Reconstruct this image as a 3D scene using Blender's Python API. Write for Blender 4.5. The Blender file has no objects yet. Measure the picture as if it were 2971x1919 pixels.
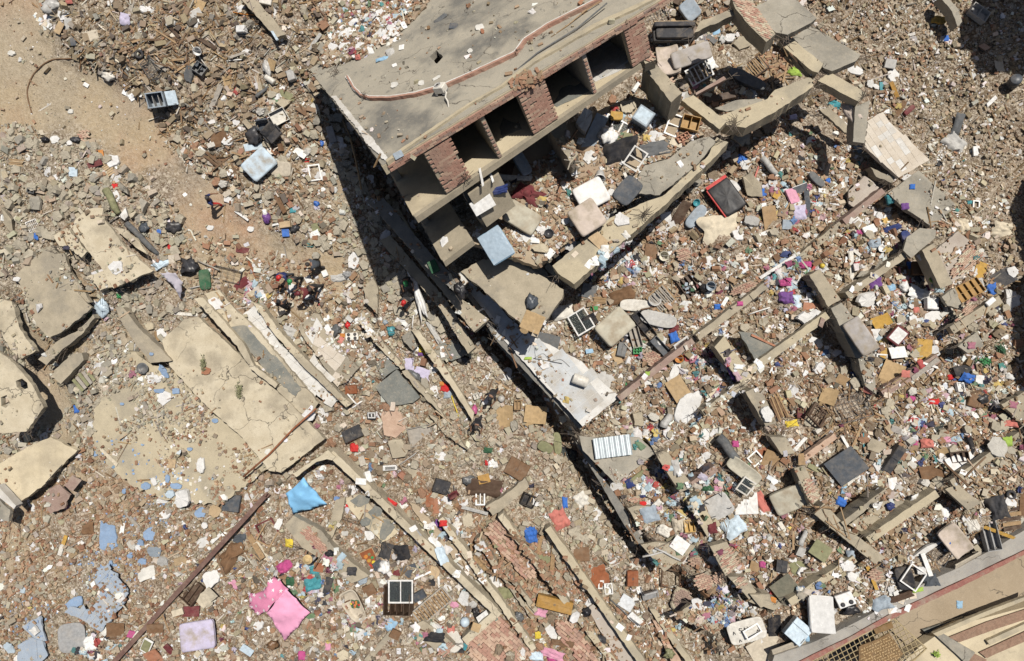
import bpy,bmesh,math,random
import numpy as np
from mathutils import Vector,Matrix,Quaternion,noise as mnoise
from mathutils.bvhtree import BVHTree
from mathutils.geometry import tessellate_polygon,delaunay_2d_cdt
#  camera, light, exposure
SC=bpy.context.scene
COL=SC.collection
R=random.Random(7)
NR=np.random.default_rng(11)
CAMH=36.0
GS=54.0/2971.0
cam_data=bpy.data.cameras.new('camera')
cam=bpy.data.objects.new('camera',cam_data)
COL.objects.link(cam)
cam.location=(0,0,CAMH)
cam.rotation_euler=(0,0,0)
cam_data.sensor_width=36.0
cam_data.lens=36.0*CAMH/54.0
cam_data.clip_end=2000
SC.camera=cam
SUN_DIR=Vector((0.22,0.39,1.0)).normalized()
world=bpy.data.worlds.new('World')
SC.world=world
world.use_nodes=True
wn=world.node_tree
bg=wn.nodes['Background']
sky=wn.nodes.new('ShaderNodeTexSky')
sky.sky_type='NISHITA'
sky.sun_disc=False
sky.sun_elevation=math.asin(SUN_DIR.z)
sky.sun_rotation=math.atan2(SUN_DIR.x,SUN_DIR.y)
sky.dust_density=2.0
wn.links.new(sky.outputs[0],bg.inputs[0])
bg.inputs[1].default_value=0.05
sl=bpy.data.lights.new('sun','SUN')
sl.energy=5.0
sl.angle=math.radians(0.5)
sl.color=(1.0,0.95,0.865)
sun=bpy.data.objects.new('sun',sl)
COL.objects.link(sun)
sun.location=(10,30,60)
sun.rotation_euler=SUN_DIR.to_track_quat('Z','Y').to_euler()
SC.view_settings.view_transform='Standard'
SC.view_settings.look='None'
SC.view_settings.gamma=1
SC.view_settings.use_curve_mapping=False
SC.view_settings.exposure=-0.08
SC.render.engine='CYCLES'
SC.cycles.max_bounces=4
SC.cycles.diffuse_bounces=1
#  photograph pixels <> world
K=800/1895
KA=700/1797
TILE={'0':(0,0,1),'D':(0,0,2971/2384),'1':(0,0,K),'2':(750,0,K),'3':(1450,0,K),'4':(2171,0,K),'5':(0,600,K),'6':(750,600,K),'7':(1450,600,K),'8':(2171,600,K),'9':(0,1269,K),'10':(750,1269,K),'11':(1450,1269,K),'12':(2171,1269,K),'A':(1050,400,KA),'B':(1380,60,KA),'C':(700,950,K),'L':(0,580,1219/1240)}
def src(t,x,y):
	ox,oy,k=TILE[str(t)]
	return(ox+x*k,oy+y*k)
def poly(s):
	out,t=[],'0'
	for tok in s.split():
		if ':' in tok:
			t,tok=tok.split(':')
		x,y=tok.split(',')
		out.append(src(t,float(x),float(y)))
	return out
def at(px,py,z):
	s=GS*(CAMH-z)/CAMH
	return Vector(((px-1485.5)*s,-(py-959.5)*s,z))
def mpp(z):
	return GS*(CAMH-z)/CAMH
EYE=Vector((0,0,CAMH))
U=Vector((0.858,0.513,0)).normalized()
E=Vector((-U.y,U.x,0))
def plane3(a,b,c):
	q=Plane.__new__(Plane)
	q.p=a
	q.n=(b-a).cross(c-a).normalized()
	if q.n.z<0:
		q.n=-q.n
	u=(b-a).normalized()
	q.d=q.n.cross(u)
	q.u=q.d.cross(q.n)
	return q
class Plane:
	def __init__(s,ref,z,tilt=0.0,az=None):
		s.p=at(ref[0],ref[1],z)
		e=E if az is None else az
		t=math.radians(tilt)
		s.n=Vector((e.x*math.sin(t),e.y*math.sin(t),math.cos(t)))
		s.d=Vector((e.x*math.cos(t),e.y*math.cos(t),-math.sin(t)))
		s.u=s.d.cross(s.n)
	def hit(s,px,py):
		d=at(px,py,0)-EYE
		return EYE+d*((s.p-EYE).dot(s.n)/d.dot(s.n))
	def off(s,k):
		q=Plane.__new__(Plane)
		q.p,q.n,q.d,q.u=s.p+s.n*k,s.n,s.d,s.u
		return q
#  materials
MATS={}
def _nodes(name):
	m=bpy.data.materials.new(name)
	m.use_nodes=True
	nt=m.node_tree
	return m,nt,nt.nodes['Principled BSDF']
def _noise(nt,vec,scale,detail=5,rough=0.6):
	n=nt.nodes.new('ShaderNodeTexNoise')
	n.inputs['Scale'].default_value=scale
	n.inputs['Detail'].default_value=detail
	n.inputs['Roughness'].default_value=rough
	nt.links.new(vec,n.inputs['Vector'])
	return n.outputs[0]
def _ramp(nt,fac,lo,hi):
	n=nt.nodes.new('ShaderNodeMapRange')
	n.inputs['From Min'].default_value=lo
	n.inputs['From Max'].default_value=hi
	nt.links.new(fac,n.inputs[0])
	return n.outputs[0]
def _mix(nt,fac,a,b,mode='MIX'):
	n=nt.nodes.new('ShaderNodeMix')
	n.data_type='RGBA'
	n.blend_type=mode
	for v,i in((fac,0),(a,6),(b,7)):
		if isinstance(v,(int,float)):
			n.inputs[i].default_value=v
		elif isinstance(v,tuple):
			n.inputs[i].default_value=(*v[:3],1)
		else:
			nt.links.new(v,n.inputs[i])
	return n.outputs[2]
def _bump(nt,bs,h,strength,dist):
	b=nt.nodes.new('ShaderNodeBump')
	b.inputs['Strength'].default_value=strength
	b.inputs['Distance'].default_value=dist
	nt.links.new(h,b.inputs['Height'])
	nt.links.new(b.outputs[0],bs.inputs['Normal'])
def surf(name,c1,c2,stain=None,amt=0.5,sc=1.4,rough=0.9,bump=0.4,crack=False,dust=0.35):
	"""Weathered mineral surface: two tones, broad stains, pale dust, fine grain and (optionally) cracks."""
	if name in MATS:
		return MATS[name]
	m,nt,bs=_nodes(name)
	geo=nt.nodes.new('ShaderNodeNewGeometry').outputs['Position']
	big=_noise(nt,geo,sc,6,0.65)
	fine=_noise(nt,geo,22,4,0.7)
	huge=_noise(nt,geo,sc*0.33,4,0.6)
	col=_mix(nt,_ramp(nt,big,0.35,0.65),c1,c2)
	if stain:
		col=_mix(nt,_ramp(nt,huge,0.5,0.62),col,_mix(nt,amt,col,stain))
		blot=_noise(nt,geo,sc*2.6,7,0.7)
		col=_mix(nt,_ramp(nt,blot,0.58,0.66),col,_mix(nt,amt*0.8,col,stain))
	if dust:
		du=_noise(nt,geo,5.5,6,0.75)
		col=_mix(nt,_ramp(nt,du,0.5,0.75),col,_mix(nt,dust,col,(0.50,0.42,0.31)))
	col=_mix(nt,_ramp(nt,fine,0.3,0.7),_mix(nt,0.22,col,(0.05,0.04,0.03)),col)
	if crack:
		v=nt.nodes.new('ShaderNodeTexVoronoi')
		v.feature='DISTANCE_TO_EDGE'
		v.inputs['Scale'].default_value=0.42
		w=nt.nodes.new('ShaderNodeVectorMath')
		w.operation='ADD'
		nz=nt.nodes.new('ShaderNodeTexNoise')
		nz.inputs['Scale'].default_value=1.7
		nz.inputs['Detail'].default_value=6
		nt.links.new(geo,nz.inputs['Vector'])
		nt.links.new(geo,w.inputs[0])
		nt.links.new(nz.outputs[1],w.inputs[1])
		nt.links.new(w.outputs[0],v.inputs['Vector'])
		gate=_ramp(nt,_noise(nt,geo,0.35,2),0.47,0.56)
		line=_ramp(nt,v.outputs[0],0.012,0.0)
		mm=nt.nodes.new('ShaderNodeMath')
		mm.operation='MULTIPLY'
		nt.links.new(gate,mm.inputs[0])
		nt.links.new(line,mm.inputs[1])
		col=_mix(nt,mm.outputs[0],col,(0.07,0.06,0.05))
	nt.links.new(col,bs.inputs['Base Color'])
	bs.inputs['Roughness'].default_value=rough
	bs.inputs['Specular IOR Level'].default_value=0.2
	_bump(nt,bs,_mix(nt,0.4,fine,big),bump,0.03)
	MATS[name]=m
	return m
def paint(name,c,rough=0.6,var=0.25,dust=0.3,metal=0.0,bump=0.15,sc=6.0,stain=None):
	"""A manufactured surface (paint, plastic, cloth, wood, metal) with wear and settled dust."""
	if name in MATS:
		return MATS[name]
	m,nt,bs=_nodes(name)
	tc=nt.nodes.new('ShaderNodeNewGeometry').outputs['Position']
	n1=_noise(nt,tc,sc,5,0.65)
	n2=_noise(nt,tc,2.3,5,0.7)
	dark=tuple(x*(1-var)for x in c)
	lite=tuple(min(0.9,x*(1+var*0.6))for x in c)
	col=_mix(nt,_ramp(nt,n1,0.3,0.7),dark,lite)
	if stain:
		col=_mix(nt,_ramp(nt,_noise(nt,tc,1.7,4,0.6),0.45,0.7),col,stain)
	col=_mix(nt,_ramp(nt,n2,0.45,0.8),col,_mix(nt,dust,col,(0.42,0.34,0.25)))
	nt.links.new(col,bs.inputs['Base Color'])
	bs.inputs['Roughness'].default_value=rough
	bs.inputs['Metallic'].default_value=metal
	bs.inputs['Specular IOR Level'].default_value=0.3
	_bump(nt,bs,n1,bump,0.02)
	MATS[name]=m
	return m
def attr_mat(name,rough=0.9,var=0.35,bump=0.4,sc=14,gravel=False):
	if name in MATS:
		return MATS[name]
	m,nt,bs=_nodes(name)
	a=nt.nodes.new('ShaderNodeAttribute')
	a.attribute_name='Col'
	geo=nt.nodes.new('ShaderNodeNewGeometry').outputs['Position']
	n1=_noise(nt,geo,sc,5,0.7)
	n2=_noise(nt,geo,40,3,0.6)
	col=_mix(nt,_ramp(nt,n1,0.3,0.7),_mix(nt,var,a.outputs[0],(0.06,0.045,0.03)),a.outputs[0])
	col=_mix(nt,_ramp(nt,n2,0.5,0.75),col,_mix(nt,0.12,col,(0.5,0.43,0.34)))
	hgt=n1
	if gravel:
		for gsc,amt in((7.5,.55),(17,.5)):
			v=nt.nodes.new('ShaderNodeTexVoronoi')
			v.inputs['Scale'].default_value=gsc
			nt.links.new(geo,v.inputs['Vector'])
			sep=nt.nodes.new('ShaderNodeSeparateColor')
			nt.links.new(v.outputs['Color'],sep.inputs[0])
			k=nt.nodes.new('ShaderNodeMath');k.operation='MULTIPLY'
			nt.links.new(a.outputs['Alpha'],k.inputs[0])
			nt.links.new(_ramp(nt,sep.outputs[0],.45,.9),k.inputs[1])
			col=_mix(nt,k.outputs[0],col,_mix(nt,amt,col,(.62,.55,.45)))
			k2=nt.nodes.new('ShaderNodeMath');k2.operation='MULTIPLY'
			nt.links.new(a.outputs['Alpha'],k2.inputs[0])
			nt.links.new(_ramp(nt,sep.outputs[1],.5,.95),k2.inputs[1])
			col=_mix(nt,k2.outputs[0],col,_mix(nt,amt,col,(.10,.065,.045)))
			hgt=_mix(nt,.5,hgt,v.outputs['Distance'])
	nt.links.new(col,bs.inputs['Base Color'])
	bs.inputs['Roughness'].default_value=rough
	bs.inputs['Specular IOR Level'].default_value=0.15
	_bump(nt,bs,hgt,bump,0.05 if gravel else 0.03)
	MATS[name]=m
	return m
SURF={'roof':((0.323,0.299,0.248),(0.409,0.374,0.304),(.17,.165,.15),.95,.8,True),'conc':((0.346,0.300,0.222),(0.443,0.384,0.287),(0.243,0.220,0.181),.6,1.6,False),'concgrey':((.31,.285,.235),(.39,.36,.30),(.20,.19,.165),.6,1.5,True),'beam':((.44,.38,.27),(.52,.45,.32),(0.273,0.249,0.203),.5,2.0,False),'yellow':((.50,.43,.31),(.60,.53,.40),(.34,.295,.22),.85,1.3,True),'floor':((.56,.475,.33),(.65,.56,.40),(0.317,0.270,0.200),.5,1.0,False),'slate':((0.161,0.169,0.157),(0.220,0.224,0.204),(0.350,0.319,0.257),.6,1.6,False),'white':((0.615,0.600,0.568),(0.735,0.720,0.688),(0.439,0.400,0.346),.55,2.0,False),'whitetile':((.47,.49,.505),(.58,.60,.615),(0.451,0.420,0.373),.9,1.2,False),'creamtile':((0.583,0.521,0.443),(0.663,0.600,0.515),(0.479,0.401,0.308),.5,1.2,False),'pinkfloor':((0.427,0.372,0.325),(0.486,0.432,0.377),(0.345,0.282,0.228),.5,1.4,False),'brick':((0.383,0.212,0.161),(0.459,0.272,0.206),(0.340,0.254,0.200),.5,3.0,False),'palebrick':((0.466,0.318,0.232),(0.563,0.407,0.306),(0.389,0.248,0.186),.5,3.0,False),'redpaint':((0.268,0.112,0.097),(0.341,0.154,0.123),(0.326,0.272,0.217),.7,3.5,False),'bluefloor':((0.305,0.360,0.438),(0.367,0.429,0.507),(0.443,0.420,0.381),.8,1.6,False),'maroon':((0.281,0.196,0.164),(0.348,0.246,0.207),(0.404,0.342,0.279),.5,3.0,False),'street':((0.342,0.271,0.189),(0.399,0.321,0.228),(0.287,0.240,0.178),.5,.5,True),'greywall':((0.326,0.310,0.287),(0.403,0.380,0.341),(0.236,0.220,0.197),.6,1.3,True),'lane':((0.380,0.302,0.212),(0.437,0.352,0.250),(0.338,0.244,0.174),.6,.6,False),'darkconc':((0.198,0.190,0.174),(0.256,0.244,0.217),(0.130,0.130,0.122),.6,2,False),}
def smat(k):
	c1,c2,st,am,sc,cr=SURF[k]
	return surf(k,c1,c2,st,am,sc,crack=cr)
#  objects
def tag(o,label=None,cat=None,group=None,kind=None):
	for k,v in(('label',label),('category',cat),('group',group),('kind',kind)):
		if v:
			o[k]=v
	return o
def mesh_of(name,verts,faces,mats=(),smooth=False,fmat=None):
	me=bpy.data.meshes.new(name)
	me.from_pydata([tuple(v)for v in verts],[],faces)
	for m in mats:
		me.materials.append(m)
	if fmat:
		me.polygons.foreach_set('material_index',fmat)
	if smooth:
		me.polygons.foreach_set('use_smooth',[True]*len(me.polygons))
	me.update()
	return me
def link(name,me,parent=None,mw=None):
	o=bpy.data.objects.new(name,me)
	COL.objects.link(o)
	if mw is not None:
		o.matrix_world=mw
	if parent is not None:
		o.parent=parent
		o.matrix_parent_inverse=parent.matrix_world.inverted()
	return o
def empty(name,loc,label,cat,group=None):
	o=bpy.data.objects.new(name,None)
	COL.objects.link(o)
	o.empty_display_size=0.2
	o.matrix_world=loc if isinstance(loc,Matrix)else Matrix.Translation(loc)
	return tag(o,label,cat,group)
SOLID=[]
def solid(verts,faces,litter):
	tris=[]
	for f in faces:
		for i in range(1,len(f)-1):
			tris.append((f[0],f[i],f[i+1]))
	SOLID.append(([Vector(v)for v in verts],tris,litter))
def world_obj(name,verts,faces,mat,parent=None,smooth=False,litter=None,kind=None,label=None,cat=None,group=None):
	"""Mesh object from world-space vertices, its origin at the base centre."""
	xs=[v[0]for v in verts];ys=[v[1]for v in verts];zs=[v[2]for v in verts]
	c=Vector(((min(xs)+max(xs))/2,(min(ys)+max(ys))/2,min(zs)))
	me=mesh_of(name,[Vector(v)-c for v in verts],faces,[mat]if mat else[],smooth)
	o=link(name,me,parent,Matrix.Translation(c))
	tag(o,label,cat,group,kind)
	if litter is not None:
		solid(verts,faces,litter)
	return o
def rag(pts,jag,seg=0.3,rnd=R):
	jag*=.6
	seg*=.6
	out=[]
	n=len(pts)
	for i in range(n):
		a,b=pts[i],pts[(i+1)%n]
		L=math.hypot(b[0]-a[0],b[1]-a[1])
		k=max(1,int(L/seg))
		nx,ny=(-(b[1]-a[1])/max(L,1e-6),(b[0]-a[0])/max(L,1e-6))
		for j in range(k):
			t=j/k
			w=(rnd.random()-.5)*2*jag*(0.4 if j==0 else 1)
			out.append((a[0]+(b[0]-a[0])*t+nx*w,a[1]+(b[1]-a[1])*t+ny*w))
	return out
def extrude_poly(pl,world_pts,thick,jag=0,holes=(),seg=0.3):
	"""Plate: polygon(s) lying on plane pl, extruded thick against its normal."""
	def to2(p):
		return((p-pl.p).dot(pl.u),(p-pl.p).dot(pl.d))
	loops=[[to2(p)for p in world_pts]]+[[to2(p)for p in h]for h in holes]
	if jag:
		loops=[rag(l,jag,seg)for l in loops]
	verts,faces,start=[],[],[]
	for l in loops:
		start.append(len(verts))
		verts+=[pl.p+pl.u*a+pl.d*b for a,b in l]
	nv=len(verts)
	verts+=[v-pl.n*thick+(pl.u*R.uniform(-jag,jag)+pl.d*R.uniform(-jag,jag))*.8 for v in verts]
	tris=tessellate_polygon([[Vector((a,b,0))for a,b in l]for l in loops])
	for t in tris:
		a,b,c=(verts[i]for i in t)
		if(b-a).cross(c-a).dot(pl.n)<0:
			t=t[::-1]
		faces.append(tuple(t))
		faces.append(tuple(i+nv for i in t[::-1]))
	for l,s in zip(loops,start):
		n=len(l)
		for i in range(n):
			a,b=s+i,s+(i+1)%n
			faces.append((a,a+nv,b+nv,b))
	bm=bmesh.new()
	bv=[bm.verts.new(v)for v in verts]
	for f in faces:
		try:
			bm.faces.new([bv[i]for i in f])
		except ValueError:
			pass
	bmesh.ops.recalc_face_normals(bm,faces=bm.faces[:])
	bm.verts.index_update()
	verts=[v.co.copy()for v in bm.verts]
	faces=[tuple(v.index for v in f.verts)for f in bm.faces]
	bm.free()
	return verts,faces
def plate(name,label,cat,s,z,thick,mat,tilt=0,jag=0.03,holes=(),litter=0.3,parent=None,pl=None,group=None,seg=.3,az=None,kind=None,rods=0):
	if cat in('concrete beam','concrete slab','pier','column')and thick>.12:
		rods=rods or 2
	pts=poly(s)
	if pl is None:
		cx=sum(p[0]for p in pts)/len(pts)
		cy=sum(p[1]for p in pts)/len(pts)
		pl=Plane((cx,cy),z,tilt,az)
	wp=[pl.hit(*p)for p in pts]
	hl=[[pl.hit(*p)for p in poly(h)]for h in holes]
	v,f=extrude_poly(pl,wp,thick,jag,hl,seg)
	o=world_obj(name,v,f,smat(mat)if isinstance(mat,str)else mat,parent,litter=litter,label=label,cat=cat if parent is None else None,group=group,kind=kind or('thing' if parent is None else None))
	if rods and parent is None:
		c=sum(wp,Vector())/len(wp)
		V,F=[],[]
		for e in R.sample(wp,min(rods,len(wp))):
			out=(e-c).normalized()
			for i in range(R.randint(3,6)):
				a=e.lerp(c,.06)+pl.u*R.uniform(-.15,.15)-pl.n*thick*R.uniform(.2,.7)
				L=R.uniform(.25,.8)
				q=[a,a+out*L*.5+Vector((R.uniform(-.1,.1),R.uniform(-.1,.1),R.uniform(-.05,.15))),a+out*L+Vector((R.uniform(-.3,.3),R.uniform(-.3,.3),R.uniform(-.25,.3)))]
				for p,t in zip(q,q[1:]):
					m=(t-p).to_track_quat('X','Z').to_matrix()
					k=len(V)
					bv,bf=box_vf((t-p).length,.016,.016)
					V+=[(p+t)/2+m@Vector(x)for x in bv]
					F+=[tuple(x+k for x in f)for f in bf]
		world_obj('reinforcing_bars',V,F,paint('rebar',(.13,.105,.085),.75,.3,.2),o,kind='stuff')
	return o,pl
def beamline(s,w):
	"""Polygon string of width w pixels along a two-point line."""
	(x0,y0),(x1,y1)=poly(s)
	L=math.hypot(x1-x0,y1-y0)
	nx,ny=-(y1-y0)/L*w/2,(x1-x0)/L*w/2
	return '0:'+' '.join('%.2f,%.2f'%p for p in((x0+nx,y0+ny),(x1+nx,y1+ny),(x1-nx,y1-ny),(x0-nx,y0-ny)))
def inside(px,py,pts):
	c=False
	n=len(pts)
	for i in range(n):
		x0,y0=pts[i];x1,y1=pts[(i+1)%n]
		if(y0>py)!=(y1>py)and px<(x1-x0)*(py-y0)/(y1-y0)+x0:
			c=not c
	return c
def box_vf(sx,sy,sz,c=(0,0,0),jit=0,rnd=R):
	v=[]
	for z in(-.5,.5):
		for x,y in((-.5,-.5),(.5,-.5),(.5,.5),(-.5,.5)):
			v.append((c[0]+x*sx+rnd.uniform(-jit,jit),c[1]+y*sy+rnd.uniform(-jit,jit),c[2]+z*sz+rnd.uniform(-jit,jit)))
	return v,[(3,2,1,0),(4,5,6,7),(0,1,5,4),(1,2,6,5),(2,3,7,6),(3,0,4,7)]
def bricks(parent,pl,s,along,bl,bh,bt,mat,skip=0.0,proud=0.012,cap=300,jit=0.008,gap=.012,rot=0.0,name='brick'):
	"""Courses of single bricks filling the polygon s on plane pl; courses run along the photograph direction `along` (degrees)."""
	pts=[pl.hit(*p)for p in poly(s)]
	a=math.radians(along)
	w=Vector((math.cos(a),math.sin(a),0))
	ax=(w-pl.n*w.dot(pl.n)).normalized()
	ay=pl.n.cross(ax)
	q=[((p-pts[0]).dot(ax),(p-pts[0]).dot(ay))for p in pts]
	x0,x1=min(p[0]for p in q),max(p[0]for p in q)
	y0,y1=min(p[1]for p in q),max(p[1]for p in q)
	v,f=box_vf(bl-gap,bh-gap,bt)
	variants=[mesh_of(name,box_vf(bl-gap,bh-gap,bt,jit=jit)[0],f,[smat(m)])for m in(mat if isinstance(mat,(list,tuple))else[mat])for _ in range(3)]
	n=0
	rot3=Matrix((ax,ay,pl.n)).transposed().to_4x4()
	pinv=parent.matrix_world.inverted()
	row=0
	y=y0+bh/2
	while y<y1:
		x=x0+(bl/2 if row%2 else 0)
		while x<x1+bl/2:
			if inside(x,y,q)and R.random()>skip and n<cap:
				c=pts[0]+ax*x+ay*y+pl.n*R.uniform(-.3,1)*proud
				o=bpy.data.objects.new(name,R.choice(variants))
				COL.objects.link(o)
				o.matrix_world=Matrix.Translation(c)@rot3@Matrix.Rotation(R.gauss(0,rot),4,'Z')@Matrix.Rotation(R.gauss(0,rot*.6+.02),4,'X')
				o.parent=parent
				o.matrix_parent_inverse=pinv
				n+=1
			x+=bl
		y+=bh
		row+=1
	return n
def shards(parent,pl,s,cw,ch,along,mat,thick=.02,jit=.0,gap=.01,missing=.1,name='tile',lift=.012,mats2=None,tilt=.01):
	"""Single tiles or broken slab pieces laid on plane pl inside polygon s."""
	pts=[pl.hit(*p)for p in poly(s)]
	a=math.radians(along)
	w=Vector((math.cos(a),math.sin(a),0))
	ax=(w-pl.n*w.dot(pl.n)).normalized()
	ay=pl.n.cross(ax)
	q=[((p-pts[0]).dot(ax),(p-pts[0]).dot(ay))for p in pts]
	x0,x1=min(p[0]for p in q),max(p[0]for p in q)
	y0,y1=min(p[1]for p in q),max(p[1]for p in q)
	nx,ny=int((x1-x0)/cw)+2,int((y1-y0)/ch)+2
	g={}
	for i in range(nx+1):
		for j in range(ny+1):
			g[i,j]=(x0+(i-.5)*cw+R.uniform(-jit,jit)*cw,y0+(j-.5)*ch+R.uniform(-jit,jit)*ch)
	n=0
	ml=[smat(m)if isinstance(m,str)else m for m in([mat]+list(mats2 or[]))]
	for i in range(nx):
		for j in range(ny):
			c=[g[i,j],g[i+1,j],g[i+1,j+1],g[i,j+1]]
			mx=sum(p[0]for p in c)/4;my=sum(p[1]for p in c)/4
			if not inside(mx,my,q)or R.random()<missing or n>=300:
				continue
			k=1-gap/min(cw,ch)
			c=[((p[0]-mx)*k,(p[1]-my)*k)for p in c]
			tl=[R.uniform(-tilt,tilt)for _ in range(3)]
			v=[(x,y,-thick)for x,y in c]+[(x,y,x*tl[0]+y*tl[1])for x,y in c]
			f=[(3,2,1,0),(4,5,6,7),(0,1,5,4),(1,2,6,5),(2,3,7,6),(3,0,4,7)]
			me=mesh_of(name,v,f,[R.choice(ml)])
			mw=Matrix.Translation(pts[0]+ax*mx+ay*my+pl.n*(lift+R.uniform(0,.006)))@Matrix((ax,ay,pl.n)).transposed().to_4x4()
			link(name,me,parent,mw)
			n+=1
	return n
#  terrain
def vnoise(x,y,seed):
	r=np.random.default_rng(seed)
	L=r.random((256,256))
	xi=np.floor(x).astype(int);yi=np.floor(y).astype(int)
	fx=x-xi;fy=y-yi
	fx=fx*fx*(3-2*fx);fy=fy*fy*(3-2*fy)
	g=lambda a,b:L[a%256,b%256]
	return(g(xi,yi)*(1-fx)*(1-fy)+g(xi+1,yi)*fx*(1-fy)+g(xi,yi+1)*(1-fx)*fy+g(xi+1,yi+1)*fx*fy)-.5
LOW=[(50,50,0),(100,300,0),(300,300,0),(450,400,0),(620,590,.05),(760,720,.1),(900,760,.15),(150,500,.6),(50,800,.6),(300,650,.55),(420,560,.3),(400,120,1.0),(280,60,.6),(600,200,1.0),(560,60,1.1),(700,400,.8),(800,500,.5),(870,150,1.4),(820,330,.8),(800,650,.3),(1000,450,.1),(1050,750,.1),(1150,900,.15),(1250,850,0),(1330,980,.1),(300,1100,.35),(250,1350,.3),(200,1500,.35),(500,1500,.4),(60,1850,.5),(500,1850,.7),(700,1750,.7),(1000,1500,.5),(1200,1800,.9),(900,1200,.5),(1100,1200,.5),(1350,1300,.5),(1500,1400,.6),(1700,1600,.7),(1600,1850,.9),(1300,1500,.5),(1450,1150,.2),(1750,1500,.3),(1900,1750,.8),(20,1230,-1.2),(90,1160,-.9),(40,1360,-1.0),(110,1260,-.9)]
HIGH=[(1700,1000,1.55),(1900,900,1.75),(2100,700,2.20),(2200,500,2.00),(2000,1150,1.55),(2200,1000,1.75),(2500,800,1.50),(2400,1100,1.65),(1850,1300,1.35),(2100,1400,1.65),(2400,1500,1.65),(2000,1700,1.25),(2250,1800,1.45),(2700,1300,1.55),(2800,1100,1.15),(2600,600,1.10),(2700,200,0.40),(2800,500,0.50),(2450,60,0.40),(2900,800,0.70),(2900,1000,0.75),(2300,300,0.90),(1700,300,0.90),(1400,300,0.90),(1500,600,1.10),(2900,1500,1.45),(2600,1700,1.35)]
SPLIT=poly('0:905,-200 1000,130 930,230 1110,480 1330,830 1560,1110 1700,1330 1860,1560 1990,1680 2060,1760 2100,2100')
ROADL=[(1485.5+(x-1485.5)*.94-8,959.5+(y-959.5)*.94-16)for x,y in poly('0:2080,1990 2250,1935 2970,1600 3300,1450')]
def idw(P,x,y):
	num=np.zeros_like(x);den=np.zeros_like(x)
	for a,b,z in P:
		d=((x-a)**2+(y-b)**2)/14000.0+.06
		w=d**-1.7
		num+=w*z;den+=w
	return num/den
def side_dist(P,x,y):
	best=np.full(x.shape,1e9);sgn=np.ones(x.shape)
	for(x0,y0),(x1,y1)in zip(P,P[1:]):
		dx,dy=x1-x0,y1-y0
		t=np.clip(((x-x0)*dx+(y-y0)*dy)/(dx*dx+dy*dy),0,1)
		d=np.hypot(x-x0-t*dx,y-y0-t*dy)
		s=np.sign((x-x0)*dy-(y-y0)*dx)
		m=d<best
		best=np.where(m,d,best);sgn=np.where(m,s,sgn)
	return best*sgn
def terrain_z(wx,wy,fine=True):
	px=wx/GS+1485.5;py=-wy/GS+959.5
	qx,qy=1485.5+(px-1485.5)*1.059,959.5+(py-959.5)*1.059
	s=side_dist(SPLIT,qx,qy)
	k=np.clip((s+6)/40+.2,0,1);k=k*k*(3-2*k)
	z=idw(LOW,px,py)*(1-k)+idw(HIGH,px,py)*k
	z=z-1.3*np.exp(-((s+26)/26)**2)*np.clip((py-300)/200,0,1)*np.clip((1900-py)/300,0,1)
	v=.62*qx+.78*qy+14*vnoise(wx*.7,wy*.7,9)
	st=[1650,2020,2205,2480,2650,2790,2960]
	saw=np.zeros_like(z)
	for a,b in zip(st,st[1:]):
		saw=np.where((v>=a)&(v<b),((v-a)/(b-a)-.55)*1.25,saw)
	z=z+saw*k*np.clip((px-1500)/200,0,1)*np.clip((py-380)/150,0,1)
	lane=np.clip(1-(z-.05)/.35,0,1)
	if fine:
		a=(.34*vnoise(wx*.45,wy*.45,1)+.30*vnoise(wx*1.1,wy*1.1,2)+.22*vnoise(wx*2.6,wy*2.6,3)+.14*vnoise(wx*5.5,wy*5.5,4)+.05*vnoise(wx*8,wy*8,6))
		z=z+a*(1-.8*lane)
	r=side_dist(ROADL,px,py)
	z=np.where(r>0,z,-2.6)
	return z
DX=.125
gx=np.arange(-31,31.01,DX);gy=np.arange(-21,21.01,DX)
GX,GY=np.meshgrid(gx,gy)
GZ=terrain_z(GX,GY)
tv=np.column_stack([GX.ravel(),GY.ravel(),GZ.ravel()])
ny_,nx_=GX.shape
ii=(np.arange(ny_-1)[:,None]*nx_+np.arange(nx_-1)[None,:]).ravel()
tf=np.column_stack([ii,ii+1,ii+1+nx_,ii+nx_])
tm=bpy.data.meshes.new('rubble_ground')
tm.vertices.add(len(tv));tm.vertices.foreach_set('co',tv.ravel())
tm.loops.add(tf.size);tm.loops.foreach_set('vertex_index',tf.ravel().astype(np.int32))
tm.polygons.add(len(tf));tm.polygons.foreach_set('loop_start',(np.arange(len(tf))*4).astype(np.int32))
tm.update(calc_edges=True);tm.validate()
PX=GX/GS+1485.5;PY=-GY/GS+959.5
def inside_np(px,py,pts):
	c=np.zeros(px.shape,bool)
	n=len(pts)
	for i in range(n):
		x0,y0=pts[i];x1,y1=pts[(i+1)%n]
		if y0==y1:
			continue
		c^=((y0>py)!=(y1>py))&(px<(x1-x0)*(py-y0)/(y1-y0)+x0)
	return c
tan=np.array((.42,.325,.205));red=np.array((.42,.265,.17));grey=np.array((.38,.33,.25));brown=np.array((.28,.20,.115))
wr=.38+1.1*vnoise(GX*.35,GY*.35,21)+.6*vnoise(GX*1.3,GY*1.3,22)
wr+=np.where((PX>1500)&(PY>500),.12,0)-np.where(PX<350,.3,0)
wg=.35+1.2*vnoise(GX*.5+40,GY*.5,23)+np.where(PX<400,.15,0)
wb=np.clip(1-np.hypot((PX-470)/330,(PY-110)/170),0,1)*1.6+np.clip(1-np.hypot((PX-2750)/400,(PY-200)/400),0,1)*1.2
wr,wg,wb=(np.clip(v,0,1)[...,None]for v in(wr,wg,wb))
tan,red,grey,brown=(q*.56 for q in(tan,red,grey,brown))  # ground tones darkened so gaps between the pieces read as shaded
gc=tan*(1-wr)+red*wr
gc=gc*(1-wg*.6)+grey*wg*.6
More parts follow.
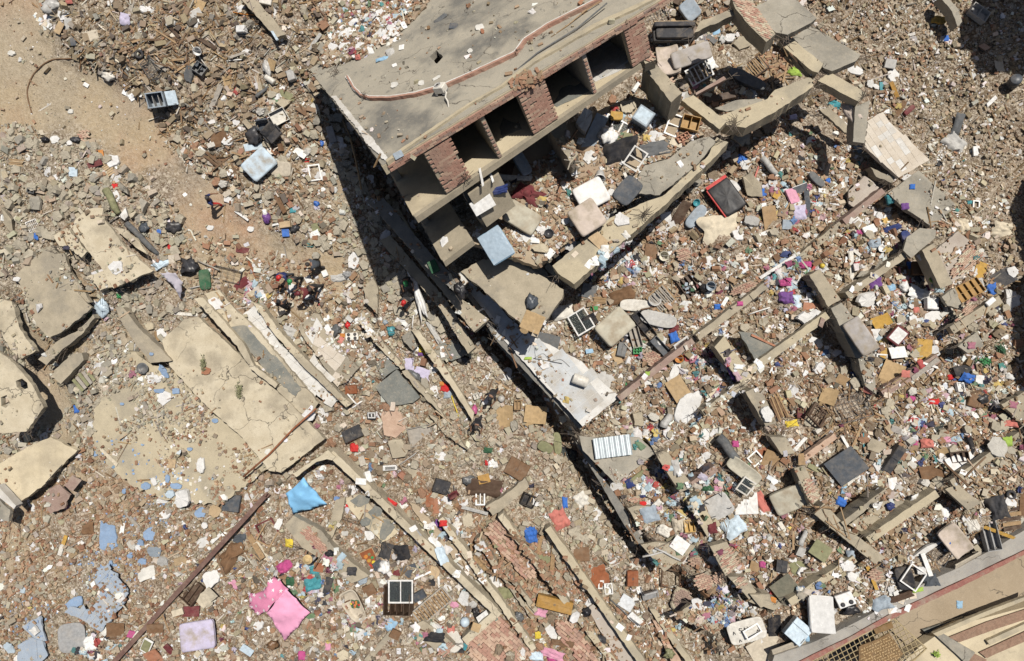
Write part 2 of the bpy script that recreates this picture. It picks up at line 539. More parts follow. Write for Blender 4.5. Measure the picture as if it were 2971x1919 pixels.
gc=gc*(1-np.minimum(wb,1)*.8)+brown*np.minimum(wb,1)*.8
lm=(np.clip(1-(GZ-.1)/.3,0,1)*(PX<1000)*(GZ>-1))[...,None]
gc=gc*(1+.85*lm)
ca=tm.color_attributes.new('Col','FLOAT_COLOR','POINT')
ca.data.foreach_set('color',np.column_stack([gc.reshape(-1,3),(1-.8*lm).reshape(-1)]).astype(np.float32).ravel())
tm.materials.append(attr_mat('ground_soil',bump=.9,sc=9,gravel=True))
tobj=link('ground',tm)
tag(tobj,kind='structure')
fv,ff=[],[]
for i,(x,y)in enumerate(((-400,-400),(400,-400),(400,400),(-400,400))):
	fv.append((x,y,-2.7))
world_obj('terrain',fv,[(0,1,2,3)],smat('lane'),kind='structure')
#  the toppled apartment block
ROOF=Plane(poly('0:1110,480')[0],10.0,42)
FAC=Plane.__new__(Plane)
FAC.p,FAC.n,FAC.u,FAC.d=ROOF.p,-ROOF.d,ROOF.u,ROOF.n
SH=2.8
F1,F2=ROOF.off(-SH),ROOF.off(-2*SH)
block=empty('toppled_apartment_block',at(1300,300,1.0),'toppled concrete apartment block leaning back with its top storey rooms open to the sky','building')
def fac_k(px,py):
	p=FAC.hit(px,py)
	return(p-ROOF.p).dot(ROOF.u),-(p-ROOF.p).dot(ROOF.n)
def cell(u,k,dep=0.0):
	"""Point of the block: u along the facade, k below the roof plane, dep behind the facade."""
	return ROOF.p+ROOF.u*u-ROOF.n*k*(1-.026*max(u,0))+ROOF.d*dep
F1,F2=(plane3(cell(0,q),cell(10,q),cell(0,q,5))for q in(SH,2*SH))
def bx(name,u0,u1,k0,k1,d0,d1,mat,parent=None,jag=.0,litter=.05):
	v=[]
	for k in(k1,k0):
		for u,d in((u0,d0),(u1,d0),(u1,d1),(u0,d1)):
			v.append(cell(u+R.uniform(-jag,jag),k+R.uniform(-jag,jag)*.5,d+R.uniform(-jag,jag)))
	f=[(3,2,1,0),(4,5,6,7),(0,1,5,4),(1,2,6,5),(2,3,7,6),(3,0,4,7)]
	return world_obj(name,v,f,smat(mat)if isinstance(mat,str)else mat,parent or block,litter=litter)
sgn=1 if fac_k(1500,240)[0]>0 else-1
UU=lambda px,py:fac_k(px,py)[0]
uE=UU(1960,-40)
roof_poly='0:890,-60 1004,128 898,202 1110,480 1895,10 1990,-60'
roof,_=plate('roof_slab',None,None,roof_poly,0,.28,'roof',pl=ROOF,jag=.035,parent=block,litter=.02,holes=('2:1175,390 1222,345 1268,392 1225,440','2:985,425 1004,418 1004,445 990,448','2:1000,462 1025,452 1035,468 1010,478'))
stub=[]
for a,b in(('2:605,520','2:650,600'),('2:650,600','2:700,650'),('2:700,650','2:760,668'),('2:760,668','2:900,668'),('2:900,668','2:1080,640'),('2:1080,640','2:1280,580'),('2:1280,580','2:1450,505'),('2:1450,505','2:1760,360'),('2:1760,360','3:170,270'),('3:170,270','3:330,165'),('3:330,165','3:700,-20')):
	for w,h,m,o in((9.5,.10,'white',0),(4.6,.16,'brick',.0)):
		pts=poly(beamline(a+' '+b,w))
		pl2=ROOF.off(h)
		v,f=extrude_poly(pl2,[pl2.hit(*p)for p in pts],h,.02,seg=.25)
		world_obj('parapet_stub' if m=='white' else 'brick_core',v,f,smat(m),block,litter=0)
plate('edge_strip',None,None,'2:500,662 535,658 700,860 790,960 885,1085 868,1105 740,985 690,900 600,790',0,.12,'white',pl=ROOF.off(.07),jag=.05,parent=block,litter=0,seg=.2)
plate('edge_strip',None,None,'2:875,1100 960,1035 1190,880 1440,710 1670,580 3:230,405 640,165 880,55 1060,-25 1070,-8 890,80 650,190 240,425 2:1675,592 1445,722 1195,897 965,1052 880,1117',0,.2,'beam',pl=ROOF.off(.09),jag=.03,parent=block,litter=0)
bx('facade_beam',-.05,uE,.02,.42,-.04,.22,'beam',jag=.02)
for i in range(2):
	pass
band=bx('brick_band',.15,uE,.09,.37,-.075,-.035,'brick')
nb=0
bmesh_v=[mesh_of('brick',box_vf(.31,.06,.085,jit=.005)[0],box_vf(1,1,1)[1],[smat(m)])for m in('brick','brick','palebrick','maroon')]
u=.3
Rb=Matrix((ROOF.u,ROOF.d,ROOF.n)).transposed().to_4x4()
while u<min(uE,15.5):
	for r in range(3):
		if R.random()<.93:
			o=link('brick',R.choice(bmesh_v),band,Matrix.Translation(cell(u+(r%2)*.16,.135+r*.095,-.085-R.uniform(0,.012)))@Rb)
	u+=.325
for Fk,k,uR,nm in((F1,SH,UU(1850,240)+.3,'floor_slab'),(F2,2*SH,UU(*src('A',860,790))-.1,'floor_slab')):
	bx(nm,-.08,uR,k,k+.25,.16,6.6,'floor' if k==SH else 'conc',litter=.015)
	bx('edge_beam',-.05,uR,k-.02,k+.30,-.06,.158,'conc',jag=.02,litter=.0)  # duller concrete paints shade onto the beam face, against the brighter floor
bx('rear_wall',0,uE,.3,6.4,6.3,6.55,'conc')
for d in(2.9,6.0):
	bx('column',.0,.3,.3,SH-.003,d,d+.3,'conc')
	bx('column',.0,.3,SH+.26,2*SH-.003,d,d+.3,'conc')
def pier(u0,u1,k0,k1,mat,side='conc',dep=.3,wall=5.4,brk=True,tilt=0):
	p=bx('pier',u0,u1,k0,k1,-.02,dep,side,jag=.03,litter=0)
	if brk:
		pl=Plane.__new__(Plane)
		pl.p,pl.n,pl.u,pl.d=FAC.p+FAC.n*.03,FAC.n,FAC.u,FAC.d
		bl,bh=.30,.115
		ms=[mesh_of('brick',box_vf(bl-.010,.06,bh-.012,jit=.004)[0],box_vf(1,1,1)[1],[smat(m)])for m in mat]
		k=k0+.12
		r=0
		while k<k1-.06:
			x=u0+.05+(bl/2 if r%2 else 0)
			while x<u1-.12:
				if R.random()<.94:
					link('brick',R.choice(ms),p,Matrix.Translation(cell(x+.1,k,-.035-R.uniform(0,.008)))@Rb)
				x+=bl
			k+=bh;r+=1
	if wall:
		bx('partition_wall',(u0+u1)/2-.08,(u0+u1)/2+.08,k0+.02,k1-.01,dep+.003,wall,'conc',litter=0)
	return p
bk=('brick','brick','brick','palebrick')
uA0,uA1=UU(*src(2,1225,1060))-.42,UU(*src(2,1345,1050))+.05
pier(uA0,uA1,.42,SH-.02,bk)
uB0,uB1=UU(*src(3,165,740))-.05,UU(*src(3,320,660))+.1
pier(uB0,uB1,.42,SH-.02,bk)
uC0,uC1=UU(*src(3,880,270))-.1,UU(*src(3,985,250))+.1
pier(uC0,uC1,.42,SH-.02,bk)
for sx,sy in((1560,860),):
	ua=UU(*src(2,sx,sy))
	p=bx('partition_wall',ua-.09,ua+.09,.42,SH-.005,.02,5.2,'conc',litter=0)
	for j in range(11):
		link('brick',bmesh_v[3 if j%2 else 0],p,Matrix.Translation(cell(ua,.78+j*.21,.0))@Rb@Matrix.Diagonal((.42,.7,1.0,1)))
ua=UU(*src(3,590,420))
p=bx('partition_wall',ua-.09,ua+.09,.42,SH-.005,.02,5.2,'greywall',litter=0)
for j in range(11):
	link('brick',bmesh_v[0 if j%2 else 2],p,Matrix.Translation(cell(ua,.78+j*.21,.0))@Rb@Matrix.Diagonal((.42,.7,1.0,1)))
pier(UU(*src(2,1290,1250))+.55,UU(*src(2,1345,1050))+1.25,SH+.66,2*SH-.05,bk,brk=False,wall=4.5)
plate('rubble_mound','mound of rubble and rags covering the torn upper edge of the roof','rubble mound','D:725,-40 1005,-40 990,15 935,62 880,105 835,132 770,150 745,150 760,80',0,.12,'lane',pl=ROOF.off(.14),jag=.15,litter=1.0)
plate('floor_finish',None,None,'B:590,600 640,500 700,480 740,490 820,440 880,490 840,520 790,555 700,600 600,640 575,620',0,.02,'slate',pl=F1.off(.022),jag=.05,parent=block,litter=.02)
plate('floor_finish',None,None,'B:180,800 205,720 260,750 330,770 345,810 300,820 200,860',0,.02,'slate',pl=F1.off(.022),jag=.05,parent=block,litter=.02)
wt=plate('tiled_floor',None,None,'B:780,260 960,90 1060,40 1180,270 1105,325 1118,345 1060,380 945,430 890,455 835,395',0,.02,'white',pl=F1.off(.02),jag=.02,parent=block,litter=.01)[0]
shards(wt,F1.off(.02),'B:780,260 960,90 1060,40 1175,270 1105,325 1112,345 1060,380 945,430 890,450 838,395',.5,.5,31,'whitetile',missing=.03,jit=.02,gap=.008,lift=.008)
for lab,s,z,m in(('lowest long concrete floor edge sliding out in the shade left of the toppled block','6:830,235 905,195 1290,640 1490,965 1440,1010 1240,690 1000,420',1.15,'conc'),('long concrete floor edge above the lowest one left of the toppled block','6:860,50 960,10 1300,560 1585,775 1480,862 1285,612 1060,330',2.1,'conc'),('dark upper floor edge wedged under the left corner of the toppled block','6:740,-40 860,-60 1190,330 1420,560 1380,610 1160,420 900,130',3.0,'darkconc')):
	plate('floor_slab',lab,'concrete slab',s,z,.3,m,12,.04,litter=.08)
#  the lower storeys that slid forward
def slabs(rows):
	for r in rows:
		name,lab,cat,s,z,th,m=r[:7]
		kw=r[7]if len(r)>7 else{}
		plate(name,lab,cat,s,z,th,m,**kw)
SL='concrete slab'
BM='concrete beam'
slabs([('floor_slab','big concrete floor slab with a dark bag and cardboard at its tip',SL,'A:735,1000 900,905 1130,900 1500,1130 1490,1200 1350,1390 1290,1460 1090,1310 900,1130',4.5,.55,'conc',dict(tilt=10,jag=.05,litter=.06)),('floor_slab','grey floor slab with mattresses and rubble between the second storey walls',SL,'A:640,720 900,520 B:60,1000 330,900 720,760 1160,560 1440,640 1700,850 1580,900 1430,1020 1250,1075 1205,1150 1190,1290 1000,1400 800,1560 A:1300,960',4.6,.5,'lane',dict(tilt=13,jag=.05,litter=.95)),('floor_slab','sagging dark grey floor slab cracked across beside the long front beam',SL,'B:1200,1290 1215,1150 1260,1080 1440,1030 1600,900 1740,865 1790,900 1660,1060 1370,1300',5.0,.2,'concgrey',dict(tilt=13,jag=.05,litter=.04)),('long_front_beam','long tan concrete beam edging the mattress storey with rebar at its break',BM,'B:1000,1470 1280,1345 1390,1310 1730,1010 1797,870 1880,905 1790,1010 1390,1390 A:1580,1090 1460,1010 1420,955',5.1,.75,'beam',dict(tilt=16,jag=.04,litter=.04)),('long_front_beam','long tan beam at the upper end of the broken front, under the round column',BM,'3:1540,860 1500,800 1840,680 1890,620 4:420,530 460,560 440,600 3:1895,770 1690,880',4.7,.8,'beam',dict(tilt=16,jag=.04,litter=.03)),('wall_block','fallen grey wall block with a white sheet on it beside the lowest striped pier','wall','A:705,315 815,250 880,330 965,565 880,612 800,500',5.3,1.0,'concgrey',dict(tilt=12,jag=.03,litter=.03)),('broken_beam','pale beam fallen across the corner beside the dark pit',BM,'3:1250,690 1330,655 1560,835 1510,890',5.0,.45,'beam',dict(tilt=12,jag=.03,litter=.02)),('broken_beam','thin brown beam bounding the dark pit on its upper side',BM,'3:1350,655 1345,640 1540,525 1555,545',4.5,.3,'maroon',dict(tilt=8,jag=.02,litter=.1)),('roof_slab_fragment','broken grey slab lying inside the pit corner under the grey rolled pad',SL,'3:1480,745 1620,690 1800,680 1810,720 1560,770',4.3,.12,'concgrey',dict(tilt=10,jag=.04,litter=.03)),('cross_wall','tan cross wall with brick rubble on top between the second storey rooms','wall','3:315,860 395,775 440,830 540,1060 490,1120',6.0,1.6,'conc',dict(tilt=14,jag=.04,litter=.9)),('cross_wall','tan cross wall running down from the striped brick pier to the corner beam','wall','3:985,460 1060,430 1255,640 1180,705',6.1,1.8,'conc',dict(tilt=14,jag=.04,litter=.25)),('brick_pier','slanting brick pier at the top right with pale weathered bricks','pier','3:1590,-20 1715,-20 1895,235 1830,290 1700,160 1620,60',6.0,.9,'conc',dict(tilt=16,jag=.03,litter=0)),('broken_beam','thick mossy beam at the top, left of the slanting pale brick pier',BM,'3:1340,225 1375,150 1600,60 1610,105',5.4,.6,'conc',dict(tilt=10,jag=.06,litter=.05)),('balcony_slab','upper of two grey balcony slabs with tan fronts at the top right',SL,'4:20,60 170,-10 325,-5 470,125 430,160 270,240 190,225 110,150',5.4,.35,'concgrey',dict(tilt=15,jag=.02,litter=.0)),('balcony_slab','lower of two grey balcony slabs with tan fronts at the top right',SL,'4:285,270 430,178 772,378 740,420 575,490 520,470',4.5,.4,'concgrey',dict(tilt=15,jag=.02,litter=.0)),('broken_beam','tan beam lying along the lower balcony slab',BM,'4:205,290 285,255 515,440 480,500 440,490',4.9,.6,'beam',dict(tilt=10,jag=.03,litter=.02)),('broken_beam','fallen tan beam jutting from the long front beam towards the standing column',BM,'4:478,555 560,497 815,640 760,700',4.6,.55,'beam',dict(tilt=10,jag=.03,litter=0)),('leaning_column','grey square column leaning out above the cream tiled slab','column','4:735,735 785,715 835,690 800,985 765,980 720,975',4.4,.6,'concgrey',dict(tilt=-6,jag=.02,litter=0)),('floor_slab','dim slab in shade beside the leaning column',SL,'4:490,755 560,740 740,920 660,910',2.3,.2,'conc',dict(jag=.05,litter=.2)),('tiled_slab','cream tiled floor slab lying clear of the ruin at the right',SL,'4:825,830 905,778 1248,1100 1035,1222 800,1010',2.6,.25,'creamtile',dict(tilt=6,jag=.02,litter=.01)),('floor_slab','plain grey floor slab below the cream tiled slab',SL,'4:960,1330 1170,1172 1430,1412 1260,1560 1180,1500 1060,1420',1.9,.3,'concgrey',dict(tilt=8,jag=.03,litter=.1)),('wall_stub','short broken wall stub below the lower corner of the cream tiled slab','wall','4:840,1150 1010,1225 990,1260 880,1215',2.5,.5,'conc',dict(jag=.05,litter=.1)),('floor_slab','dusty pinkish floor patch with white crumbs left of the grey slab',SL,'4:690,1310 800,1210 900,1290 760,1440 690,1400',2.35,.12,'pinkfloor',dict(jag=.06,litter=.35)),('tiled_slab','long white tiled floor slab ending in a sharp corner above the dark gap',SL,'A:690,1010 735,1010 1080,1330 7:240,900 560,1060 640,1150 825,1305 570,1512 0,885 A:1000,1400',2.35,.3,'white',dict(tilt=5,jag=.03,litter=.12)),('edge_beam','dark concrete edge beam under the left side of the white tiled slab',BM,'A:640,960 690,1005 7:0,880 565,1505 555,1535 -15,930',2.21,.6,'darkconc',dict(jag=.02,litter=.1)),('broken_beam','narrow concrete beam lying in the rubble left of the white tiled slab',BM,'6:1560,840 1610,830 1895,1120 1895,1190 1850,1200',.9,.4,'conc',dict(jag=.03,litter=.1)),('floor_slab','concrete floor slab carrying the silver corrugated sheet',SL,'11:545,-10 600,0 960,0 1070,108 800,322 570,90',2.30,.3,'concgrey',dict(tilt=6,jag=.03,litter=.12)),('edge_beam','low edge beam stepping down from the corrugated sheet slab into the dark gap',BM,'11:520,30 560,60 880,520 1000,740 970,760 860,610 700,330',1.65,.5,'darkconc',dict(jag=.03,litter=.2)),('floor_slab','small floor slab corner with grey clothes below the corrugated sheet',SL,'11:880,490 940,470 1160,480 1120,520 975,640',2.30,.3,'conc',dict(tilt=6,jag=.04,litter=.35)),('floor_slab','mossy floor slab corner with thin white poles lying on it',SL,'11:970,740 1060,720 1345,745 1330,770 1130,925',2.25,.35,'conc',dict(tilt=6,jag=.03,litter=.3)),('floor_slab','floor slab heaped with mixed clothes beside the rounded white table',SL,'11:1200,1225 1310,1150 1660,1110 1700,1150 1480,1355',2.15,.35,'conc',dict(tilt=5,jag=.04,litter=.9)),('ground_beam','thin dusty beam from the orange bucket up towards the pink doll box',BM,beamline('7:820,1320 7:1330,920',18),3.00,.9,'maroon',dict(jag=.03,litter=.12)),('ground_beam','thin dusty beam with a white plaster strip beside it below the bookcase crate',BM,beamline('7:1360,900 8:20,620',20),3.05,.9,'conc',dict(jag=.03,litter=.12)),('ground_beam','thin beam running from the white plaster strip to the grey slab corner',BM,beamline('8:20,622 8:640,120',19),3.10,.9,'conc',dict(jag=.03,litter=.12)),('ground_beam','thin beam end under the white crumbs near the cream tiled slab',BM,beamline('8:660,105 4:930,1310',18),3.10,.9,'maroon',dict(jag=.03,litter=.1)),('ground_beam','tan beam bounding the slotted pit on its lower side',BM,beamline('8:10,1130 8:545,745',22),2.95,.4,'beam',dict(jag=.03,litter=.1)),('ground_beam','thin dark beam running past the bundle of wooden slats',BM,beamline('7:1400,1420 7:1690,1210',21),2.80,.9,'conc',dict(jag=.04,litter=.15)),('ground_beam','long thin beam behind the big white plaster chunk on the right',BM,beamline('8:680,610 8:1080,330',19),2.80,.9,'conc',dict(jag=.03,litter=.15)),('ground_beam','brick topped beam running up to the divided wooden drawer',BM,beamline('8:1400,850 8:1735,635',24),2.70,.4,'conc',dict(jag=.03,litter=.05)),('ground_beam','splintered brown beam below the ochre board',BM,beamline('8:920,1285 8:1310,1040',26),2.70,.35,'maroon',dict(jag=.04,litter=.12)),('ground_beam','thin brick edged beam left of the black board',BM,beamline('12:370,160 12:600,-10',17),2.75,.35,'palebrick',dict(jag=.03,litter=.15)),('ground_beam','long tan beam crossing below the two white basins',BM,beamline('12:825,710 12:1300,385',23),2.70,.9,'beam',dict(jag=.03,litter=.06)),('ground_beam','thin tan beam parallel above the one by the white basins',BM,beamline('12:650,600 12:950,370',16),2.70,.9,'conc',dict(jag=.03,litter=.1)),('ground_beam','dusty beam with paper scraps at the right edge of the ruin',BM,beamline('12:1400,320 12:1880,-20',22),2.70,.4,'conc',dict(jag=.03,litter=.1)),('ground_beam','tan beam running from the mossy square plate to the fallen long beam',BM,beamline('12:285,1140 12:735,835',21),2.60,.9,'beam',dict(jag=.03,litter=.1)),('ground_beam','splintered brick edged beam by the grey rounded pad',BM,beamline('11:1325,330 11:1490,215',20),2.65,.9,'maroon',dict(jag=.04,litter=.1)),('floor_slab','plain dusty floor strip between the two white basin beams',SL,'12:690,600 930,440 1060,440 1160,460 850,690 780,650',2.02,.12,'conc',dict(jag=.05,litter=.15)),('cross_beam','broad grey cross beam under the leaning grey mattress',BM,'8:570,700 640,660 800,850 860,1030 740,1040',2.78,0.95,'concgrey',dict(jag=.05,litter=.06)),('cross_beam','grey cross beam below the leaning mattress, with a pink slab at its foot',BM,'8:755,1045 810,1010 860,1060 880,1290 800,1230',2.68,0.85,'concgrey',dict(jag=.03,litter=.1)),('fallen_beam','smooth tan beam fallen below the grey tilted slab on the right',BM,'8:1195,300 1275,250 1405,530 1320,560',2.68,0.80,'conc',dict(jag=.02,litter=.03)),('cross_beam','rubble covered cross beam right of the magenta clothes',BM,'8:420,470 490,430 635,640 550,690',2.68,0.85,'conc',dict(jag=.04,litter=.3)),('cross_beam','smooth beige cross beam on the left of the slotted pit',BM,'7:1475,965 1540,890 1735,1170 1655,1210',2.93,0.95,'beam',dict(jag=.02,litter=.06)),('floor_slab','dark green grey slab with a torn edge right of the slotted pit',SL,'7:1640,860 1760,870 1850,950 8:230,930 8:180,1030 7:1760,1060',2.5,.25,'slate',dict(jag=.06,litter=.12)),('cross_beam','tan wall end with a white rock on it beside the bundle of wooden slats',BM,'7:1690,1275 1740,1250 8:110,1300 195,1490 120,1510',2.78,0.95,'conc',dict(jag=.03,litter=.1)),('cross_beam','tan cross beam with grey cloth on it below the round pipe',BM,'11:1020,20 1110,95 1160,110 1335,340 1240,380 1090,150',2.58,0.95,'conc',dict(jag=.03,litter=.1)),('cross_beam','tan cross beam with two punched holes beside the metal table frame',BM,'11:1290,450 1375,400 1485,630 1430,690',2.48,0.85,'beam',dict(jag=.02,litter=.02,holes=('11:1375,540 1395,530 1412,548 1395,572',))),('brick_pier','fallen brick pier with ribbed tan bricks at the centre bottom right','pier','11:1445,750 1560,720 1650,880 1550,955',2.48,.5,'conc',dict(jag=.03,litter=.02)),('brick_pier','fallen brick pier with its lower half plastered beside the green sheet','pier','11:1570,960 1690,960 1765,1060 1715,1115',2.38,.5,'conc',dict(jag=.03,litter=.02)),('fallen_beam','tan block of beam lying right of the plastered brick pier',BM,'11:1710,1130 1800,1070 1895,1110 12:230,1150 150,1215 11:1895,1195',2.38,0.70,'conc',dict(jag=.03,litter=.06)),('cross_beam','cross beam ending in broken brick right of the green grey mattress',BM,'12:315,215 385,195 495,420 430,475',2.48,0.80,'conc',dict(jag=.03,litter=.05)),('cross_beam','tan beam stub beside the square brown boards',BM,'12:150,0 260,0 320,110 230,120',2.58,0.80,'conc',dict(jag=.03,litter=.05)),('fallen_beam','long fallen tan beam lying diagonally across the lower right rubble',BM,'12:455,530 520,455 700,640 780,700 945,830 870,870',2.53,0.75,'conc',dict(jag=.03,litter=.04)),('fallen_slab','tan tilted slab with a pale edge beside the scattered papers',SL,'12:1350,355 1440,325 1598,452 1510,503',2.58,.25,'conc',dict(tilt=14,jag=.02,litter=.01)),('fallen_slab','grey slab tilted up beside the blue curtain roll',SL,'8:1090,210 1180,145 1290,160 1285,215 1120,352 1065,300',2.98,.18,'concgrey',dict(tilt=12,jag=.03,litter=.01)),('floor_slab','square dusty floor slab under the pink brick panel',SL,'8:1290,300 1440,170 1640,330 1480,480 1400,520',1.95,.2,'pinkfloor',dict(jag=.05,litter=.2)),('floor_slab','grey floor fragment by the divided wooden drawer',SL,'8:1330,620 1420,560 1490,720 1370,680',2.1,.2,'concgrey',dict(jag=.05,litter=.1)),('floor_slab','grey floor slab at the right edge with blue writing scrawl beside it',SL,'8:1440,960 1570,860 1620,960 1510,1010',2.0,.2,'concgrey',dict(jag=.04,litter=.1)),('fallen_slab','mossy grey slab cut by the right border of the ruin',SL,'8:1740,1360 1900,1270 1960,1450 1900,1510',1.9,.4,'conc',dict(jag=.05,litter=.08)),('curved_wall','curved concrete wall rim at the top right in front of the shade','wall','4:1320,-20 1370,-20 1440,60 1470,150 1440,185 1400,80',1.6,.6,'concgrey',dict(jag=.03,litter=.05)),])
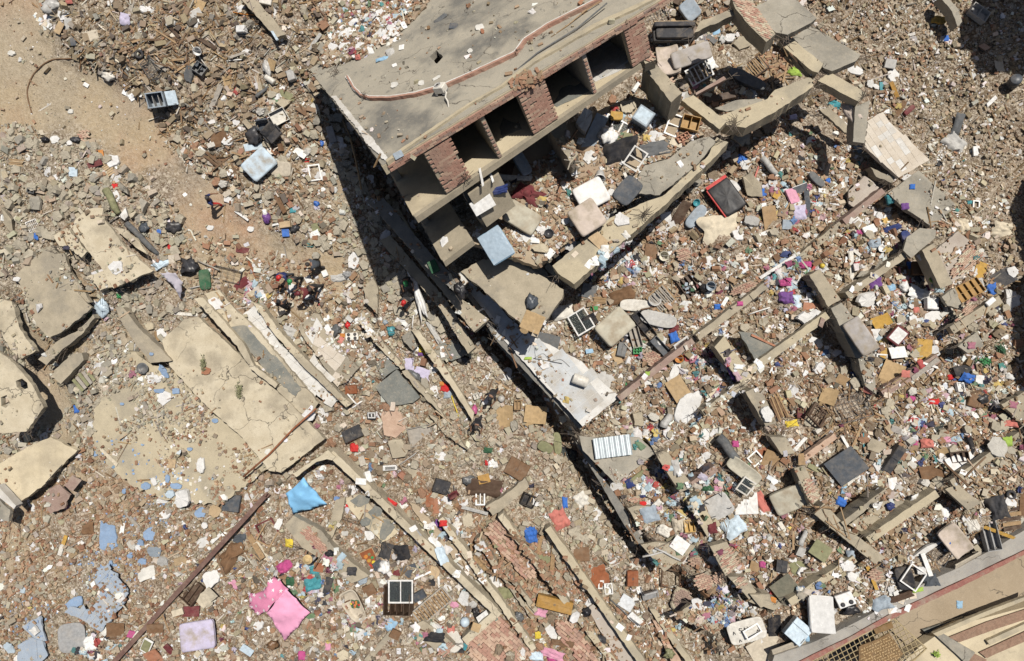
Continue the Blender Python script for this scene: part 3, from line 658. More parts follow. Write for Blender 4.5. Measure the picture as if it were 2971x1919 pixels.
#  the pancaked yellow building, lower left
slabs([('roof_slab','large clean yellow roof slab lying flat in the lower left building',SL,'L:478,415 545,352 585,345 700,450 780,530 870,615 957,706 900,752 830,806 795,800 715,702 610,610 500,490',1.15,.35,'yellow',dict(jag=.05,litter=.03,tilt=3)),('roof_slab','cracked yellow slab with a worn pink patch, upper left building',SL,'5:480,130 600,15 710,10 720,90 870,290 1055,440 780,560 700,430 600,300 530,200',1.3,.22,'yellow',dict(jag=.06,litter=.06,tilt=4)),('roof_slab','smooth grey tan slab left of the cracked yellow slab',SL,'5:100,470 230,360 360,260 440,370 500,490 540,600 630,690 560,760 440,850 340,900 250,820 170,600',1.0,.25,'conc',dict(jag=.07,litter=.07,tilt=4)),('slab_fragment','broken yellow strip between the grey tan slab and the cracked yellow slab',SL,'5:370,200 460,145 530,225 600,310 560,350 480,290 410,270',1.15,.2,'yellow',dict(jag=.08,litter=.15)),('slab_fragment','long broken concrete sliver full of crumbs beside the grey tan slab',SL,'5:370,330 440,320 500,470 600,620 620,660 540,640 470,480',1.0,.25,'conc',dict(jag=.09,litter=.4)),('slab_fragment','small yellow slab piece in front of the pink worn patch',SL,'5:600,480 710,440 775,555 690,575',1.1,.2,'yellow',dict(jag=.07,litter=.1)),('slab_fragment','thin yellow sliver along the dark log',SL,'5:790,150 850,150 960,240 1010,330 930,280',1.1,.15,'yellow',dict(jag=.06,litter=.1)),('roof_slab','pale slab at the left border above the dark crack',SL,'5:-20,635 80,650 140,850 245,990 140,1055 60,960 0,850 -20,840',1.0,.3,'yellow',dict(jag=.06,litter=.12)),('roof_slab','yellow slab with two smashed holes at the left border',SL,'5:-20,990 40,1030 100,1080 222,1225 300,1380 180,1545 -20,1560',1.3,.3,'yellow',dict(jag=.04,litter=.02,holes=('5:108,1198 150,1182 186,1210 192,1245 150,1265 115,1240','5:5,1310 45,1295 72,1350 40,1385 8,1370'))),('fallen_beam','tan beam lying below the curved edge of the grey tan slab',BM,'5:262,1050 400,920 540,850 640,740 650,765 560,880 430,980 320,1090',.95,.45,'conc',dict(jag=.04,litter=.05)),('fallen_beam','short tan beam above the stack of grey planks',BM,'5:345,1150 500,1010 560,1005 575,1055 415,1220',.9,.5,'conc',dict(jag=.03,litter=.06)),('fallen_beam','tan beam with a white edge lying beside the big yellow roof slab',BM,'5:790,690 845,690 970,850 1100,970 1180,1060 1035,1075 930,940 840,800',1.15,.5,'conc',dict(jag=.04,litter=.06)),('concrete_floor','open dusty concrete floor with a square drain hole, lower left','floor slab','5:640,1390 720,1300 800,1180 820,970 930,1000 1050,1090 1180,1130 1310,1260 1400,1360 1560,1500 9:1690,0 1880,190 1500,470 1100,420 900,330 700,140 640,60',.76,.3,'beam',dict(jag=.16,litter=.4,holes=('9:1195,135 1240,82 1283,130 1255,175',))),('concrete_floor','yellow floor in the bottom left corner crossed by two cables','floor slab','9:180,70 350,0 470,60 530,90 300,330 130,450 -20,290 0,180',.7,.25,'floor',dict(jag=.06,litter=.05)),('slab_fragment','reddish brown broken plaster slab at the left',SL,'9:290,440 330,360 410,325 480,400 440,490 350,525',.85,.12,'maroon',dict(jag=.07,litter=.05)),('slab_fragment','reddish plaster shard near the cables',SL,'9:440,330 500,260 560,300 500,370',.85,.1,'maroon',dict(jag=.08,litter=.1)),('wall_edge','white topped wall edge sticking in from the left border','wall','9:-20,330 110,470 95,495 -20,400',1.3,.5,'white',dict(jag=.02,litter=0)),('slab_fragment','grey slab piece under the white topped wall edge',SL,'9:-20,420 70,500 60,580 -20,560',1.0,.2,'concgrey',dict(jag=.04,litter=.05)),('wall_ridge','narrow pale wall ridge beside the dark slot','wall','L:572,292 598,288 720,425 750,488 820,545 812,556 740,500 700,432',1.5,.8,'yellow',dict(jag=.05,litter=.02)),('floor_slab','yellow edged floor strip with a dark green grey middle',SL,'L:604,278 645,266 690,318 765,392 940,600 908,646 860,602 760,505 690,412',1.15,.3,'yellow',dict(jag=.05,litter=.08)),('floor_slab','white plastered floor strip between two yellow ridges',SL,'L:706,347 752,312 800,380 830,430 900,490 1005,590 965,603 860,505 790,422',.85,.3,'white',dict(jag=.05,litter=.1)),('wall_ridge','long yellow wall ridge right of the white floor strip','wall','L:745,302 772,313 822,383 900,468 1036,604 1022,613 890,488 800,385',1.2,.7,'yellow',dict(jag=.04,litter=.05)),('floor_slab','cracked cream paved slab beside the crossed white pipes',SL,'6:270,830 380,730 420,740 560,980 690,1110 600,1210 540,1230 400,1020 320,920',.8,.25,'conc',dict(jag=.05,litter=.1)),('floor_slab','small slab with a grey stain in front of the shade',SL,'6:720,545 790,500 820,560 815,740 740,660',.8,.25,'conc',dict(jag=.05,litter=.12)),('wall_ridge','yellow rubble ridge running down beside the dark slate floor','wall','6:690,790 740,775 880,960 1005,1110 980,1120 820,960',.95,.5,'yellow',dict(jag=.06,litter=.2)),('floor_slab','dark slate floor panel with a triangular outline',SL,'6:800,1240 860,1190 950,1120 1110,1310 1060,1350 900,1370',.75,.15,'slate',dict(jag=.03,litter=.04)),('floor_slab','stained slate strip above the dark slate triangle',SL,'6:800,1010 850,990 980,1110 940,1120 850,1190 820,1110',.7,.12,'slate',dict(jag=.06,litter=.3)),('floor_slab','grey floor panel at the foot of the shaded slabs',SL,'6:1180,980 1340,900 1440,1010 1330,1060 1230,1050',.5,.2,'slate',dict(jag=.05,litter=.2)),('floor_slab','wet looking grey slab between two ridges below the teal bag',SL,'6:985,890 1050,850 1090,960 1060,990 1000,930',.75,.15,'concgrey',dict(jag=.04,litter=.1)),('wall_ridge','pale ridge running down from the wet grey slab to the yellow cable','wall','6:1050,850 1100,850 1250,1050 1400,1290 1480,1420 1470,1470 1340,1260 1190,1060',1.0,.6,'yellow',dict(jag=.05,litter=.1)),('wall_ridge','low tan ridge running parallel below the slate triangle','wall','6:985,1130 1020,1120 1180,1300 C:1560,850 1400,740 1290,600 6:1300,1490 1240,1410 1100,1270',.9,.45,'conc',dict(jag=.06,litter=.25)),('brick_floor','pink brick dust floor with brick pieces near the black suitcase','floor slab','C:960,600 1010,530 1080,560 1130,700 1060,760 980,740',.65,.1,'palebrick',dict(jag=.07,litter=.3)),('floor_slab','rough cream concrete patch in the centre rubble',SL,'C:1010,780 1100,770 1150,840 1120,890 1040,900',.7,.15,'yellow',dict(jag=.08,litter=.12)),('floor_slab','second rough cream concrete patch, lower centre rubble',SL,'C:1130,980 1190,930 1220,1000 1180,1040',.7,.15,'yellow',dict(jag=.08,litter=.15)),('room_wall','tan wall top turning the corner above the blue tarpaulin','wall','10:235,250 330,190 480,88 530,135 505,160 470,150 400,170 260,275',1.7,1.2,'yellow',dict(jag=.04,litter=.04)),('room_wall','long straight tan wall top from the blue tarpaulin to the brick paving','wall',beamline('10:497,112 10:1628,1198',21),1.6,1.1,'yellow',dict(jag=.03,litter=.04)),('room_wall','tan wall top closing the room corner above the brick paving','wall',beamline('10:1650,1195 10:1415,1405',22),1.55,1.0,'yellow',dict(jag=.04,litter=.08)),('floor_slab','tan floor with round grey stains beside the long wall',SL,'10:600,420 690,390 960,650 900,700 850,720 780,650 700,590 620,480',.85,.15,'floor',dict(jag=.06,litter=.12)),('alley_floor','smooth trodden tan alley between two long wall tops','path','10:1035,450 1100,470 1190,590 1350,740 1440,850 1560,960 1720,1150 1690,1170 1560,1040 1300,790 1180,680',.85,.12,'lane',dict(jag=.08,litter=.06)),('alley_wall','long pale wall top along the lower side of the alley','wall',beamline('10:1250,560 10:1892,1460',17),1.45,.8,'yellow',dict(jag=.05,litter=.08)),('alley_wall','broken brick edged wall along the upper side of the alley','wall',beamline('10:1500,700 10:1895,1240',17),1.3,.7,'conc',dict(jag=.06,litter=.3)),('fallen_pier','fallen tan pier with bare brick courses below the blue tarpaulin','pier','10:180,605 240,540 430,640 520,760 760,955 640,1005 470,860 300,760',1.6,.5,'conc',dict(jag=.04,litter=.05)),('fallen_pier','fallen beam end with brick showing at the bottom centre','pier','10:1030,1310 1130,1262 1250,1340 1350,1430 1275,1510 1140,1400',1.4,.5,'conc',dict(jag=.03,litter=.08)),('broken_beam','ribbed tan beam leaning under the small red scrap',BM,'10:530,430 600,410 570,560 500,700 470,660',.95,.3,'conc',dict(jag=.04,litter=.2)),('room_wall','dark edged wall running from the tub to the bottom border','wall',beamline('10:740,1540 10:920,1340',16),1.1,.5,'conc',dict(jag=.04,litter=.1)),('wall_ridge','long tan wall top running down to the bottom border from the crossed planks','wall',beamline('11:330,625 11:990,1565',21),1.5,.8,'beam',dict(jag=.04,litter=.04)),('floor_slab','pinkish grey floor strip beside the long tan wall top, upper half',SL,'11:445,850 490,870 640,1060 570,1060 500,970',1.0,.15,'pinkfloor',dict(jag=.05,litter=.06)),('floor_slab','pinkish grey floor strip running out at the bottom border',SL,'11:600,1180 640,1150 760,1250 880,1400 985,1545 830,1545 720,1380',1.0,.15,'pinkfloor',dict(jag=.05,litter=.05)),('wall_ridge','tan wall top with brick rubble along it at the bottom centre','wall',beamline('11:5,535 11:480,1165',18),1.5,.8,'yellow',dict(jag=.05,litter=.08)),('wall_ridge','brick topped ridge running below the golden wooden desk','wall',beamline('11:0,885 11:330,1300',16),1.3,.6,'conc',dict(jag=.05,litter=.2)),('wall_ridge','tan ridge from the golden desk down to the bottom border','wall',beamline('11:500,1190 11:795,1565',18),1.3,.6,'beam',dict(jag=.05,litter=.1)),('wall_ridge','pale ridge end at the bottom border right of the white sliver','wall','11:1030,1180 1070,1180 1240,1420 1330,1545 1280,1545 1160,1380',1.3,.6,'beam',dict(jag=.05,litter=.15)),('wall_ridge','stepped brick ridge at the bottom border','wall','11:1050,1260 1080,1260 1160,1400 1250,1545 1180,1545',1.15,.5,'palebrick',dict(jag=.05,litter=.2)),('wall_stub','short tan wall end with dark shade behind, right of the maroon blanket','wall','10:1560,480 1690,400 1830,280 1860,340 1700,480 1610,540',1.2,.6,'conc',dict(jag=.05,litter=.15)),('broken_beam','dark fallen beam throwing a deep shadow at the top left',BM,'1:1640,-20 1740,-20 1895,150 1960,240 1900,260 1780,130',1.9,.5,'conc',dict(jag=.05,litter=.05)),('slab_fragment','blue grey plaster slab piece above the roof corner',SL,'2:400,335 430,290 520,268 530,320 450,365',1.9,.12,'concgrey',dict(jag=.05,litter=0)),('painted_floor','broken sky blue painted floor, lower left corner','floor slab','9:650,905 740,890 830,985 872,1060 850,1145 760,1265 690,1335 640,1310 540,1240 440,1205 480,1165 620,1190 700,1080 680,1010',.86,.1,'bluefloor',dict(jag=.09,litter=.55)),('painted_floor','pale blue painted floor pieces at the bottom left border','floor slab','9:120,1430 210,1380 290,1400 330,1500 280,1545 120,1545',.9,.12,'bluefloor',dict(jag=.05,litter=.1)),('painted_floor','washed out blue floor strip left of the grey carpeted board','floor slab','9:150,1300 270,1230 320,1400 260,1400',.85,.1,'bluefloor',dict(jag=.06,litter=.2)),])
plate('render_patch','worn pink render patch on the cracked yellow slab','render patch','5:645,330 740,270 850,300 935,370 950,460 880,510 790,545 720,440',1.34,.05,'palebrick',tilt=4,jag=.05,litter=.02)
plate('floor_finish','dark green grey floor finish on the yellow edged strip','floor finish','L:660,382 720,370 785,440 850,508 888,560 872,580 800,522 735,448',1.19,.03,'slate',jag=.08,litter=.06)
for lab,s in(('large round grey stain of tar on the tan floor by the long wall','10:630,440 690,395 770,410 755,455 680,480'),('smaller round grey tar stain below the largest one','10:755,520 800,475 850,490 840,540 790,560'),('dark grey tar stain split by a crack','10:690,570 740,550 770,570 760,600 710,610'),('long grey tar stain with a pale middle','10:835,650 860,560 900,570 940,620 870,705 840,710')):
	plate('tar_stain',lab,'stain',s,.875,.02,'slate',jag=.05,litter=.02)
byname={}
for o in SC.objects:
	if 'label' in o.keys():
		byname[o['label']]=o
def pln(lab):
	o=byname[lab]
	zmax=max((o.matrix_world@v.co).z for v in o.data.vertices)
	return o,zmax
def flatpl(s,z,tilt=0):
	p=poly(s)
	return Plane((sum(q[0]for q in p)/len(p),sum(q[1]for q in p)/len(p)),z,tilt)
def bpan(lab,s,z,along,tilt=0,bl=.24,bh=.085,mat=bk,skip=.06,**k):
	bricks(byname[lab],flatpl(s,z,tilt),s,along,bl,bh,.07,mat,skip=skip,rot=.02,**k)
pb=('palebrick','palebrick','yellow','brick')
bpan('slanting brick pier at the top right with pale weathered bricks','3:1600,-10 1710,-10 1880,235 1830,275 1700,150',6.02,150,16,mat=pb)
bpan('fallen tan pier with bare brick courses below the blue tarpaulin','10:285,655 350,620 480,770 430,800',1.62,-35)
bpan('fallen tan pier with bare brick courses below the blue tarpaulin','10:505,860 560,825 615,850 560,905',1.62,-35)
bpan('fallen beam end with brick showing at the bottom centre','10:1220,1480 1290,1400 1345,1435 1280,1505',1.42,40)
bpan('fallen brick pier with ribbed tan bricks at the centre bottom right','11:1480,800 1590,755 1645,880 1550,950',2.50,30,mat=pb)
bpan('fallen brick pier with its lower half plastered beside the green sheet','11:1585,965 1680,965 1700,1010 1640,1030',2.40,30,mat=pb)
bpan('square dusty floor slab under the pink brick panel','8:1390,440 1510,265 1615,330 1510,450 1400,490',2.02,40,mat=pb,bl=.2,bh=.08)
bpan('brick topped beam running up to the divided wooden drawer','8:1400,850 1420,790 1510,650 1560,690 1500,770',2.52,40,mat=pb,bl=.2,bh=.08)
bpan('cross beam ending in broken brick right of the green grey mattress','12:370,290 425,280 490,415 430,465',2.50,25,mat=pb,bl=.2,bh=.08)
bpan('tan cross wall running down from the striped brick pier to the corner beam','3:1100,560 1180,540 1230,620 1180,680',6.12,30,14,mat=pb,bl=.2)
o,_z=plate('cross_wall','long brick pier top striped between the white tiled room and the sofa','pier','3:850,190 905,130 1075,410 1000,440',6.6,.6,'conc',tilt=16,jag=.02,litter=0)
bricks(o,flatpl('3:850,190 905,130 1075,410 1000,440',6.62,16),'3:855,195 900,150 1065,405 1000,430',150,.24,.085,.07,bk,rot=.02)
fb,_z=plate('fallen_brick_wall','fallen wall of large bricks lying in rows at the bottom centre','wall','10:1420,1395 1520,1310 1640,1215 1750,1330 1895,1470 1790,1545 1480,1545',.95,.15,'palebrick',jag=.05,litter=.03)
bricks(fb,flatpl('10:1420,1395 1640,1215 1790,1545',1.0),'10:1420,1395 1520,1310 1640,1215 1750,1330 1895,1470 1790,1560 1480,1560',-42,.30,.17,.12,('brick','palebrick','palebrick','brick'),skip=.08,rot=.05,proud=.05)
fb,_z=plate('fallen_brick_wall','collapsed brick courses between the ridges right of the alley','wall','10:1540,640 1650,560 1760,660 1895,850 1895,1000 1800,940 1700,820',.9,.12,'palebrick',jag=.06,litter=.2)
bricks(fb,flatpl('10:1540,640 1650,560 1895,1000',.95),'10:1540,640 1650,560 1760,660 1895,850 1895,1000 1800,940 1700,820',-42,.29,.16,.12,('brick','palebrick','palebrick','brick'),skip=.22,rot=.12,proud=.08)
fb,_z=plate('fallen_brick_wall','collapsed brick rows below the golden wooden desk at the bottom','wall','11:370,1260 480,1250 620,1430 680,1545 560,1545 420,1380',.95,.12,'palebrick',jag=.06,litter=.15)
bricks(fb,flatpl('11:370,1260 480,1250 620,1430 560,1545',1.0),'11:370,1260 480,1250 620,1430 680,1550 560,1550 420,1380',-42,.29,.16,.12,('brick','palebrick','brick','brick'),skip=.2,rot=.12,proud=.08)
o=byname['long white tiled floor slab ending in a sharp corner above the dark gap']
shards(o,flatpl('A:690,1010 735,1010 1080,1330 7:240,900 560,1060 640,1150 825,1305 570,1512 0,885',2.35,5),'A:700,1020 735,1020 1080,1340 7:230,940 440,1010 560,1080 640,1160 680,1260 815,1305 570,1495 10,885',.55,.55,39,'whitetile',missing=.04,jit=.03,gap=.012,lift=.02)
o=byname['cream tiled floor slab lying clear of the ruin at the right']
pts=poly('4:825,830 905,778 1248,1100 1035,1222 800,1010')
shards(o,Plane((sum(p[0]for p in pts)/5,sum(p[1]for p in pts)/5),2.6,6),'4:828,835 905,785 1235,1100 1035,1212 805,1005',.30,.30,31,'creamtile',missing=.0,jit=.01,gap=.008,lift=.012,mats2=['creamtile','white'],tilt=.02)
o=byname['white plastered floor strip between two yellow ridges']
WP=flatpl('6:-124,750 0,680 600,1370 400,1340 0,920',.85)
shards(o,WP,'6:-110,745 0,690 60,765 150,960 100,990 0,900',.5,.45,-45,'white',missing=.08,jit=.28,gap=.012,lift=.025)
shards(o,WP,'6:170,1010 340,1000 440,1110 570,1300 480,1380 360,1290 190,1130',.5,.45,-45,'white',missing=.08,jit=.28,gap=.012,lift=.025)
o=byname['cracked cream paved slab beside the crossed white pipes']
shards(o,flatpl('6:270,830 380,730 420,740 560,980 690,1110 600,1210 540,1230 400,1020 320,920',.8),'6:290,840 370,760 410,800 540,1000 570,1080 550,1200 400,1010',.6,.5,-40,'creamtile',missing=.05,jit=.3,gap=.012,lift=.02,mats2=['creamtile','white'])
o=byname['broken sky blue painted floor, lower left corner']
shards(o,flatpl('9:650,905 740,890 830,985 872,1060 850,1145 760,1265 690,1335 640,1310 540,1240 440,1205 480,1165 620,1190 700,1080 680,1010',.86),'9:650,905 740,890 830,985 872,1060 850,1145 760,1265 690,1335 640,1310 540,1240 440,1205 480,1165 620,1190 700,1080 680,1010',.62,.3,52,'bluefloor',missing=.1,jit=.16,gap=.02,lift=.02,name='painted_tile',tilt=.03)
o=byname['pale blue painted floor pieces at the bottom left border']
shards(o,flatpl('9:120,1430 210,1380 290,1400 330,1500 280,1545 120,1545',.9),'9:120,1430 210,1380 290,1400 330,1500 280,1545 120,1545',.8,.7,20,'bluefloor',missing=.05,jit=.25,gap=.03,lift=.02,name='painted_tile',mats2=['white','bluefloor'])
o=byname['large clean yellow roof slab lying flat in the lower left building']
#  street side, bottom right
plate('street',None,None,'12:700,1545 1000,1240 1240,1090 1895,760 1960,740 1960,1560',-1.6,.3,'street',jag=.0,litter=.01,kind='structure')
pw,_z=plate('parapet_wall','long grey concrete parapet wall with a red painted outer edge beside the street','wall','12:160,1560 180,1500 420,1420 590,1345 800,1240 1060,1085 1250,985 1450,895 1700,760 1960,600 1960,740 1450,985 1000,1195 700,1365 480,1470 300,1560',2.0,2.6,'greywall',jag=.02,litter=.05,seg=.6)
plate('red_edge',None,None,'12:310,1560 480,1478 700,1372 1000,1203 1450,993 1960,748 1960,775 1460,1030 1010,1240 700,1400 400,1560',1.75,1.2,'redpaint',jag=.02,litter=.02,parent=pw,seg=.4)
cage=empty('mesh_cage',at(2500,1880,-1.4),'rusty yellow wire mesh cage roof over brown mats at the bottom right','cage')
yz=-.35
CP=Plane(poly('12:800,1460')[0],yz,0)
cq=[CP.hit(*p)for p in poly('12:395,1560 720,1390 1000,1245 1225,1450 1110,1560')]
wire_m=paint('wire_yellow',(.38,.30,.17),.6,.3,.2)
def wires(name,parent,pts,dirs,step,r,mat):
	c=pts[0]
	n=0
	vs,fs=[],[]
	for d in dirs:
		d=d.normalized()
		nn=Vector((-d.y,d.x,0))
		tt=[(p-c).dot(nn)for p in pts]
		t=min(tt)+step/2
		while t<max(tt):
			hits=[]
			for i in range(len(pts)):
				a,b=pts[i],pts[(i+1)%len(pts)]
				ta,tb=(a-c).dot(nn)-t,(b-c).dot(nn)-t
				if ta*tb<0:
					hits.append(a+(b-a)*(ta/(ta-tb)))
			if len(hits)>=2:
				a,b=hits[0],hits[1]
				L=(b-a).length
				k0=len(vs)
				bv,bf=box_vf(L,r*2,r*2)
				q=Matrix.Translation((a+b)/2+Vector((0,0,.012*n)))@(b-a).to_track_quat('X','Z').to_matrix().to_4x4()
				vs+=[q@Vector(v)for v in bv]
				fs+=[tuple(i+k0 for i in f)for f in bf]
			t+=step
		n+=1
	return world_obj(name,vs,fs,mat,parent)
wires('wire_mesh',cage,cq,(Vector((1,.55,0)),Vector((.45,-1,0))),.27,.017,wire_m)
for a,b in zip(cq,cq[1:]+cq[:1]):
	bv,bf=box_vf((b-a).length,.06,.06)
	q=Matrix.Translation((a+b)/2)@(b-a).to_track_quat('X','Z').to_matrix().to_4x4()
	world_obj('frame',[q@Vector(v)for v in bv],bf,wire_m,cage)
plate('woven_mat','brown woven mat with a zigzag weave lying on the mesh cage','mat','12:760,1440 900,1385 970,1345 1065,1490 1000,1560 760,1560',yz+.08,.05,paint('mat_brown',(.20,.125,.06),.9,.4,.2),litter=0)
wm=byname.get('x')
mo=[o for o in SC.objects if o.name.startswith('woven_mat')][0]
MP=Plane(poly('12:900,1450')[0],yz+.09,0)
mq=[MP.hit(*p)for p in poly('12:765,1445 900,1390 968,1352 1055,1490 1000,1550 770,1550')]
for i in range(2):
	pass
wmm=paint('mat_straw',(.42,.30,.16),.9,.3,.2)
vs,fs=[],[]
cx=mq[0]
axu=(mq[2]-mq[0]).normalized();axv=Vector((-axu.y,axu.x,0))
for i in range(-14,22):
	for j in range(-22,14):
		c=cx+axu*(i*.16+(j%2)*.05)+axv*(j*.15)
		pr=[(p-c)for p in mq]
		px_,py_=1485.5+c.x/mpp(c.z),959.5-c.y/mpp(c.z)
		if inside(px_,py_,poly('12:765,1445 900,1390 968,1352 1055,1490 1000,1550 770,1550'))and R.random()<.93:
			hz=(i+j)%3!=0
			bv,bf=box_vf(.13 if hz else .05,.05 if hz else .13,.02)
			k0=len(vs)
			m3=Matrix((axu,axv,Vector((0,0,1)))).transposed()
			vs+=[c+m3@Vector(v)for v in bv]
			fs+=[tuple(q+k0 for q in f)for f in bf]
world_obj('weave',vs,fs,wmm,mo,kind='stuff')
plate('brown_mat','dark brown plain mat on the cage beside the white stove top','mat','12:860,1320 985,1265 1000,1310 880,1355',yz+.1,.06,paint('brownb',(.20,.12,.05)),litter=0)
wing=empty('low_wing',at(2800,1830,-1.5),'low beige building wing with rows of red brown lattice vents at the bottom right corner','building')
plate('roof',None,None,'12:1180,1440 1310,1350 1440,1290 1895,1170 1960,1150 1960,1560 1000,1560',-.9,.6,'floor',jag=.0,litter=.0,parent=wing)
plate('roof_ledge',None,None,'12:1285,1360 1330,1345 1560,1480 1500,1560 1440,1500',-.72,.17,'concgrey',jag=.01,litter=0,parent=wing)
plate('grey_panel',None,None,'12:1200,1325 1480,1235 1495,1270 1220,1345',-1.4,.12,'slate',jag=.02,litter=0,parent=wing)
lat_m=paint('lattice_red',(.27,.165,.12),.8,.3,.3)
back_m=paint('lattice_back',(.52,.40,.25),.9,.2,.2)
for s in('12:1380,1375 1640,1270 1960,1165 1960,1235 1700,1320 1450,1410','12:1590,1480 1960,1310 1960,1380 1700,1490 1640,1520','12:1500,1560 1540,1480 1640,1530 1620,1560'):
	o,lp=plate('lattice_vent',None,None,s,-.78,.05,lat_m,jag=0,litter=0,parent=wing)
	lp2=lp.off(.012)
	q=[lp2.hit(*p)for p in poly(s)]
	pp=poly(s)
	ax=Vector((.88,.44,0));ay=Vector((-.44,.88,0))
	vs,fs=[],[]
	for i in range(-70,120):
		for j in range(-40,60):
			c=q[0]+ax*(i*.085+(j%2)*.042)+ay*(j*.062)
			px_,py_=1485.5+c.x/mpp(c.z),959.5-c.y/mpp(c.z)
			if inside(px_,py_,pp):
				k0=len(vs)
				vs+=[c+ax*.02,c+ay*.016,c-ax*.02,c-ay*.016,c+Vector((0,0,.02))]
				fs+=[(k0,k0+1,k0+4),(k0+1,k0+2,k0+4),(k0+2,k0+3,k0+4),(k0+3,k0,k0+4)]
	world_obj('lattice',vs,fs,back_m,o,kind='stuff')
for s in('12:1270,1350 1640,1195 1960,1075 1960,1100 1640,1225 1300,1370','12:1640,1400 1960,1255 1960,1290 1660,1430'):
	plate('coping',None,None,s,-.70,.2,'beam',jag=.01,litter=0,parent=wing)
for lab,x0,x1,y0,y1,h in(('unseen block added beyond the right border to cast shade',27.4,38,-8,9,8.0),('unseen block added beyond the top right corner to cast shade',26.8,40,18.2,30,13.0)):  # unseen blocks added to throw shade over the right edge and corner
	nb_=empty('shade_block',((x0+x1)/2,(y0+y1)/2,0),lab,'building')
	v,f=box_vf(x1-x0,y1-y0,h,((x0+x1)/2,(y0+y1)/2,h/2))
	world_obj('walls',v,f,smat('conc'),nb_)
	for k in range(7):  # boxes added on top to roughen the outline of the cast shade
		a=x0+(x1-x0)*R.random()*.4;b_=y0+(y1-y0)*R.random()
		v,f=box_vf(R.uniform(.6,2),R.uniform(.6,2),R.uniform(.8,2.4),(a,b_,h+.3))
		world_obj('shade_block_top',v,f,smat('conc'),nb_)
#  everything that lies on it: first the surface to drop things on
_tv=[Vector(v)for v in tv]
allv=list(_tv);allt=[];sid=[];litl=[1.0]
for a,b,c,d in tf.tolist():
	allt.append((a,b,c));allt.append((a,c,d))
sid+=[0]*len(allt)
for verts,tris,lit in SOLID:
	k0=len(allv)
	allv+=verts
	litl.append(lit)
	allt+=[(a+k0,b+k0,c+k0)for a,b,c in tris]
	sid+=[len(litl)-1]*len(tris)
BVH=BVHTree.FromPolygons(allv,allt)
def pick(px,py):
	"""World point and normal of the surface seen at a photograph position."""
	d=(at(px,py,0)-EYE).normalized()
	loc,n,i,_=BVH.ray_cast(EYE,d)
	if loc is None:
		return at(px,py,0),Vector((0,0,1)),0
	if n.z<0:
		n=-n
	return loc,n,sid[i]
def drop(x,y):
	loc,n,i,_=BVH.ray_cast(Vector((x,y,34)),Vector((0,0,-1)))
	if loc is None:
		return Vector((x,y,0)),Vector((0,0,1)),0
	if n.z<0:
		n=-n
	return loc,n,sid[i]
#  builders for household things (x = width, y = depth, z up, base at 0)
CN=dict(white=(.74,.73,.71),offwhite=(.64,.61,.55),cream=(.58,.51,.39),ivory=(.66,.62,.50),silver=(.62,.64,.66),grey=(.30,.30,.30),lgrey=(.44,.43,.41),dgrey=(.12,.125,.13),bluegrey=(.30,.35,.40),black=(.022,.022,.026),slate=(.07,.08,.095),brown=(.17,.095,.05),tan=(.45,.33,.20),card=(.40,.28,.15),ochre=(.45,.27,.06),gold=(.36,.20,.05),rust=(.26,.09,.04),maroon=(.14,.03,.035),darkbrown=(.075,.045,.03),wood=(.32,.21,.11),greywood=(.33,.30,.26),red=(.52,.03,.03),pink=(.58,.28,.38),magenta=(.42,.07,.21),coral=(.50,.17,.14),orange=(.52,.21,.05),yellow=(.66,.50,.06),lime=(.30,.43,.08),green=(.05,.26,.09),dkgreen=(.03,.10,.05),olive=(.22,.22,.12),teal=(.06,.26,.30),skyblue=(.27,.43,.58),paleblue=(.52,.62,.70),blue=(.04,.14,.46),navy=(.025,.04,.14),lilac=(.50,.46,.60),purple=(.16,.07,.24),beige=(.50,.44,.35),mattress=(.44,.41,.33),mattgrey=(.40,.37,.35),pinkbeige=(.52,.44,.38),plaster=(.70,.68,.63),chipblue=(.27,.38,.55),brick=(.38,.17,.10),skin=(.24,.13,.08),straw=(.55,.40,.20),charcoal=(.045,.045,.05),mossy=(.14,.135,.10))
def cm(c,rough=None,**k):
	met=.85 if c=='silver' and k.pop('metal',False)else 0
	k.pop('metal',None)
	return paint('paint_'+c+('_r%d'%int(rough*10)if rough else '')+('_m' if met else '')+''.join('_'+str(v)[:4]for v in k.values()),CN[c],rough or .65,metal=met,**k)
def merge(*gs):
	V,F=[],[]
	for v,f in gs:
		k=len(V)
		V+=[tuple(p)for p in v]
		F+=[tuple(i+k for i in q)for q in f]
	return V,F
def xf(g,m):
	return[tuple(m@Vector(p))for p in g[0]],g[1]
def T_(x,y,z):
	return Matrix.Translation((x,y,z))
def bar(a,b,w,h=None):
	a,b=Vector(a),Vector(b)
	g=box_vf((b-a).length,w,h or w)
	return xf(g,Matrix.Translation((a+b)/2)@(b-a).to_track_quat('X','Z').to_matrix().to_4x4())
def tube(pts,r,n=6,cap=True):
	pts=[Vector(p)for p in pts]
	V,F=[],[]
	for i,p in enumerate(pts):
		d=(pts[min(i+1,len(pts)-1)]-pts[max(i-1,0)]).normalized()
		q=d.to_track_quat('Z','X')
		rr_=r[i]if isinstance(r,(list,tuple))else r
		for k in range(n):
			a=6.2832*k/n
			V.append(tuple(p+q@Vector((rr_*math.cos(a),rr_*math.sin(a),0))))
	for i in range(len(pts)-1):
		for k in range(n):
			a,b=i*n+k,i*n+(k+1)%n
			F.append((a,b,b+n,a+n))
	if cap:
		F.append(tuple(range(n))[::-1]);F.append(tuple(range(len(V)-n,len(V))))
	return V,F
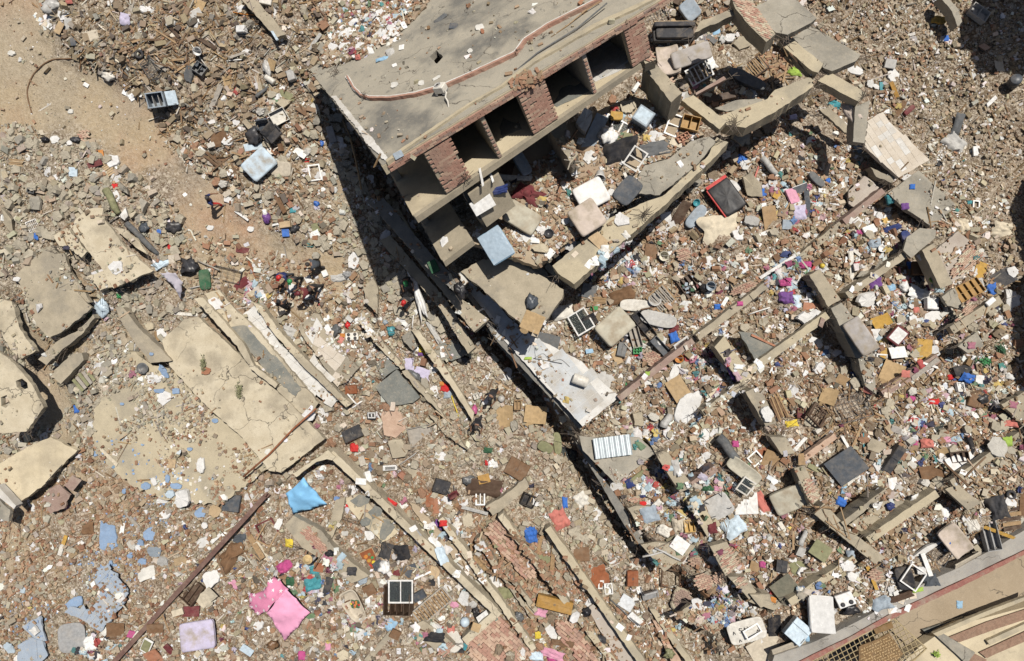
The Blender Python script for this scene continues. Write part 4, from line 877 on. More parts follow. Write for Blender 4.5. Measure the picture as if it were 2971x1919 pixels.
def lathe(prof,n=18,cap0=True,cap1=True):
	V,F=[],[]
	for r,z in prof:
		for k in range(n):
			a=6.2832*k/n
			V.append((r*math.cos(a),r*math.sin(a),z))
	for i in range(len(prof)-1):
		for k in range(n):
			a,b=i*n+k,i*n+(k+1)%n
			F.append((a,b,b+n,a+n))
	if cap0:
		F.append(tuple(range(n))[::-1])
	if cap1:
		F.append(tuple(range(len(V)-n,len(V))))
	return V,F
def cushion(w,h,t,corner=13,sag=.012,bend=0,fold=0,seed=0,puff=.18):
	rd=random.Random(seed)
	n=48
	out=[]
	for k in range(n):
		a=6.2832*k/n
		c,s=math.cos(a),math.sin(a)
		r=(abs(c)**corner+abs(s)**corner)**(-1/corner)
		out.append((c*r*.5,s*r*.5))
	rings=[(.97,.0),(1,.12),(1.012,.2),(1.0,.26),(.995,.74),(1.012,.8),(1.0,.88),(.965,1.0),(.85,1.0+puff*.12),(.6,1+puff*.2),(.35,1+puff*.22),(.12,1+puff*.22)]
	V,F=[],[]
	ph=rd.uniform(0,9)
	for sc,z in rings:
		for x,y in out:
			X,Y,Z=x*sc*w,y*sc*h,z*t
			if z>=1:
				Z+=sag*2*mnoise.noise(Vector((X*3+ph,Y*3,1)))+sag*mnoise.noise(Vector((X*9+ph,Y*9,3)))
			Z+=bend*(abs(X)/w*2)**2+fold*max(0,X/w*2-.1)**1.5
			V.append((X,Y,Z))
	m=len(rings)
	for i in range(m-1):
		for k in range(n):
			a,b=i*n+k,i*n+(k+1)%n
			F.append((a,b,b+n,a+n))
	F.append(tuple(range(n))[::-1]);F.append(tuple(range(len(V)-n,len(V))))
	return V,F
def ragplate(w,h,t,seed=0,corners=7,rough=.08,k=22):
	"""Broken-edged flat piece."""
	rd=random.Random(seed)
	ang=sorted((i+rd.uniform(-.32,.32))/corners*6.2832 for i in range(corners))
	cor=[]
	for a in ang:
		c,s=math.cos(a),math.sin(a)
		r=(abs(c)**3+abs(s)**3)**(-1/3)*rd.uniform(.82,1.05)*.5
		cor.append((c*r,s*r))
	pts=[]
	for i in range(corners):
		a,b=cor[i],cor[(i+1)%corners]
		for j in range(3):
			q=j/3
			pts.append(((a[0]+(b[0]-a[0])*q+rd.uniform(-rough,rough)*.5)*w,(a[1]+(b[1]-a[1])*q+rd.uniform(-rough,rough)*.5)*h))
	n=len(pts)
	V=[(x*1.02,y*1.02,0)for x,y in pts]+[(x*rd.uniform(.94,1),y*rd.uniform(.94,1),t*rd.uniform(.8,1.05))for x,y in pts]+[(0,0,t)]
	F=[tuple(range(n))[::-1]]+[(i,(i+1)%n,n+(i+1)%n,n+i)for i in range(n)]+[(n+i,n+(i+1)%n,2*n)for i in range(n)]
	return V,F
def crumple(w,h,amp,seed=0,n=14,edge=.10,scale=5.0):
	"""Creased cloth with an uneven outline."""
	rd=random.Random(seed)
	ph=Vector((rd.uniform(0,50),rd.uniform(0,50),rd.uniform(0,50)))
	V,F=[],[]
	L=max(w,h)
	for j in range(n+1):
		for i in range(n+1):
			x,y=i/n-.5,j/n-.5
			ed=1+edge*2.2*mnoise.noise(Vector((x*3,y*3,0))+ph)
			q=Vector((x*scale,y*scale,0))+ph
			z=abs(mnoise.noise(q))*1.0+abs(mnoise.noise(q*2.3))*.5+abs(mnoise.noise(q*4.7))*.2
			rim=min(1,6*min(.5-abs(x),.5-abs(y))+.12)
			V.append((x*w*ed,y*h*ed,amp*(z*rim+.25*rim)))
	for j in range(n):
		for i in range(n):
			a=j*(n+1)+i
			F.append((a,a+1,a+n+2,a+n+1))
	return V,F
def blob(w,h,t,seed=0,n=14,m=8,rough=.18):
	rd=random.Random(seed)
	ph=Vector((rd.uniform(0,50),rd.uniform(0,50),rd.uniform(0,50)))
	V,F=[],[]
	for j in range(1,m):
		a=math.pi*j/m
		for i in range(n):
			b=6.2832*i/n
			d=Vector((math.sin(a)*math.cos(b),math.sin(a)*math.sin(b),-math.cos(a)))
			s=1+rough*1.6*mnoise.noise(d*1.7+ph)+rough*mnoise.noise(d*4.2+ph)
			V.append((d.x*w*.5*s,d.y*h*.5*s,max(0,t*.45+d.z*t*.55*s)))
	for j in range(m-2):
		for i in range(n):
			a,b=j*n+i,j*n+(i+1)%n
			F.append((a,b,b+n,a+n))
	F.append(tuple(range(n))[::-1]);F.append(tuple(range(len(V)-n,len(V))))
	return V,F
def rbox(w,h,t,b=.02):
	"""Box with chamfered edges."""
	V=[]
	prof=[(-b,0),(0,b),(0,t-b),(-b,t)]
	for ins,z in prof:
		x,y=w/2+ins,h/2+ins
		c=b
		V+=[(-x+c,-y,z),(x-c,-y,z),(x,-y+c,z),(x,y-c,z),(x-c,y,z),(-x+c,y,z),(-x,y-c,z),(-x,-y+c,z)]
	F=[tuple(range(8))[::-1],tuple(range(24,32))]
	for i in range(3):
		for k in range(8):
			a,c=i*8+k,i*8+(k+1)%8
			F.append((a,c,c+8,a+8))
	return V,F
def openbox(w,h,t,th=.025):
	return merge(xf(box_vf(w,h,th),T_(0,0,th/2)),xf(box_vf(w,th,t-th),T_(0,h/2-th/2,(t+th)/2)),xf(box_vf(w,th,t-th),T_(0,-h/2+th/2,(t+th)/2)),xf(box_vf(th,h-2*th,t-th),T_(w/2-th/2,0,(t+th)/2)),xf(box_vf(th,h-2*th,t-th),T_(-w/2+th/2,0,(t+th)/2)))
def fr(w,h,bw,bt):
	"""Four mitre-less frame members, butted."""
	return[('rail',bar((-w/2,h/2-bw/2,bt/2),(w/2,h/2-bw/2,bt/2),bw,bt)),('rail',bar((-w/2,-h/2+bw/2,bt/2),(w/2,-h/2+bw/2,bt/2),bw,bt)),('stile',bar((-w/2+bw/2,-h/2+bw,bt/2),(-w/2+bw/2,h/2-bw,bt/2),bw,bt)),('stile',bar((w/2-bw/2,-h/2+bw,bt/2),(w/2-bw/2,h/2-bw,bt/2),bw,bt))]
def glass():
	if 'glass' not in MATS:
		m,nt,bs=_nodes('glass')
		bs.inputs['Base Color'].default_value=(.45,.5,.5,1)
		bs.inputs['Roughness'].default_value=.08
		bs.inputs['Transmission Weight'].default_value=.92
		MATS['glass']=m
	return MATS['glass']
def k_mattress(w,h,c,o,sd):
	t=o.get('t',.2)
	P_=[('cover',cushion(w,h,t,sag=.014,seed=sd,bend=o.get('bend',0),fold=o.get('fold',0)),paint('mattress_'+c,CN[c],.8,.18,.35,sc=3,bump=.3,stain=(.30,.25,.18)if not o.get('clean')else None),True,[])]
	if o.get('label_patch'):
		P_.append(('label_patch',xf(box_vf(.26,.13,.01),T_(-w*.22,h*.40,t*1.05)),cm('navy'),False,[]))
	if o.get('wrap'):
		g=crumple(w*.97,h*.97,.022,sd,26,.015,7)
		P_.append(('plastic_wrap',xf(g,T_(0,0,t*1.09)),paint('wrap_'+c,tuple(x*.5+.2 for x in CN[c]),.25,.15,.05,sc=5,bump=.4),True,[]))
	for y in(-h*.5,h*.5):
		P_.append(('piping',tube([(-w*.46,y,t*.8),(0,y,t*.8),(w*.46,y,t*.8)],.014,5),cm(c,.7),True,[]))
	return P_
def k_board(w,h,c,o,sd):
	t=o.get('t',.03)
	P_=[('panel',rbox(w,h,t,min(.008,t*.3)),cm(c,o.get('r',.7)),False,[])]
	if o.get('edge'):
		P_+=[('edging',bar((-w/2,s*h/2,t/2),(w/2,s*h/2,t/2),.025,t+.01),cm(o['edge']),False,[])for s in(-1,1)]
	return P_
def k_card(w,h,c,o,sd):
	rd=random.Random(sd)
	a=o.get('curl',.25)*h
	V,F=[],[]
	n=8
	for j in(0,1):
		for i in range(n+1):
			x=(i/n-.5)
			for s in(-.5,.5):
				V.append((x*w,s*h+rd.uniform(-.02,.02),.01+a*(x+.5)**2+j*.012))
	q=2*(n+1)
	for i in range(n):
		b=i*2
		F+=[(b,b+1,b+3,b+2),(q+b,q+b+2,q+b+3,q+b+1)]
		F+=[(b,b+2,q+b+2,q+b),(b+1,q+b+1,q+b+3,b+3)]
	F+=[(0,q,q+1,1),(2*n,2*n+1,q+2*n+1,q+2*n)]
	P_=[('sheet',(V,F),cm(c,.85,dust=.15),False,[])]
	if w>.7:
		P_.append(('flap',xf(ragplate(w*.45,h*.3,.012,sd),T_(-w*.2,-h*.6,.03)@Matrix.Rotation(.5,4,'X')),cm(c,.85,dust=.15),False,[]))
	return P_
def k_chunk(w,h,c,o,sd):
	t=o.get('t',min(w,h)*.25)
	g=ragplate(w,h,t,sd,8,.09)
	return[('piece',g,surf('lump_'+c,tuple(x*.85 for x in CN[c]),CN[c],tuple(x*.55 for x in CN[c]),.35,3.0,dust=.2),False,[])]
def k_window(w,h,c,o,sd):
	bt=.06
	m=cm(c,.45)
	P_=[(n,g,m,False,[])for n,g in fr(w,h,o.get('bw',.07),bt)]
	nv=o.get('bars',1)
	for i in range(nv):
		x=-w/2+w*(i+1)/(nv+1)
		P_.append(('mullion',bar((x,-h/2+.07,bt/2),(x,h/2-.07,bt/2),.05,bt-.012),m,False,[]))
	if o.get('glass',1):
		for i in range(nv+1):
			if i==nv and nv and o.get('broken'):
				continue
			x=-w/2+w*(i+.5)/(nv+1)
			P_.append(('pane',xf(box_vf(w/(nv+1)-.09,h-.15,.008),T_(x,0,bt*.4)),glass(),False,[]))
	return P_
def k_fridge(w,h,c,o,sd):
	t=o.get('t',.6)
	m=cm(c,.35,dust=.2)
	P_=[('body',openbox(w,h,t,.05)if o.get('open')else rbox(w,h,t,.025),m,False,[])]
	if o.get('open'):
		for i in(1,2):
			P_.append(('shelf',xf(box_vf(.02,h-.11,t*.7),T_(-w/2+w*i/3,0,t*.42)),cm('lgrey'),False,[]))
		P_.append(('door',xf(rbox(w*.62,h*.95,.07,.02),T_(w*.84,0,t*.45)@Matrix.Rotation(.25,4,'Y')),cm('paleblue',.35),False,[('handle',xf(box_vf(.25,.03,.03),T_(w*.9,-h*.4,t*.45+.05)),cm('dgrey'))]))
	else:
		P_.append(('door',xf(rbox(w*.64,h-.02,.05,.015),T_(-w*.17,0,t+.003)),m,False,[('handle',xf(box_vf(.3,.03,.03),T_(-w*.2,-h*.42,t+.07)),cm('dgrey'))]))
		P_.append(('freezer_door',xf(rbox(w*.31,h-.02,.05,.015),T_(w*.33,0,t+.003)),m,False,[]))
	return P_
def k_cabinet(w,h,c,o,sd):
	t=o.get('t',.35)
	P_=[('carcass',openbox(w,h,t,.03)if o.get('open',1)else rbox(w,h,t,.01),cm(c,.55),False,[])]
	if o.get('open',1):
		for i in range(1,o.get('shelves',2)+1):
			x=-w/2+w*i/(o.get('shelves',2)+1)
			P_.append(('shelf',xf(box_vf(.022,h-.07,t*.85),T_(x,0,t*.48)),cm(o.get('c2',c),.6),False,[]))
		if o.get('stuffed'):
			rd=random.Random(sd)
			for i in range(o['stuffed']):
				x,y=rd.uniform(-.4,.4)*w,rd.uniform(-.35,.35)*h
				P_.append(('content',xf(box_vf(.1+rd.random()*.12,.06+rd.random()*.1,.1),T_(x,y,t*.5+rd.uniform(-.05,.1))@Matrix.Rotation(rd.uniform(0,3),4,'Z')),cm(rd.choice(['offwhite','slate','bluegrey','dkgreen','lgrey','maroon'])),False,[]))
	else:
		for i in range(2):
			P_.append(('door',xf(rbox(w*.47,h*.94,.02,.005),T_((i-.5)*w*.49,0,t+.002)),cm(o.get('c2',c),.5),False,[('handle',xf(box_vf(.02,.12,.02),T_((i-.5)*w*.1,0,t+.035)),cm('dgrey'))]))
	return P_
def k_sofa(w,h,c,o,sd):
	t=.45
	m=cm(c,.75)
	return[('base',xf(rbox(w,h,t*.6,.04),T_(0,0,0)),m,False,[]),('back',xf(cushion(w,h*.3,t*.8,seed=sd),T_(0,h*.36,t*.5)),m,True,[]),('seat',xf(cushion(w*.9,h*.6,t*.4,seed=sd+1),T_(0,-h*.12,t*.58)),m,True,[]),('trim',xf(box_vf(w,.05,.05),T_(0,h*.52,t*1.2)),cm('tan'),False,[])]
def k_chair(w,h,c,o,sd):
	m=cm(c,.55)
	P_=[('seat',xf(cushion(w*.8,h*.55,.09,seed=sd),T_(0,-h*.15,.32)),m,True,[]),('backrest',xf(cushion(w*.8,.5,.09,seed=sd),T_(0,h*.26,.52)@Matrix.Rotation(1.05,4,'X')),m,True,[])]
	for s in(-1,1):
		P_.append(('armrest',merge(bar((s*w*.45,-h*.3,.5),(s*w*.45,h*.2,.52),.06,.04),bar((s*w*.45,h*.1,.3),(s*w*.45,h*.1,.5),.04)),m,False,[]))
		for q in(-1,1):
			P_.append(('leg',bar((s*w*.36,q*h*.3-h*.1,0),(s*w*.32,q*h*.22-h*.12,.34),.035),cm('dgrey'),False,[]))
	return P_
def k_bedframe(w,h,c,o,sd):
	m=cm(c,.7)
	P_=[(n,g,m,False,[])for n,g in fr(w,h,.08,.12)]
	ns=o.get('slats',9)
	for i in range(ns):
		x=-w/2+.12+(w-.24)*i/(ns-1)
		P_.append(('slat',bar((x,-h/2+.05,.13),(x+R.uniform(-.06,.06),h/2-.05,.13),.055,.018),cm(o.get('c2',c),.75),False,[]))
	return P_
def k_rack(w,h,c,o,sd):
	m=cm(c,.5,metal=True)
	P_=[(n,g,m,False,[])for n,g in fr(w,h,.03,.03)]
	nx=o.get('nx',7);ny=o.get('ny',4)
	P_.append(('bars',merge(*[bar((-w/2+w*i/nx,-h/2,.02),(-w/2+w*i/nx,h/2,.02),.014)for i in range(1,nx)]),m,False,[]))
	P_.append(('cross_bars',merge(*[bar((-w/2,-h/2+h*i/ny,.035),(w/2,-h/2+h*i/ny,.035),.014)for i in range(1,ny)]),m,False,[]))
	return P_
def k_bucket(w,h,c,o,sd):
	r=w/2
	t=o.get('t',w*.9)
	return[('shell',lathe([(r*.72,0),(r*.95,t*.9),(r*1.04,t*.93),(r*1.04,t),(r*.94,t),(r*.68,.02)],20,True,True),cm(c,.4),True,[]),('handle',tube([(r*math.cos(a),r*.2,t+r*.5*math.sin(a))for a in[i*.314 for i in range(11)]],.008,5),cm('lgrey'),True,[])]
def k_basin(w,h,c,o,sd):
	t=.14
	return[('bowl',xf(lathe([(.25,0),(.42,.05),(.5,.13),(.54,.14),(.54,.15),(.47,.15),(.40,.07),(.1,.035)],22),Matrix.Diagonal((w*.93,h*.93,1,1))),cm(c,.3,dust=.12),True,[])]
def k_sink(w,h,c,o,sd):
	return[('basin',merge(openbox(w,h,.18,.045)),cm(c,.3,dust=.1),False,[]),('drain',xf(lathe([(.05,0),(.05,.012)],12),T_(0,h*.1,.026)),cm('dgrey'),True,[]),('tap',tube([(0,h*.42,.18),(0,h*.42,.27),(0,h*.2,.28)],.016,6),cm('silver',.3,metal=True),True,[])]
def k_appliance(w,h,c,o,sd):
	t=o.get('t',.4)
	P_=[('casing',rbox(w,h,t,.025),cm(c,.4,dust=.15),False,[])]
	n=o.get('burners',0)
	for i in range(n):
		x,y=((i%2)-.5)*w*.5,((i//2)-.5)*h*.5
		P_.append(('burner',xf(lathe([(w*.13,0),(w*.13,.03),(w*.05,.035)],14),T_(x,y,t)),cm('charcoal'),True,[]))
	if o.get('screen'):
		P_.append(('screen',xf(box_vf(w*.82,h*.78,.01),T_(0,0,t+.003)),cm(o.get('c2','black'),.25),False,[]))
	if o.get('vents'):
		P_+=[('slot',xf(box_vf(w*.7,.03,.012),T_(0,(i-1.5)*h*.15,t+.004)),cm(o.get('c2','dgrey')),False,[])for i in range(4)]
	if o.get('drum'):
		P_.append(('drum',xf(lathe([(w*.3,0),(w*.3,.03),(w*.24,.03),(w*.18,.008)],22),T_(0,0,t)),cm('dgrey',.3),True,[]))
	return P_
def k_plank(w,h,c,o,sd):
	rd=random.Random(sd)
	t=o.get('t',.045)
	v,f=box_vf(w,h,t,(0,0,t/2))
	v=[(x+(rd.uniform(-.06,.06)),y+rd.uniform(-.008,.008),z)for x,y,z in v]
	return[('timber',(v,f),paint('plank_'+c,CN[c],.8,.35,.25,sc=9),False,[])]
def k_pipe(w,h,c,o,sd):
	rd=random.Random(sd)
	r=o.get('rad',h/2)
	pts=[(-w/2,0,r),(-w*.15,rd.uniform(-.02,.02)*w,r+.01),(w*.2,rd.uniform(-.02,.02)*w,r+.01),(w/2,0,r)]
	return[('pipe',tube(pts,r,8),cm(c,.5),True,[])]
def k_log(w,h,c,o,sd):
	return[('log',tube([(-w/2,0,h/2),(-w/4,h*.1,h*.55),(w/4,-h*.1,h*.5),(w/2,0,h*.45)],[h*.55,h*.5,h*.47,h*.36],9),paint('log_'+c,CN[c],.9,.4,.2),True,[])]
def k_cloth(w,h,c,o,sd):
	return[('cloth',crumple(w,h,o.get('amp',.12)*(w+h)/2,sd,14 if w>.5 else 9,o.get('edge',.12),o.get('sc',4)),paint('cloth_'+c,CN[c],.9,.22,.12,sc=4,bump=.3),True,[])]
def k_bag(w,h,c,o,sd):
	P_=[('bag',blob(w,h,o.get('t',min(w,h)*.5),sd,18,10,.42),paint('bag_'+c,CN[c],.35,.3,.12,sc=7,bump=.5),True,[])]
	if o.get('c2'):
		P_.append(('top',xf(crumple(w*.6,h*.5,.12,sd,8),T_(0,h*.45,.1)),cm(o['c2'],.5),True,[]))
	return P_
def k_panel3(w,h,c,o,sd):
	"""Bulging padded panel, one side rounded."""
	t=o.get('t',.16)
	return[('panel',cushion(w,h,t,o.get('corner',5),seed=sd,bend=o.get('bend',.05)),cm(c,.75),True,[])]
def k_tub(w,h,c,o,sd):
	n=40
	prof=[(.42,0),(.47,.25),(.5,.30),(.5,.33),(.455,.33),(.42,.16),(.38,.10),(.2,.09),(.05,.085)]
	V,F=[],[]
	for r,z in prof:
		for k in range(n):
			a=6.2832*k/n
			cc,s=math.cos(a),math.sin(a)
			q=(abs(cc)**4+abs(s)**4)**(-.25)
			V.append((cc*q*r*w,s*q*r*h*(1-.18*cc),z))
	for i in range(len(prof)-1):
		for k in range(n):
			a,b=i*n+k,i*n+(k+1)%n
			F.append((a,b,b+n,a+n))
	F.append(tuple(range(n))[::-1]);F.append(tuple(range(len(V)-n,len(V))))
	return[('shell',(V,F),paint('tub_'+c,CN[c],.6,.2,.5),True,[])]
def k_tyre(w,h,c,o,sd):
	r=w/2
	V,F=[],[]
	n,m=22,8
	for i in range(n):
		a=6.2832*i/n
		for j in range(m):
			b=6.2832*j/m
			q=r*.72+r*.28*math.cos(b)
			V.append((q*math.cos(a),q*math.sin(a),r*.28+r*.28*math.sin(b)))
	for i in range(n):
		for j in range(m):
			F.append((i*m+j,((i+1)%n)*m+j,((i+1)%n)*m+(j+1)%m,i*m+(j+1)%m))
	return[('tread',(V,F),cm(c,.9),True,[])]
def k_dish(w,h,c,o,sd):
	r=w/2
	return[('reflector',lathe([(r*.1,.02),(r*.6,.08),(r,.2),(r,.22),(r*.6,.10),(r*.1,.045)],26),cm(c,.45),True,[]),('arm',tube([(0,-r*.9,.2),(0,-r*.2,.5)],.016,6),cm('lgrey'),True,[])]
def k_barrel(w,h,c,o,sd):
	r=min(w,h)/2
	L=max(w,h)
	g=lathe([(r*.9,0),(r,.03),(r,L*.3),(r*1.04,L*.32),(r,L*.34),(r,L*.64),(r*1.04,L*.66),(r,L*.68),(r,L-.03),(r*.9,L)],20)
	if o.get('stand'):
		return[('drum',g,cm(c,.4),True,[])]
	return[('drum',xf(g,T_(-L/2,0,r)@Matrix.Rotation(math.pi/2,4,'Y')),cm(c,.4),True,[])]
def k_tray(w,h,c,o,sd):
	"""Shallow divided wooden drawer."""
	P_=[('drawer',openbox(w,h,.16,.03),cm(c,.6),False,[])]
	for i in range(1,o.get('nx',3)):
		P_.append(('divider',xf(box_vf(.02,h-.07,.12),T_(-w/2+w*i/o.get('nx',3),0,.09)),cm(c,.6),False,[]))
	for j in range(1,o.get('ny',2)):
		P_.append(('divider',xf(box_vf(w-.07,.02,.118),T_(0,-h/2+h*j/o.get('ny',2),.091)),cm(c,.6),False,[]))
	return P_
def k_bundle(w,h,c,o,sd):
	rd=random.Random(sd)
	P_=[]
	n=o.get('n',5)
	for i in range(n):
		y=-h/2+h*(i+.5)/n
		P_.append(('slat',xf(box_vf(w*rd.uniform(.8,1),h/n*.8,.03),T_(rd.uniform(-.05,.05)*w,y,.02+.012*(i%2))@Matrix.Rotation(rd.uniform(-.06,.06),4,'Z')),cm(c if i%2 else o.get('c2',c),.75),False,[]))
	return P_
def k_brickpanel(w,h,c,o,sd):
	rd=random.Random(sd)
	P_=[('mortar_bed',ragplate(w,h,.09,sd,8,.07),smat('conc'),False,[])]
	bl,bh=.24,.09
	y=-h*.42
	r=0
	while y<h*.42:
		x=-w*.4+(bl/2 if r%2 else 0)
		while x<w*.4:
			if(2*x/w)**2+(2*y/h)**2<.78:
				P_.append(('brick',xf(box_vf(bl-.02,bh-.015,.07,jit=.006,rnd=rd),T_(x,y,.10+rd.uniform(0,.015))),smat(rd.choice((o['mats'],)if 'mats' in o else('palebrick','palebrick','brick'))),False,[]))
			x+=bl
		y+=bh
		r+=1
	return P_
def k_rebar(w,h,c,o,sd):
	rd=random.Random(sd)
	gs=[]
	for i in range(o.get('n',14)):
		a=rd.uniform(0,6.28)
		L=rd.uniform(.4,1)*w*.6
		b=(rd.uniform(-.1,.1)*w,rd.uniform(-.1,.1)*w,0)
		m1=(b[0]+math.cos(a)*L*.4,b[1]+math.sin(a)*L*.4,.08+L*rd.uniform(.15,.5))
		e=(b[0]+math.cos(a+rd.uniform(-.5,.5))*L,b[1]+math.sin(a+.3)*L,.04+L*rd.uniform(0,.6))
		gs.append(tube([b,m1,e],.009,4))
	return[('bar',merge(*gs),paint('rebar',(.13,.105,.085),.75,.3,.2),False,[])]
def k_plant(w,h,c,o,sd):
	rd=random.Random(sd)
	V,F=[],[]
	for i in range(160):
		p=Vector((rd.gauss(0,w*.2),rd.gauss(0,h*.2),abs(rd.gauss(.08,.07))))
		q=Matrix.Rotation(rd.uniform(0,6.28),3,'Z')@Matrix.Rotation(rd.uniform(-.7,.7),3,'X')
		k=len(V)
		s=rd.uniform(.04,.09)
		V+=[tuple(p+q@Vector(v)*s)for v in((-1,0,0),(0,-.35,.1),(1,0,0),(0,.35,.1))]
		F.append((k,k+1,k+2,k+3))
	return[('leaves',(V,F),cm(c,.6),False,[])]
def k_cage(w,h,c,o,sd):
	m=cm(c,.6,metal=True)
	t=o.get('t',.35)
	P_=[]
	for z in(0,t):
		for n,g in fr(w,h,.025,.025):
			P_.append((n,xf(g,T_(0,0,z)),m,False,[]))
	nx,ny=o.get('nx',10),o.get('ny',7)
	P_.append(('wires',merge(*([bar((-w/2+w*i/nx,-h/2,t),(-w/2+w*i/nx,h/2,t),.01)for i in range(1,nx)]+[bar((-w/2,-h/2+h*i/ny,t-.012),(w/2,-h/2+h*i/ny,t-.012),.01)for i in range(1,ny)])),m,False,[]))
	for sx in(-1,1):
		for sy in(-1,1):
			P_.append(('post',bar((sx*w*.49,sy*h*.49,.0),(sx*w*.49,sy*h*.49,t),.025),m,False,[]))
	return P_
def k_table(w,h,c,o,sd):
	P_=[('top',cushion(w,h,.05,6,.002,seed=sd,puff=0),cm(c,.5),True,[])]
	if o.get('legs'):
		for sx in(-1,1):
			for sy in(-1,1):
				P_.append(('leg',bar((sx*w*.3,sy*h*.3,.05),(sx*w*.42,sy*h*.42+.2,.45),.03),cm('dgrey'),False,[]))
	if o.get('marks'):
		def stroke(p):
			return[bar((a[0]*w,a[1]*h,.064),(b[0]*w,b[1]*h,.064),.035,.008)for a,b in zip(p,p[1:])]
		g=[]
		g+=stroke([(-.10,.16),(-.17,.20),(-.19,.12),(-.11,.06),(-.13,-.02),(-.20,.0)])
		g+=stroke([(-.06,.0),(-.04,.18),(.03,.02),(.05,.2)])
		g+=stroke([(-.38,-.02),(-.35,.12),(-.31,-.02)])
		g+=stroke([(.25,-.18),(.29,-.05),(.33,-.18)])
		g+=stroke([(-.28,-.40),(-.25,-.28),(-.21,-.40)])
		P_.append(('lettering',merge(*g),cm('charcoal'),False,[]))
	return P_
def k_corrugated(w,h,c,o,sd):
	n=56
	V,F=[],[]
	for i in range(n+1):
		x=i/n-.5
		z=.03+.028*math.sin(i*6.2832/8)+.05*(2*x)**2
		for y in(-.5,-.17,.17,.5):
			V.append((x*w,y*h,z+.02*mnoise.noise(Vector((x*6,y*4,sd)))))
	for i in range(n):
		for j in range(3):
			a=i*4+j
			F.append((a,a+4,a+5,a+1))
	return[('sheet',(V,F),paint('zinc',(.62,.68,.70),.35,.15,.1,metal=.35),True,[])]
def k_ball(w,h,c,o,sd):
	return[('ball',blob(w,h,w,sd,16,10,.02),cm(c,.4),True,[])]
def k_poster(w,h,c,o,sd):
	rd=random.Random(sd)
	P_=[('picture',rbox(w,h,.025,.004),cm('rust',.4,dust=.1),False,[])]
	for x,y,r,cc in((-.18,.22,.16,'orange'),(.12,.26,.12,'olive'),(.22,.05,.12,'green'),(-.1,-.02,.15,'ochre'),(.15,-.18,.14,'yellow'),(-.2,-.28,.12,'red'),(.02,-.36,.1,'coral'),(.25,-.36,.08,'red')):
		P_.append(('printed_fruit',xf(lathe([(r*w,0),(r*w,.004)],16),T_(x*w,y*h,.026+rd.uniform(0,.003))),cm(cc,.4,dust=.1),False,[]))
	P_+=[('frame_edge',g,cm('tan'),False,[])for n,g in fr(w+.06,h+.06,.03,.04)]
	return P_
def k_flowers(w,h,c,o,sd):
	rd=random.Random(sd)
	P_=[]
	for i in range(14):
		a,q=rd.uniform(0,6.28),rd.uniform(0,.42)
		P_.append(('bloom',xf(blob(.13,.13,.09,sd+i,9,5,.25),T_(q*math.cos(a)*w,q*math.sin(a)*h,.02+.07*(1-q))),cm(rd.choice(['red','red','orange','orange','yellow','coral']),.7,dust=.05),True,[]))
	P_.append(('leaves',crumple(w*.9,h*.9,.05,sd,8),cm('dkgreen'),True,[]))
	return P_
def k_suitcase(w,h,c,o,sd):
	m=cm(c,.45,dust=.08)
	P_=[('panel',cushion(w,h,.22,12,.012,seed=sd),m,True,[])]
	P_.append(('red_side',xf(box_vf(w*.96,.16,.24),T_(0,h*.53,.12)),cm('red',.5),False,[]))
	P_.append(('red_trim',xf(box_vf(.05,h*.96,.24),T_(-w*.515,0,.12)),cm('red',.5),False,[]))
	return P_
def k_jug(w,h,c,o,sd):
	r=w/2
	return[('body',xf(lathe([(r*.8,0),(r,.03),(r,h*.6),(r*.5,h*.85),(r*.3,h*.88),(r*.3,h)],16),T_(0,-h/2,r)@Matrix.Rotation(-math.pi/2,4,'X')),cm(c,.4),True,[]),('cap',xf(lathe([(r*.34,0),(r*.34,.05)],12),T_(0,h*.5,r)@Matrix.Rotation(-math.pi/2,4,'X')),cm('white'),True,[])]
def k_cinder(w,h,c,o,sd):
	t=.18
	th=.04
	return[('block',merge(*[xf(box_vf(th,h,t),T_(-w/2+th/2+(w-th)*i/2,0,t/2))for i in range(3)],*[xf(box_vf((w-3*th)/2,th,t),T_((-.25 if i%2 else .25)*(w-th),(h/2-th/2)*(1 if i<2 else-1),t/2))for i in range(4)],xf(box_vf((w-3*th)/2,h-2*th,.02),T_(-.25*(w-th),0,.01)),xf(box_vf((w-3*th)/2,h-2*th,.02),T_(.25*(w-th),0,.01))),surf('lump_'+c,CN[c],CN[c],None),False,[])]
def k_ac(w,h,c,o,sd):
	t=.3
	P_=[('casing',rbox(w,h,t,.03),cm('offwhite',.45),False,[])]
	P_.append(('fan_grille',xf(merge(lathe([(h*.36,0),(h*.36,.03),(h*.31,.03),(h*.31,0)],26,False,False),*[xf(lathe([(h*q,.012),(h*(q+.02),.02),(h*(q+.02),.012)],24,False,False),Matrix.Identity(4))for q in(.08,.14,.20,.26)]),T_(-w*.12,0,t)),cm('lgrey'),True,[]))
	P_.append(('fan',xf(lathe([(h*.3,0),(h*.3,.008)],24),T_(-w*.12,0,t+.003)),cm('dgrey'),True,[('hub',xf(lathe([(.05,0),(.05,.02)],10),T_(-w*.12,0,t+.012)),cm('black'))]))
	for s in(-1,1):
		P_.append(('foot',xf(box_vf(.08,h*1.1,.05),T_(s*w*.35,0,-.025)),cm('grey'),False,[]))
	P_.append(('hose',tube([(w*.45,-h*.2,.1),(w*.7,-h*.5,.05),(w*.9,-h*1.3,.04),(w*1.35,-h*1.9,.03),(w*1.5,-h*2.6,-.2)],.035,7),cm('offwhite'),True,[]))
	return P_
def k_slab2(w,h,c,o,sd):
	t=o.get('t',.1)
	return[('slab',ragplate(w,h,t,sd,o.get('n',6),.05),smat(o.get('m','conc')),False,[])]
